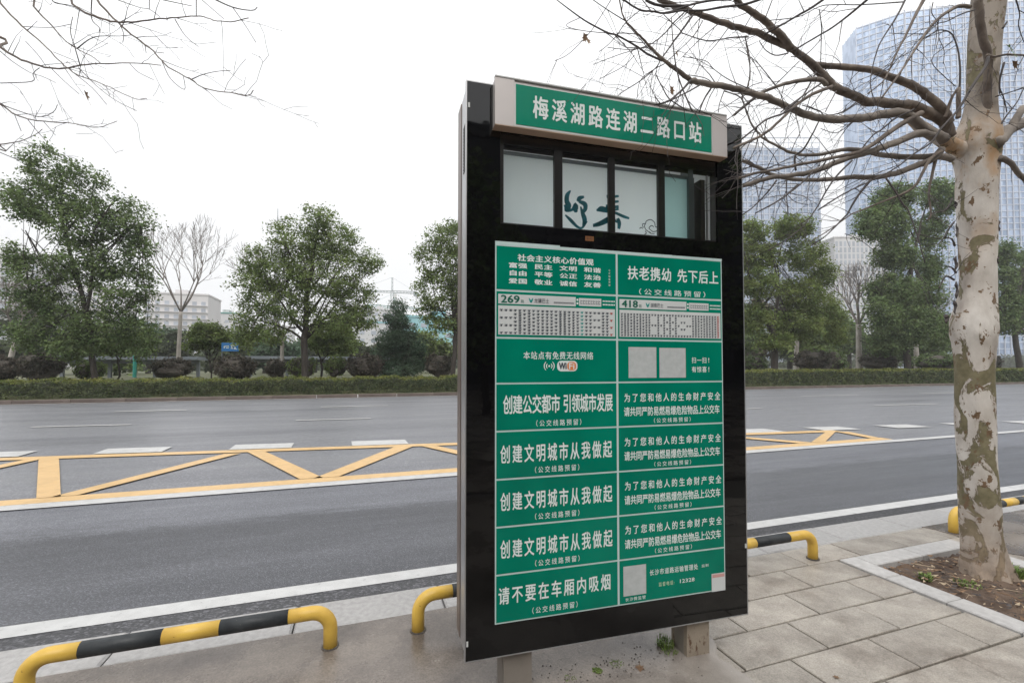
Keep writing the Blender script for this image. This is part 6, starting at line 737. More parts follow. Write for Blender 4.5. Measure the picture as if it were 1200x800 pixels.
# row 3
p = PN[0][2]
text('本站点有免费无线网络', .268, .624, 1.536, 1.575, Wt, p, .012, per=.93)
mb = MB()
cxw, czw = .396, 1.505
for s in (-1, 1):
    for rr_ in (.014, .025): stroke(mb, [(cxw+s*rr_*math.cos(t), czw+rr_*1.05*math.sin(t)) for t in (-.85, -.4, 0, .4, .85)], [.0025, .004, .0045, .004, .0025], -.0026)
stroke(mb, [(cxw-.004, czw), (cxw, czw), (cxw+.004, czw)], [.006, .009, .006], -.0026)
mb.build('wireless_waves', Wt, p)
def pill(x0, x1, z0, z1, rad, m, y, par, name):
    pts = []
    for cx, cz, a0 in ((x1-rad, z1-rad, 0), (x0+rad, z1-rad, 90), (x0+rad, z0+rad, 180), (x1-rad, z0+rad, 270)):
        for k in range(7): a = math.radians(a0+15*k); pts.append((cx+rad*math.cos(a), y, cz+rad*math.sin(a)))
    return MB().quad(list(reversed(pts))).build(name, m, par)
pill(.436, .540, 1.480, 1.530, .021, Wt, -.0024, p, 'logo_plate'); pill(.487, .533, 1.485, 1.525, .016, M['orange'], -.0030, p, 'logo_plate')
text('Wi', .444, .484, 1.489, 1.522, M['ink'], p, .05, -.0036); text('Fi', .496, .524, 1.490, 1.520, Wt, p, .02, -.0036)
p = PN[1][2]
MB().box(.815, .972, -.0028, -.0021, 1.446, 1.600).build('blank_card', M['blank'], p); MB().box(.990, 1.144, -.0028, -.0021, 1.446, 1.598).build('blank_card', M['blank'], p)
text('扫一扫', 1.180, 1.272, 1.520, 1.553, Wt, p, .012, per=.92); text('!', 1.282, 1.287, 1.523, 1.549, Wt, p, .02)
text('有惊喜', 1.180, 1.272, 1.472, 1.505, Wt, p, .012, per=.92); text('!', 1.282, 1.287, 1.475, 1.501, Wt, p, .02)
# rows 4-8 left
p = PN[0][3]
text('创建公交都市', .170, .452, 1.283, 1.375, Wt, p, .022, per=1.02); text('引领城市发展', .465, .728, 1.283, 1.375, Wt, p, .022, per=1.02)
sub(p, .312, .578, 1.222, 1.253)
for k in (4, 5, 6):
    p = PN[0][k]; b = ZR[k][0]-.9905; text('创建文明城市从我做起', .157, .722, 1.058+b, 1.146+b, Wt, p, .018, per=.86); sub(p, .306, .566, 1.006+b, 1.037+b)
p = PN[0][7]; text('请不要在车厢内吸烟', .148, .712, .421, .503, Wt, p, .018, per=.86); sub(p, .292, .555, .360, .391)
for k in (3, 4, 5, 6):
    p = PN[1][k]; b = ZR[k][0]-1.2095
    text('为了您和他人的生命财产安全', .789, 1.354, 1.326+b, 1.371+b, Wt, p, .016, per=.80)
    text('请共同严防易燃易爆危险物品上公交车', .787, 1.349, 1.256+b, 1.304+b, Wt, p, .018, per=1.0)
    sub(p, .938, 1.188, 1.219+b, 1.244+b)
p = PN[1][7]
MB().box(.779, .904, -.0028, -.0021, .378, .522).build('blank_card', M['blank'], p)
text('长沙市道路运输管理处', .924, 1.206, .461, .492, Wt, p, .012, per=.90); text('监制', 1.227, 1.270, .468, .484, Wt, p, 0, per=.9)
text('监督电话:', .975, 1.080, .402, .424, mat('yellowish_print', (.52, .62, .42), .35), p, .004, per=.85); text('12328', 1.098, 1.184, .404, .423, Wt, p, .01)
text('长沙微监管', .788, .902, .352, .371, Wt, p, .004, per=.88)
st = MB().box(1.2865, 1.3695, -.0034, -.0029, .336, .428).build('paper_sticker', M['card'], SG)
MB().box(1.291, 1.365, -.0037, -.0035, .407, .424).build('sticker_band', mat('pale_red_print', (.50, .27, .25), .5), st)
# ================= STREET TREES =================
def sub3(p, b): return (p[0]-b[0], p[1]-b[1], p[2]-b[2])
def loft_trunk():
    base = (TRUNK[0][0], TRUNK[0][1], 0); t = empty('plane_tree', base, label='near plane tree with mottled cream and olive bark in the earth pit', cat='tree')
    rows = crom([p for p in TRUNK], 5); mb = MB(); n = 40; rg = random.Random(3)
    ph = [rg.uniform(0, 6.28) for _ in range(6)]
    for i, (x, y, z, r_) in enumerate(rows):
        for k in range(n):
            a = 2*math.pi*k/n
            q = 1+.035*math.sin(3*a+ph[0]+z*1.3)+.025*math.sin(5*a+ph[1]-z*2.1)+.02*math.sin(2*a+ph[2]+z*3.1)+.012*math.sin(9*a+z*7+ph[3])
            fl = max(0, .30-z); q += fl*1.1*max(0, math.sin(3*a+ph[4]))*1.2   # root flare
            if 1.60 < z < 1.95: q += .05*math.exp(-((z-1.74)/.07)**2)*math.cos(a-math.radians(215))+.03*math.sin(7*a+z*40)*math.exp(-((z-1.74)/.07)**2)     # burl on the left
            q += .012*math.sin(z*9+2*a+ph[5])+.008*math.sin(z*23-3*a)
            mb.v.append((x-base[0]+r_*q*math.cos(a)*.97, y-base[1]+r_*q*math.sin(a)*.97, z))
    m = len(rows)
    for i in range(m-1):
        for k in range(n):
            mb.f.append((i*n+k, i*n+(k+1) % n, (i+1)*n+(k+1) % n, (i+1)*n+k)); mb.m.append(0)
    # ring rows run bottom to top; extend a skirt below ground
    b = len(mb.v)
    for k in range(n): v = mb.v[k]; mb.v.append((v[0]*1.15, v[1]*1.15, -.12))
    for k in range(n): mb.f.append((b+k, b+(k+1) % n, (k+1) % n, k)); mb.m.append(0)
    mb.build('trunk', M['bark'], t, True)
    return t, base
PT_, PB_ = loft_trunk()
def grow(rg, p, d, L, r0, out, depth=0, droop=-.04):
    seg = max(3, int(L/.06)); pts = [tuple(p)+(r0,)]; p = Vector(p); d = Vector(d).normalized()
    for i in range(seg):
        d = (d+Vector((rg.gauss(0, .13), rg.gauss(0, .13), rg.gauss(0, .10)+droop*.3))).normalized(); p = p+d*(L/seg); r_ = r0*(1-.75*(i+1)/seg); pts.append(tuple(p)+(r_,))
        if depth < 2 and rg.random() < (.30 if depth == 0 else .16) and i > 0:
            ax = Vector((rg.gauss(0, 1), rg.gauss(0, 1), rg.gauss(0, 1))).cross(d).normalized(); nd = (d+ax*rg.uniform(.5, 1.0)).normalized()
            grow(rg, p, nd, L*rg.uniform(.3, .6), r_*.75, out, depth+1, droop)
    out.append(pts)
def plane_crown(root, base, data, seed, twig_n, zlo):
    rg = random.Random(seed); tw = []
    for bi, b in enumerate(data):
        pts = b[1:]; sub = 4; P_ = crom([(*sub3(p, base), p[3]) for p in pts], sub)
        th = pts[0][3]; n = 12 if th > .02 else (8 if th > .008 else 5)
        kk = 1.05 if seed == 5 else 1.35; rads = [max(.0017 if seed == 5 else .0021, p[3]*kk)*(1+rg.uniform(-.05, .05)) for p in P_]
        co = [(p[0]+rg.gauss(0, th*.06), p[1]+rg.gauss(0, th*.06), p[2]+rg.gauss(0, th*.06)) for p in P_]
        MB().tube(co, rads, n).build('branch', M[('bark_limb_pale' if (seed == 5 and bi in (3, 5, 6, 7, 12, 29, 30, 31)) else 'bark_limb') if th > .009 else 'twig'], root, True)
        L = sum(math.dist(co[i][:3], co[i+1][:3]) for i in range(len(co)-1))
        cnt = int(L*twig_n)
        for _ in range(cnt):
            i = rg.randrange(max(1, int(len(co)*.2)), len(co)-1); d = Vector(co[i+1])-Vector(co[i]); d.normalize()
            ax = Vector((rg.gauss(0, .8), rg.gauss(0, .8), rg.gauss(-.1, 1)))
            nd = (d*rg.uniform(.5, 1.2)+ax.normalized()*rg.uniform(.5, 1)).normalized()
            if co[i][2] + base[2] < zlo+.4 and nd.z < 0: nd.z *= .3
            grow(rg, co[i], nd, rg.uniform(.10, .38), min(.0026, rads[i]*.6), tw)
    mb = MB()
    for t_ in tw:
        if len(t_) > 2: mb.tube([p[:3] for p in t_], [max(.0011 if seed == 5 else .0015, p[3]*1.2) for p in t_], 3, False)
    mb.build('twigs', M['twig'], root, kind='stuff')
plane_crown(PT_, PB_, RIGHT, 5, 7.5, 2.1)
# pale mottled limb stub from which the left limbs spring, and dark flakes of peeling bark
MB().tube([sub3(p, PB_) for p in STUB_P], [.05, .055, .042, .036, .028], 14, wob=.06).build('limb_stub', M['bark'], PT_, True)
for (x, y, z), h, r_ in FLAKES:
    mb = MB(); a0 = rnd.uniform(0, 6); mb.tube([(x-PB_[0]+.008*math.sin(k*1.7+a0), y-PB_[1], z-h*k/5) for k in range(6)], [.003]+[r_*rnd.uniform(.6, 1.2) for _ in range(4)]+[.002], 6); mb.build('peeling_bark', M['twig'], PT_)
# left street tree: its trunk stands outside the frame, its bare branches hang into it
LBs = (-4.3, 1.95, 0)
LT = empty('plane_tree', LBs, label='bare plane tree left of the picture whose thin branches hang into the upper left corner', cat='tree')
rows = crom([(0, 0, -.1, .17), (.02, 0, .3, .13), (.0, .02, 1.2, .115), (-.03, .02, 2.2, .11), (.0, .0, 2.9, .13), (.03, .02, 3.6, .085), (.02, 0, 5.0, .07), (.1, .05, 7.0, .045)], 5)
MB().tube([p[:3] for p in rows], [p[3] for p in rows], 20, wob=.03).build('trunk', M['bark'], LT, True)
LL = []
for b in LEFT:
    o = [b[0]] + b[1:]
    if b[0] == 'T':   # carry the limb back to its own trunk
        s = b[1]; r0 = s[3]; h = (LBs[0]+.02, LBs[1]+.02, 2.95+.1*(len(LL) % 7)); mid = tuple((a*.45+c*.55)+(0, .02, .12)[k] for k, (a, c) in enumerate(zip(h, s[:3])))
        o = [b[0], [*h, .030], [*mid, .5*(.03+r0)*.8]] + b[1:]
    LL.append(o)
plane_crown(LT, LBs, LL, 8, 2.2, 2.2)
# last leaves and seed pods still hanging
def hang(px_, lab, s, m, rz, tilt=1.2, name='hanging_leaf'): return dead(name, *px_, s, rz, lab, m, tilt)
hang((1.035, 1.93, 3.079), 'dark shrivelled seed cluster on the thin branch above the sign header', .028, 'dead_leaf', .4)
hang((1.023, 1.933, 3.092), 'second lobe of the shrivelled cluster above the header', .022, 'dead_leaf', 2.0)
hang((1.488, 1.887, 2.897), 'small dried leaf hanging just above the right part of the sign header', .025, 'dead_leaf', 1.4)
hang((4.185, 1.8, 3.661), 'bright green leaf right of the near tree leader', .05, 'fresh_leaf', .3)
hang((4.219, 1.792, 3.557), 'reddish dried leaf below the bright green leaf', .035, 'dead_leaf', .9)
hang((-1.886, 4.067, 3.467), 'dried pod hanging from the upper left branches', .04, 'dead_leaf', 2.2, 1.2, 'hanging_pod')
hang((1.511, 1.874, 3.078), 'tiny dried leaf on the branch tip just left of the header top', .018, 'dead_leaf', 1.0)
# ================= EVERGREEN TREES AND SHRUBS =================
def leaf_mesh(name, centers, radii, n_clump, per, size, seed, m, flat=.75, elong=1.6, clump=None):
    """thousands of small leaf faces gathered in uneven clumps inside the given ellipsoids"""
    rg = np.random.default_rng(seed); C_ = np.array(centers, float); R_ = np.array(radii, float)
    vol = np.prod(R_, 1)**(2/3); pick = rg.choice(len(C_), n_clump, p=vol/vol.sum())
    d = rg.normal(size=(n_clump, 3)); d /= np.linalg.norm(d, axis=1)[:, None]
    rad = rg.uniform(.25, 1.0, n_clump)**.55
    cc_ = C_[pick] + d*R_[pick]*rad[:, None]
    cs = (clump or .30)*rg.uniform(.6, 1.35, n_clump)
    tot = n_clump*per; ci = np.repeat(np.arange(n_clump), per)
    p = cc_[ci] + rg.normal(size=(tot, 3))*cs[ci][:, None]*np.array([.55, .55, .36])
    nrm = rg.normal(size=(tot, 3)); nrm[:, 2] = np.abs(nrm[:, 2])+.35; nrm += d[ci]*.5; nrm /= np.linalg.norm(nrm, axis=1)[:, None]
    t = rg.normal(size=(tot, 3)); t -= nrm*(t*nrm).sum(1)[:, None]; t /= np.linalg.norm(t, axis=1)[:, None]; b = np.cross(nrm, t)
    s = size*rg.uniform(.6, 1.3, tot)[:, None]
    V = np.empty((tot, 4, 3)); V[:, 0] = p-t*s*.5*elong; V[:, 1] = p+b*s*.5-nrm*s*.1; V[:, 2] = p+t*s*.5*elong; V[:, 3] = p-b*s*.5-nrm*s*.1
    me = bpy.data.meshes.new(name); me.vertices.add(tot*4); me.vertices.foreach_set('co', V.reshape(-1)); me.loops.add(tot*4); me.polygons.add(tot)
    me.loops.foreach_set('vertex_index', np.arange(tot*4)); me.polygons.foreach_set('loop_start', np.arange(tot)*4); me.update(calc_edges=True); me.materials.append(m); return me
def evergreen(key, label, m, leaf, clump, n_clump, per, seed, dens=1, bark='bark_dark', group=None):
    lob, st = BG[key]; bx, by, bz = st[0][0][:3]; zb = min(bz, zt(bx)+.02); t = empty('evergreen_tree', (bx, by, zb), label=label, cat='tree', group=group)
    mb = MB(); rg = random.Random(seed)
    for i, s in enumerate(st):
        P_ = crom([(*sub3(p, (bx, by, zb)), p[3]) for p in s], 4)
        off = rg.uniform(-.5, .5) if i else 0
        P_ = [(p[0]+rg.gauss(0, .03), p[1]+off*(k/len(P_))*2.2+rg.gauss(0, .03), p[2], p[3]) for k, p in enumerate(P_)]
        if i == 0: P_ = [(P_[0][0], P_[0][1], -.3, P_[0][3]*1.15)] + P_
        (mb if i == 0 else mb).tube([p[:3] for p in P_], [max(.012, p[3]) for p in P_], 9, mi=0)
    # secondary twig scaffolding reaching into every lobe
    for l in lob:
        s = rg.choice(st); p = s[rg.randrange(1, len(s))]; a = Vector(sub3(p, (bx, by, zb)))
        c = Vector((l[0]-bx, l[1]-by+rg.uniform(-.4, .4)*l[3], l[2]-zb))
        for _ in range(4):
            e = c+Vector((rg.uniform(-.7, .7)*l[3], rg.uniform(-.6, .6)*l[3], rg.uniform(-.6, .7)*l[4])); mdl = (a+e)/2+Vector((rg.gauss(0, .2), rg.gauss(0, .2), rg.gauss(-.05, .15)))
            mb.tube([a, (a+mdl)/2+Vector((0, 0, -.05)), mdl, e], [max(.02, p[3]*.35), max(.018, p[3]*.28), max(.014, p[3]*.2), .008], 5)
    mb.build('trunk', M[bark], t, True)
    cen = []; rad = []
    for l in lob:
        cen.append((l[0]-bx, l[1]-by+rg.uniform(-.35, .35)*l[3], l[2]-zb)); rad.append((l[3], l[3]*.85, l[4]))
    o = inst('crown', leaf_mesh('crown', cen, rad, n_clump, per, leaf, seed, M[m], clump=clump), t, kind='stuff'); return t
evergreen('T1', 'tall dark evergreen at the far left, its crown leaning left with sky gaps', 'leaf_dark', .085, .36, 1300, 36, 1)
evergreen('T3', 'broad round evergreen tree with a dark trunk, midway between left edge and sign', 'leaf_mid', .080, .34, 1350, 34, 2)
evergreen('T4', 'evergreen tree partly hidden by the left edge of the sign', 'leaf_mid', .088, .36, 900, 34, 3)
evergreen('T6', 'spreading evergreen with a low forked trunk just right of the sign', 'leaf_yel', .125, .50, 1300, 40, 4)
evergreen('T7', 'tall dark evergreen with a stepped crown between the sign and the near trunk', 'leaf_dark', .145, .62, 1500, 42, 5)
evergreen('T8', 'evergreen tree showing to the right of the near mottled trunk', 'leaf_dark', .15, .65, 1000, 42, 6)
evergreen('T5', 'dense conical blue-green tree left of the sign, below the crane', 'leaf_blue', .07, .26, 900, 36, 7)
evergreen('small1', 'small green tree with several thin stems beside the blue road sign', 'leaf_mid', .11, .30, 260, 24, 8)
evergreen('small2', 'small yellowish tree beneath the crown of the far left evergreen', 'leaf_yel', .11, .32, 240, 24, 9)
evergreen('small3', 'small olive tree behind the trunk of the broad round evergreen', 'leaf_mid', .11, .32, 240, 24, 10)
def bare_tree(key, label, seed, bark='bark_white', spread=.62, lv=4):
    a, b, t, r0 = BARE[key]; rg = random.Random(seed); zb = min(a[2], zt(a[0])+.02); root = empty('bare_tree', (a[0], a[1], zb), label=label, cat='tree')
    H_ = t[2]-zb; fz = b[2]-zb
    r0 = r0*.72; tr = crom([(0, 0, -.2, r0*1.25), ((b[0]-a[0])*.4, 0, fz*.5, r0), (b[0]-a[0], 0, fz, r0*.9)], 5)
    MB().tube([p[:3] for p in tr], [p[3] for p in tr], 12).build('trunk', M[bark], root, True)
    mb = MB()
    def rec(p, d, L, r_, lev):
        pts = [p]; q = Vector(p); rr_ = [r_]
        for i in range(4): d = (d+Vector((rg.gauss(0, .09), rg.gauss(0, .09), .07))).normalized(); q = q+d*L/4; pts.append(tuple(q)); rr_.append(r_*(1-.12*(i+1)))
        mb.tube(pts, [max(.008, x) for x in rr_], 6 if lev < 2 else 4, False)
        if lev >= lv: return
        for k in range(rg.choice([2, 3, 3])):
            ax = Vector((rg.gauss(0, 1), rg.gauss(0, 1), rg.gauss(0, .5))).cross(d).normalized(); rec(tuple(q), (d+ax*rg.uniform(.3, .65)+Vector((0, 0, .12))).normalized(), L*rg.uniform(.6, .8), r_*.58, lev+1)
        if lev > 0:
            ax = Vector((rg.gauss(0, 1), rg.gauss(0, 1), 0)).cross(d).normalized(); m_ = pts[2]; rec(m_, (d+ax*.8).normalized(), L*.55, r_*.4, lev+2)
    for k in range(6):
        an = k*1.05+rg.uniform(-.3, .3); rec((b[0]-a[0], 0, fz-.05), Vector((spread*math.cos(an), spread*math.sin(an), 1)).normalized(), (H_-fz)*.34, r0*.45, 0)
    mb.build('branches', M['bark_grey'], root, True, kind='stuff'); return root
bare_tree('a', 'bare tree with a pale trunk and upright branches between the two big left evergreens', 1)
bare_tree('b', 'pale bare tree at the very left edge of the picture', 2)
bare_tree('c', 'whitewashed trunk just right of the forked evergreen', 3)
bare_tree('d', 'tall whitewashed trunk midway between the two right evergreens', 4)
bare_tree('e', 'leaning whitewashed trunk just left of the near mottled trunk', 5)
bare_tree('f', 'slim pale trunk left of the broad round evergreen', 6)
# ---- shrubs ----
def blob(name, rx, ry, rz, seed, m, nclump, per, leaf, clump=.1):
    rg = np.random.default_rng(seed); cen = [(0, 0, rz*.95)]; rad = [(rx, ry, rz*.92)]
    for k in range(7): a = rg.uniform(0, 6.28); cen.append((rx*.45*math.cos(a), ry*.45*math.sin(a), rz*rg.uniform(.6, 1.15))); rad.append((rx*.55, ry*.55, rz*.6))
    return leaf_mesh(name, cen, rad, nclump, per, leaf, seed, M[m], clump=clump)
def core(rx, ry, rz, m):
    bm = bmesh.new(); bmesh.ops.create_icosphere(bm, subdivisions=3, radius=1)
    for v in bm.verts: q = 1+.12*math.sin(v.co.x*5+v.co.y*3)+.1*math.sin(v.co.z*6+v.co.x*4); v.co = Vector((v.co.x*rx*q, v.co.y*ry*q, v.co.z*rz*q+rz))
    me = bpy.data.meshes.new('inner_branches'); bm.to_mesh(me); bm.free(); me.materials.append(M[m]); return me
PROTO = {}
for kd, m in (('purple', 'leaf_purple'), ('green', 'leaf_mid'), ('dark', 'leaf_dark')):
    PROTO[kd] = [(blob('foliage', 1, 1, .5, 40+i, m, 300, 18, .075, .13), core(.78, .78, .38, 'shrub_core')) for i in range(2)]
def shrub(kd, x, y, w_, h_, label, var):
    fm, cm = PROTO[kd][var % 2]; z = zt(x)+.10
    r_ = empty('round_shrub', (x, y, z), rnd.uniform(0, 6), label=label, cat='shrub', group='clipped round shrubs behind the far hedge')
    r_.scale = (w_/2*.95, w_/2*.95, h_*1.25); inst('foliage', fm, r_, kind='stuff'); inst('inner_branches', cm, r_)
for i, (kd, x, y, w_, h_, lb) in enumerate([
    ('purple', -17.3, 30, 2.0, 1.15, 'loose purple shrub at the left picture edge'), ('purple', -15.6, 30.2, 2.1, 1.3, 'loose purple shrub just left of the far left evergreen trunk'),
    ('green', -13.9, 31, 1.5, .95, 'green round shrub against the far left evergreen trunk'), ('purple', -9.82, 30, 2.0, 1.05, 'purple round shrub below the bare pale tree'),
    ('purple', -6.76, 30, 2.4, 1.2, 'widest purple round shrub, under the blue road sign'), ('purple', -5.0, 32.5, 1.4, 1.05, 'small reddish shrub behind the slim pale trunk'),
    ('green', -3.35, 31, 1.8, 1.2, 'bright green round shrub left of the broad evergreen trunk'), ('green', -1.38, 31, 1.5, 1.15, 'bright green round shrub right of the broad evergreen trunk'),
    ('purple', .36, 30, 2.5, 1.35, 'dark purple round shrub just left of the conical tree'), ('purple', 5.08, 30, 2.1, 1.35, 'purple round shrub right up against the left edge of the sign'),
    ('dark', 32.8, 31, 2.4, 1.2, 'low dark shrub right beside the sign edge'), ('purple', 39.4, 30.5, 3.6, 1.65, 'large dark purple shrub between the first two trunks right of the sign'),
    ('dark', 43.6, 32, 3.0, 1.8, 'dark green shrub left of the tall whitewashed trunk'), ('purple', 48.6, 31, 3.4, 1.5, 'purple shrub right of the tall whitewashed trunk'),
    ('purple', 52.4, 33, 2.6, 1.5, 'purple shrub behind the tall dark evergreen trunk'), ('dark', 57.6, 31, 4.2, 1.5, 'low green shrub just left of the near mottled trunk'), ('purple', 66.3, 31, 2.4, 1.6, 'dark shrub just right of the near mottled trunk')]): shrub(kd, x, y, w_, h_, lb, i)
# ---- clipped hedge along the far kerb ----
def hedge():
    t = empty('clipped_hedge', (20, 26.8, 0), label='long low clipped hedge running along the far kerb under the trees', cat='hedge')
    rg = np.random.default_rng(77)
    def leaves(n, x0, x1, front, m, name, size):
        x = rg.uniform(x0, x1, n); u = rg.uniform(0, 1, n); ztp = np.interp(x, [-30, -15, 5, 27, 50, 90], [.86, .88, .94, 1.24, 1.30, 1.28]); 
        lump = .06*np.sin(x*1.3)+.055*np.sin(x*3.7+1)+.04*np.sin(x*9+2)+.03*np.sin(x*17+u*3)
        if front: y = 25.75+.3*u+rg.normal(0, .07, n)+.07*np.sin(x*4.1+u*5)+.05*np.sin(x*9.7-u*7); z = .10+(ztp-.18)*u+lump*u+rg.normal(0, .03, n)
        else: y = 26.0+1.7*u+rg.normal(0, .05, n); z = ztp-.08*(1-u)+lump*.7+rg.normal(0, .03, n)
        p = np.stack([x-20, y-26.8, z], 1); nrm = rg.normal(size=(n, 3)); nrm[:, 2] = abs(nrm[:, 2])+.3; nrm[:, 1] -= .5*front; nrm /= np.linalg.norm(nrm, axis=1)[:, None]
        t_ = rg.normal(size=(n, 3)); t_ -= nrm*(t_*nrm).sum(1)[:, None]; t_ /= np.linalg.norm(t_, axis=1)[:, None]; b = np.cross(nrm, t_)
        s = size*rg.uniform(.6, 1.3, n)[:, None]*(1+np.clip(x[:, None]-10, 0, 60)*.012)
        V = np.empty((n, 4, 3)); V[:, 0] = p-t_*s; V[:, 1] = p+b*s*.6; V[:, 2] = p+t_*s; V[:, 3] = p-b*s*.6
        me = bpy.data.meshes.new(name); me.vertices.add(n*4); me.vertices.foreach_set('co', V.reshape(-1)); me.loops.add(n*4); me.polygons.add(n); me.loops.foreach_set('vertex_index', np.arange(n*4)); me.polygons.foreach_set('loop_start', np.arange(n)*4); me.update(calc_edges=True); me.materials.append(M[m]); inst(name, me, t, kind='stuff')
    leaves(26000, -24, 14, 1, 'leaf_hedge_shade', 'front_leaves', .042); leaves(22000, -24, 14, 0, 'leaf_hedge_lit', 'top_leaves', .045)
    leaves(22000, 14, 92, 1, 'leaf_hedge_shade', 'front_leaves', .055); leaves(24000, 14, 92, 0, 'leaf_hedge_lit', 'top_leaves', .055)
    mb = MB(); xs = [-24+2*i for i in range(59)]
    for a, b in zip(xs, xs[1:]):
        za, zb = [float(np.interp(q, [-30, -15, 5, 27, 50, 90], [.80, .82, .88, 1.18, 1.24, 1.22])) for q in (a, b)]
        mb.quad([(a-20, -.65, .05), (b-20, -.65, .05), (b-20, -.45, zb-.06), (a-20, -.45, za-.06)]); mb.quad([(a-20, -.45, za-.06), (b-20, -.45, zb-.06), (b-20, 1.0, zb-.03), (a-20, 1.0, za-.03)])
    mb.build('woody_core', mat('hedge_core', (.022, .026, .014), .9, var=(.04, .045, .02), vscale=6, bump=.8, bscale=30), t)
hedge()
# ================= PARK BEYOND =================
def backtree(x, y, H_, w_, m, label, seed, shape=0, leaf=.3):
    rg = random.Random(seed); z = zt(x)*.95; t = empty('distant_tree', (x, y, z), label=label, cat='tree', group='misty trees deep in the park')
    MB().tube([(0, 0, -.2), (.1, 0, H_*.3), (rg.uniform(-.2, .2), 0, H_*.7)], [w_*.035, w_*.028, .04], 8).build('trunk', M['bark_dark'], t)
    cen = []; rad = []
    for k in range(9):
        a = rg.uniform(0, 6.28); q = rg.uniform(0, .55); hz = rg.uniform(.28, .85); ww = (1-hz*.45) if shape == 0 else (1.15-hz)
        cen.append((w_*.5*q*math.cos(a), w_*.5*q*math.sin(a), H_*hz)); rad.append((w_*.27*ww, w_*.27*ww, H_*.15))
    inst('crown', leaf_mesh('crown', cen, rad, 200, 20, leaf, seed, M[m], clump=leaf*2.4), t, kind='stuff')
bt = [(-33, 62, 8, 9, 'leaf_far'), (-27, 58, 6, 7, 'leaf_far'), (-24, 66, 7, 9, 'leaf_blue'), (-19.5, 60, 5.2, 7, 'leaf_far'), (-15, 72, 6, 9, 'leaf_far'), (-10.5, 60, 4.6, 6, 'leaf_yel'), (-5.5, 66, 5.6, 8, 'leaf_far'), (0, 70, 6.2, 9, 'leaf_far'), (5.5, 60, 5.4, 7, 'leaf_blue'), (9.5, 74, 7, 9, 'leaf_far'), (15, 60, 6, 8, 'leaf_far'), (-1.5, 46, 6.2, 4.5, 'leaf_mid'),
      (-30, 50, 4.4, 6, 'leaf_far'), (-21, 51, 3.8, 6, 'leaf_mid'), (-13, 52, 3.6, 5, 'leaf_far'), (-8, 53, 3.8, 6, 'leaf_blue'), (3.2, 52, 4.0, 6, 'leaf_far'), (7.5, 50, 4.6, 6, 'leaf_mid'),
      (38, 48, 8, 9, 'leaf_far'), (46, 46, 9, 10, 'leaf_dark'), (54, 44, 9, 10, 'leaf_far'), (56, 52, 11, 8, 'leaf_brown'), (63, 46, 9, 10, 'leaf_dark'), (71, 44, 9.5, 10, 'leaf_far'), (80, 46, 10, 11, 'leaf_dark'), (90, 46, 10, 11, 'leaf_far'), (60, 60, 12, 9, 'leaf_brown'), (74, 62, 11, 12, 'leaf_far'), (92, 64, 12, 13, 'leaf_far'), (108, 62, 12, 13, 'leaf_far'), (49, 38, 5, 6, 'leaf_mid'), (66, 37, 5, 6, 'leaf_dark')]
BTL = ['behind the pale bare tree at the left edge', 'low, behind the leaning crown of the far left evergreen', 'bluish, behind the far left evergreen trunk', 'behind the left walkway shelter roof', 'low, behind the bare pale tree trunk', 'yellowish, right behind the small multi-stem tree', 'behind the slim pale trunk', 'tallest, behind the broad round evergreen trunk', 'bluish, just left of the conical tree', 'just right of the conical tree', 'against the left edge of the sign', 'small olive, rising beside the crown of the broad evergreen', 'low and round, seen below the far left crown, left of its trunk', 'low olive, directly behind the roof of the left walkway shelter', 'low, behind the right end of the left walkway shelter', 'low bluish, behind the blue road sign', 'low, behind the base of the conical tree', 'low olive, behind the purple shrub at the sign edge', 'right beside the sign edge, behind the forked evergreen', 'dark, behind the first whitewashed trunk right of the sign', 'pale, left of the tall whitewashed trunk', 'brownish and bare, between the two right evergreens', 'dark, behind the tall dark evergreen trunk', 'pale, right of the tall dark evergreen trunk', 'dark, just left of the near mottled trunk', 'hidden mostly by the near mottled trunk', 'brownish, taller, behind the tall dark evergreen', 'far back, left of the near mottled trunk', 'far back, right of the near mottled trunk', 'farthest at the right picture edge', 'low, under the yellowish side of the forked evergreen', 'low and dark, beside the leaning whitewashed trunk']
for i, (x, y, H_, w_, m) in enumerate(bt):
    backtree(x, y, H_, w_, m, 'misty park tree '+BTL[i], 100+i, i % 2, .30 if x < 20 else .36)
# distant wooded skyline: one soft mass nobody could count
rg = np.random.default_rng(5); n = 150
cen = [(float(rg.uniform(-130, 330)), float(rg.uniform(95, 150)), 0) for _ in range(n)]; rad = []
cen = [(x, y, 2.2+float(rg.uniform(0, 2.2))) for x, y, _ in cen]; rad = [(7, 4, 3.2)]*n
inst('far_wood', leaf_mesh('far_wood', cen, rad, 2600, 12, .8, 9, M['leaf_far'], clump=1.6), None, kind='stuff', label='hazy wooded belt at the back of the park', cat='wood')
# ---- covered walkways in the park ----
def shelter(x0, x1, y, zr, zb, label, posts):
    t = empty('walkway_shelter', (x0, y, zb), label=label, cat='shelter')
    L = x1-x0; h = zr-zb
    MB().box(-.3, L+.3, -1.2, 1.2, h, h+.10).build('roof', M['shelter'], t); MB().box(-.2, L+.2, -1.0, 1.0, h+.11, h+.24).build('roof_upper_slab', M['shelter'], t)
    MB().box(0, L, -.05, .05, h-.28, h-.01).build('beam', M['shelter'], t)
    for k in range(posts):
        q = L*k/(posts-1); MB().box(q-.1, q+.1, -.1, .1, -.1, h-.005).build('post', M['shelter'], t)
    for k in range(posts-1):
        a, b = L*k/(posts-1)+.14, L*(k+1)/(posts-1)-.14; MB().box(a, b, .8, .82, .15, h-.4).build('glass_panel', M['glass'], t)
shelter(-19.5, -11.4, 40, 2.02, .78, 'long flat-roofed grey walkway shelter behind the far left evergreen', 4)
shelter(-8.3, 2.4, 42, 2.14, .80, 'flat-roofed grey shelter seen below the broad round evergreen', 5)
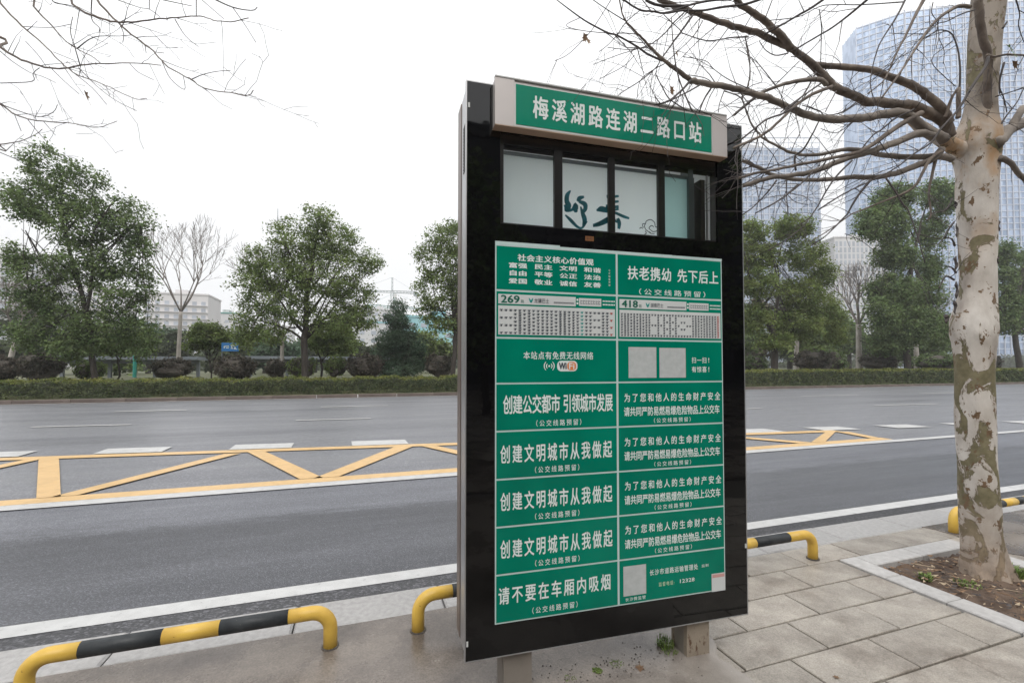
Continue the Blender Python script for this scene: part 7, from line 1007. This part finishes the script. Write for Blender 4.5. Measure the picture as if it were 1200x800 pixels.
t = empty('painted_post', (-14.58, 38, .78), label='teal painted post standing in front of the left walkway shelter', cat='post'); MB().tube([(0, 0, 0), (0, 0, 2.2)], .11, 10).build('shaft', M['teal_paint'], t); MB().tube([(0, 0, 2.2), (0, 0, 2.26)], .16, 10).build('cap', M['teal_paint'], t)
t = empty('road_sign', (-7.55, 31.0, .78), label='small blue road sign with white marks above the widest purple shrub', cat='road sign')
MB().tube([(-.1, 0, 0), (-.1, 0, 2.15)], .035, 8).build('pole', M['shelter'], t); MB().box(-.12, .78, -.06, -.03, 1.66, 2.16).build('sign_face', M['blue_sign'], t)
mb = MB()
for a, b, c, d in ((.0, .26, 1.93, 1.98), (.0, .06, 1.84, 1.98), (.12, .26, 1.84, 1.88), (.36, .48, 1.8, 1.86), (.4, .44, 1.8, 2.02), (.36, .62, 1.97, 2.02), (.54, .62, 1.8, 1.9), (.52, .70, 1.78, 1.81)): mb.box(a, b, -.065, -.061, c, d)
mb.build('white_marks', M['print_white'], t, kind='stuff')
t = empty('parked_van', (31.2, 42.5, .95), .2, label='white van glimpsed far off beneath the forked evergreen', cat='van')
mb = MB(); mb.box(-1.6, 1.6, -.8, .8, .35, 1.9); mb.box(1.6, 2.3, -.78, .78, .35, 1.2); mb.build('body', M['trim'], t); MB().box(-1.2, 1.3, -.82, -.805, 1.2, 1.7).build('window', M['far_win'], t)
MB().box(1.62, 1.9, -.7, .7, 1.21, 1.7).build('windscreen', M['far_win'], t)
for x in (-1.0, 1.4): MB().tube([(x, -.84, .35), (x, -.6, .35)], .33, 14).build('wheel', M['joint'], t)
# ================= BUILDINGS =================
def curtain(name, label, plan, depth, H_, m, floor, mull, base=1.0, slabm='white_slab', back=None):
    """tower whose street facade follows the plan polyline (left to right), closed at the back"""
    x0, y0 = plan[0]; t = empty(name, (x0, y0, base), label=label, cat='tower')
    P_ = [(a-x0, b-y0) for a, b in plan]; F2 = np.array(P_); dv = F2[-1]-F2[0]; nv = np.array([-dv[1], dv[0]]); nv = nv/np.linalg.norm(nv)*depth
    if nv @ np.array([x0, y0]) < 0: nv = -nv
    back = [(a-x0, b-y0) for a, b in back] if back else [tuple(F2[-1]+nv), tuple(F2[0]+nv)]; ring = P_ + back
    me = bpy.data.meshes.new('glass_walls'); V = []; Fc = []; UV = []; u_ = 0
    for i in range(len(ring)):
        a = ring[i]; b = ring[(i+1) % len(ring)]; L = math.dist(a, b); k = len(V); V += [(*a, 0), (*b, 0), (*b, H_), (*a, H_)]; Fc.append((k, k+1, k+2, k+3)); UV += [(u_, 0), (u_+L, 0), (u_+L, H_), (u_, H_)]; u_ += L
    k = len(V); V += [(*p, H_-.01) for p in ring]; Fc.append(tuple(range(k, k+len(ring)))); UV += [(0, 0)]*len(ring)
    me.from_pydata(V, [], Fc); ul = me.uv_layers.new(name='UVMap'); ul.data.foreach_set('uv', [c for q in UV for c in q]); me.materials.append(M[m]); inst('glass_walls', me, t)
    def off(p, q, s):  # points pushed outwards by s
        c = np.mean(np.array(ring), 0); return p
    mb = MB(); mc = MB(); nf = int(H_/floor)
    for i in range(len(P_)-1):
        a = np.array(P_[i]); b = np.array(P_[i+1]); d = (b-a)/np.linalg.norm(b-a); o = -np.sign(nv @ np.array([-d[1], d[0]]))*np.array([-d[1], d[0]]); L = np.linalg.norm(b-a)
        for k in range(nf+1):
            z = min(H_-.3, k*floor); h = .42; q = [a+o*.3, b+o*.3]
            mb.quad([(*q[0], z), (*q[1], z), (*q[1], z+h), (*q[0], z+h)]); mb.quad([(*q[0], z+h), (*q[1], z+h), (*b, z+h), (*a, z+h)]); mb.quad([(*a, z), (*b, z), (*q[1], z), (*q[0], z)])
        c = 0
        while c < L:
            p = a+d*c; w2 = .16; pa, pb = p-d*w2, p+d*w2; fa, fb = pa+o*.45, pb+o*.45
            mc.quad([(*fa, 0), (*fb, 0), (*fb, H_+1), (*fa, H_+1)]); mc.quad([(*pa, 0), (*fa, 0), (*fa, H_+1), (*pa, H_+1)]); mc.quad([(*fb, 0), (*pb, 0), (*pb, H_+1), (*fb, H_+1)]); c += mull
    mb.build('floor_bands', M[slabm], t, kind='stuff'); mc.build('mullions', M[slabm], t, kind='stuff'); return t, P_
curtain('glass_tower', 'huge curved blue glass tower filling the top right behind the near tree', [(277.5, 193.4), (269.8, 180.1), (282.7, 163.1), (307.1, 149.3), (333.8, 137.4), (376.8, 122.9), (425, 109.7)], 35, 195.4, 'tower_glass', 3.3, 3.0, back=[(470, 135), (400, 200), (306, 211)])
t2, P2 = curtain('glass_tower', 'shorter flat-topped glass tower between the sign and the huge curved tower', [(196.4, 208.2), (251.8, 189.5)], 28, 127, 'tower_glass2', 3.4, 3.2)
mb = MB()   # open rooftop frame
for i in range(14):
    f_ = i/13; x = P2[0][0]+(P2[1][0]-P2[0][0])*f_; y = P2[0][1]+(P2[1][1]-P2[0][1])*f_; mb.tube([(x, y, 127), (x, y, 133)], .22, 4)
mb.tube([(*P2[0], 133), (*P2[1], 133)], .35, 4); mb.tube([(*P2[0], 130), (*P2[1], 130)], .2, 4); mb.build('roof_frame', M['white_slab'], t2)
MB().box(8, 44, -4, 8, 127, 130.4).build('roof_plant', M['far_wall'], t2)
def block(name, label, x0, x1, y, dep, z1, wallm, floor, bay, ww, wh, rz=0, base=.9, roof=None, group=None, balc=False):
    t = empty(name, (x0, y, base), rz, label=label, cat='building', group=group); W0 = x1-x0; H_ = z1-base
    MB().box(0, W0, 0, dep, 0, H_).build('wall', M[wallm], t)
    nf = int((H_-1)/floor); nb = max(1, int(W0/bay)); wm = MB().box(-ww/2, ww/2, -.06, .0, 0, wh).mesh('window', M['far_win']); cnt = 0; ms = MB()
    for f_ in range(nf):
        for b in range(nb):
            x = (b+.5)*W0/nb; z = 1+f_*floor
            if cnt < 280: inst('window', wm, t, (x, -.02, z)); cnt += 1
            else: ms.box(x-ww/2, x+ww/2, -.08, -.02, z, z+wh)
        if balc: ms.box(0, W0, -.9, -.085, 1+f_*floor-.35, 1+f_*floor-.15, )
    if ms.f: ms.build('balcony_slabs' if balc else 'upper_windows', M[wallm] if balc else M['far_win'], t, kind='stuff')
    MB().box(-.3, W0+.3, -.3, dep+.3, H_+.02, H_+.7).build('roof', M[roof or wallm], t)
    MB().box(W0*.4, W0*.6, dep*.3, dep*.6, H_+.72, H_+3).build('stair_house', M[wallm], t); return t
block('far_tower', 'slim hazy pinkish tower standing between the two blue glass towers', 228.4, 256, 165, 16, 67, 'far_wall', 3.2, 2.1, 1.2, 2.5, -.34)
block('far_tower', 'misty low block at the foot of the huge curved tower', 330, 420, 215, 30, 42, 'pink_wall', 3.4, 5, 2.4, 2.0, -.34)
block('apartment_block', 'pale hazy apartment block at the left picture edge', -137, -113, 222, 20, 44, 'far_wall', 3.1, 4.0, 1.9, 1.7, .2, balc=True)
block('apartment_block', 'hazy apartment block glimpsed through the far left evergreen', -152, -122, 298, 24, 44, 'pink_wall', 3.1, 4.2, 2.0, 1.7, .1)
block('apartment_block', 'pinkish apartment block with balconies behind the bare pale tree', -88, -64, 236, 20, 33.4, 'pink_wall', 3.0, 3.4, 1.7, 1.6, 0, balc=True)
block('apartment_block', 'low apartment block with a greenish roof above the small multi-stem tree', -82, -65, 298, 22, 32, 'far_wall', 3.1, 4, 2, 1.7, 0, roof='teal_paint')
block('apartment_block', 'low white hazy block behind the left side of the broad evergreen', -64, -42, 330, 20, 28, 'far_wall', 3.1, 4, 2, 1.7)
block('apartment_block', 'pale grey block left of the crane tower', 3, 20, 262, 20, 33, 'far_wall', 3.1, 3.6, 1.9, 1.7)
cb = block('building_site', 'building site wrapped in cyan netting seen just left of the sign', 15, 40, 158, 18, 18.5, 'cyan', 3.3, 4, 2.0, 1.5)
block('building_site', 'second lower pale blue site building left of the cyan netting', -1, 13, 200, 14, 20, 'far_wall', 3.3, 4, 2, 1.6, roof='cyan')
# ---- tower crane ----
def lattice(mb, a, b, w_, n, r_=.12):
    a, b = Vector(a), Vector(b); d = (b-a).normalized(); s = d.cross(Vector((0, 1, 0)) if abs(d.y) < .9 else Vector((1, 0, 0))).normalized()*w_; u_ = d.cross(s).normalized()*w_
    cs = [s+u_, s-u_, -s-u_, -s+u_]
    for c in cs: mb.tube([a+c, b+c], r_, 4, False)
    for i in range(n):
        p = a+(b-a)*i/n; q = a+(b-a)*(i+1)/n
        for k in range(4): mb.tube([p+cs[k], q+cs[(k+1) % 4]], r_*.6, 3, False)
def crane(x, y, H_, label, jib, dirx, m='steel_far'):
    t = empty('tower_crane', (x, y, .9), label=label, cat='crane'); mb = MB(); lattice(mb, (0, 0, 0), (0, 0, H_), .8, int(H_/2.5), .16); mb.build('mast', M[m], t)
    mb = MB(); lattice(mb, (0, 0, H_+1), (dirx*jib, 4, H_+1), .5, 18, .13); mb.build('jib', M[m], t)
    mb = MB(); lattice(mb, (0, 0, H_+1), (-dirx*jib*.42, -2, H_+1), .6, 7, .13); mb.box(-dirx*jib*.42-1.5, -dirx*jib*.42+1.5, -3, -1, H_-1.2, H_+1); mb.build('counter_jib', M[m], t)
    mb = MB(); lattice(mb, (0, 0, H_+1), (0, 0, H_+10), .35, 4, .12); mb.tube([(0, 0, H_+10), (dirx*jib*.6, 2, H_+1.5)], .06, 3); mb.tube([(0, 0, H_+10), (-dirx*jib*.4, -2, H_+1.5)], .06, 3); mb.build('tower_head', M[m], t)
    MB().box(.8, 2.6, -1.2, .6, H_-2.6, H_-.2).build('cab', M['trim'], t)
crane(19.5, 289, 46, 'construction crane rising above the conical tree', 34, -1); crane(21.5, 300, 38, 'lower second crane overlapping the first', 40, 1, 'teal_paint')
# ---- television tower ----
t = empty('television_tower', (-86, 557, .9), label='thin hazy television tower spire above the left side of the broad evergreen', cat='tower')
MB().tube([(0, 0, 0), (0, 0, 60), (0, 0, 125)], [6.5, 3.6, 2.6], 12).build('shaft', M['spire'], t, True)
MB().tube([(0, 0, 108), (0, 0, 113), (0, 0, 118), (0, 0, 121)], [3, 7.5, 7.5, 3.5], 16).build('pod', M['spire'], t, True)
MB().tube([(0, 0, 123), (0, 0, 150), (0, 0, 176)], [1.6, .9, .3], 8).build('mast', M['spire'], t)
# ================= BEHIND THE CAMERA (seen only in the black glass) =================
curtain('office_building', 'dark office block across the plaza, seen only as a reflection in the black sign glass', [(70, -26), (-55, -26)], 20, 18, 'tower_glass3', 3.4, 3.2, -.05, 'dark_wall')
for i in range(9):
    x = -24+i*6.6; rg = random.Random(300+i); y = -9.5+rg.uniform(-1, 1); H_ = 9.2+rg.uniform(-1.2, 1.6)
    t = empty('plaza_tree', (x, y, 0), label='dark plaza evergreen behind the camera, '+['leftmost', 'second from the left', 'third from the left', 'left of the middle', 'middle', 'right of the middle', 'third from the right', 'second from the right', 'rightmost'][i]+' of the reflected row', cat='tree', group='plaza trees behind the camera')
    MB().tube([(0, 0, -.1), (0, 0, 2.2), (.1, 0, 5)], [.14, .11, .04], 8).build('trunk', M['bark_dark'], t)
    cen = []; rad = []
    for k in range(14): a = rg.uniform(0, 6.28); q = rg.uniform(0, 2.1); cen.append((q*math.cos(a), q*math.sin(a), H_*rg.uniform(.28, .85))); rad.append((1.4, 1.3, 1.2))
    inst('crown', leaf_mesh('crown', cen, rad, 260, 22, .16, 300+i, M['leaf_dark'], clump=.5), t, kind='stuff')
# ---- haze ----
hz_ = MB().box(-500, 560, -120, 620, -1.6, 215).mesh('haze', bpy.data.materials.new('haze_air')); hm = hz_.materials[0]; hm.use_nodes = True; hn = hm.node_tree; hn.nodes.clear()
ho = hn.nodes.new('ShaderNodeOutputMaterial'); hv = hn.nodes.new('ShaderNodeVolumePrincipled'); hv.inputs['Color'].default_value = (.97, .98, 1, 1); hv.inputs['Density'].default_value = .0010; hv.inputs['Anisotropy'].default_value = 0.2
hn.links.new(hv.outputs[0], ho.inputs['Volume']); inst('haze', hz_, None, kind='stuff', label='pale winter haze filling the air over the street and park', cat='haze')
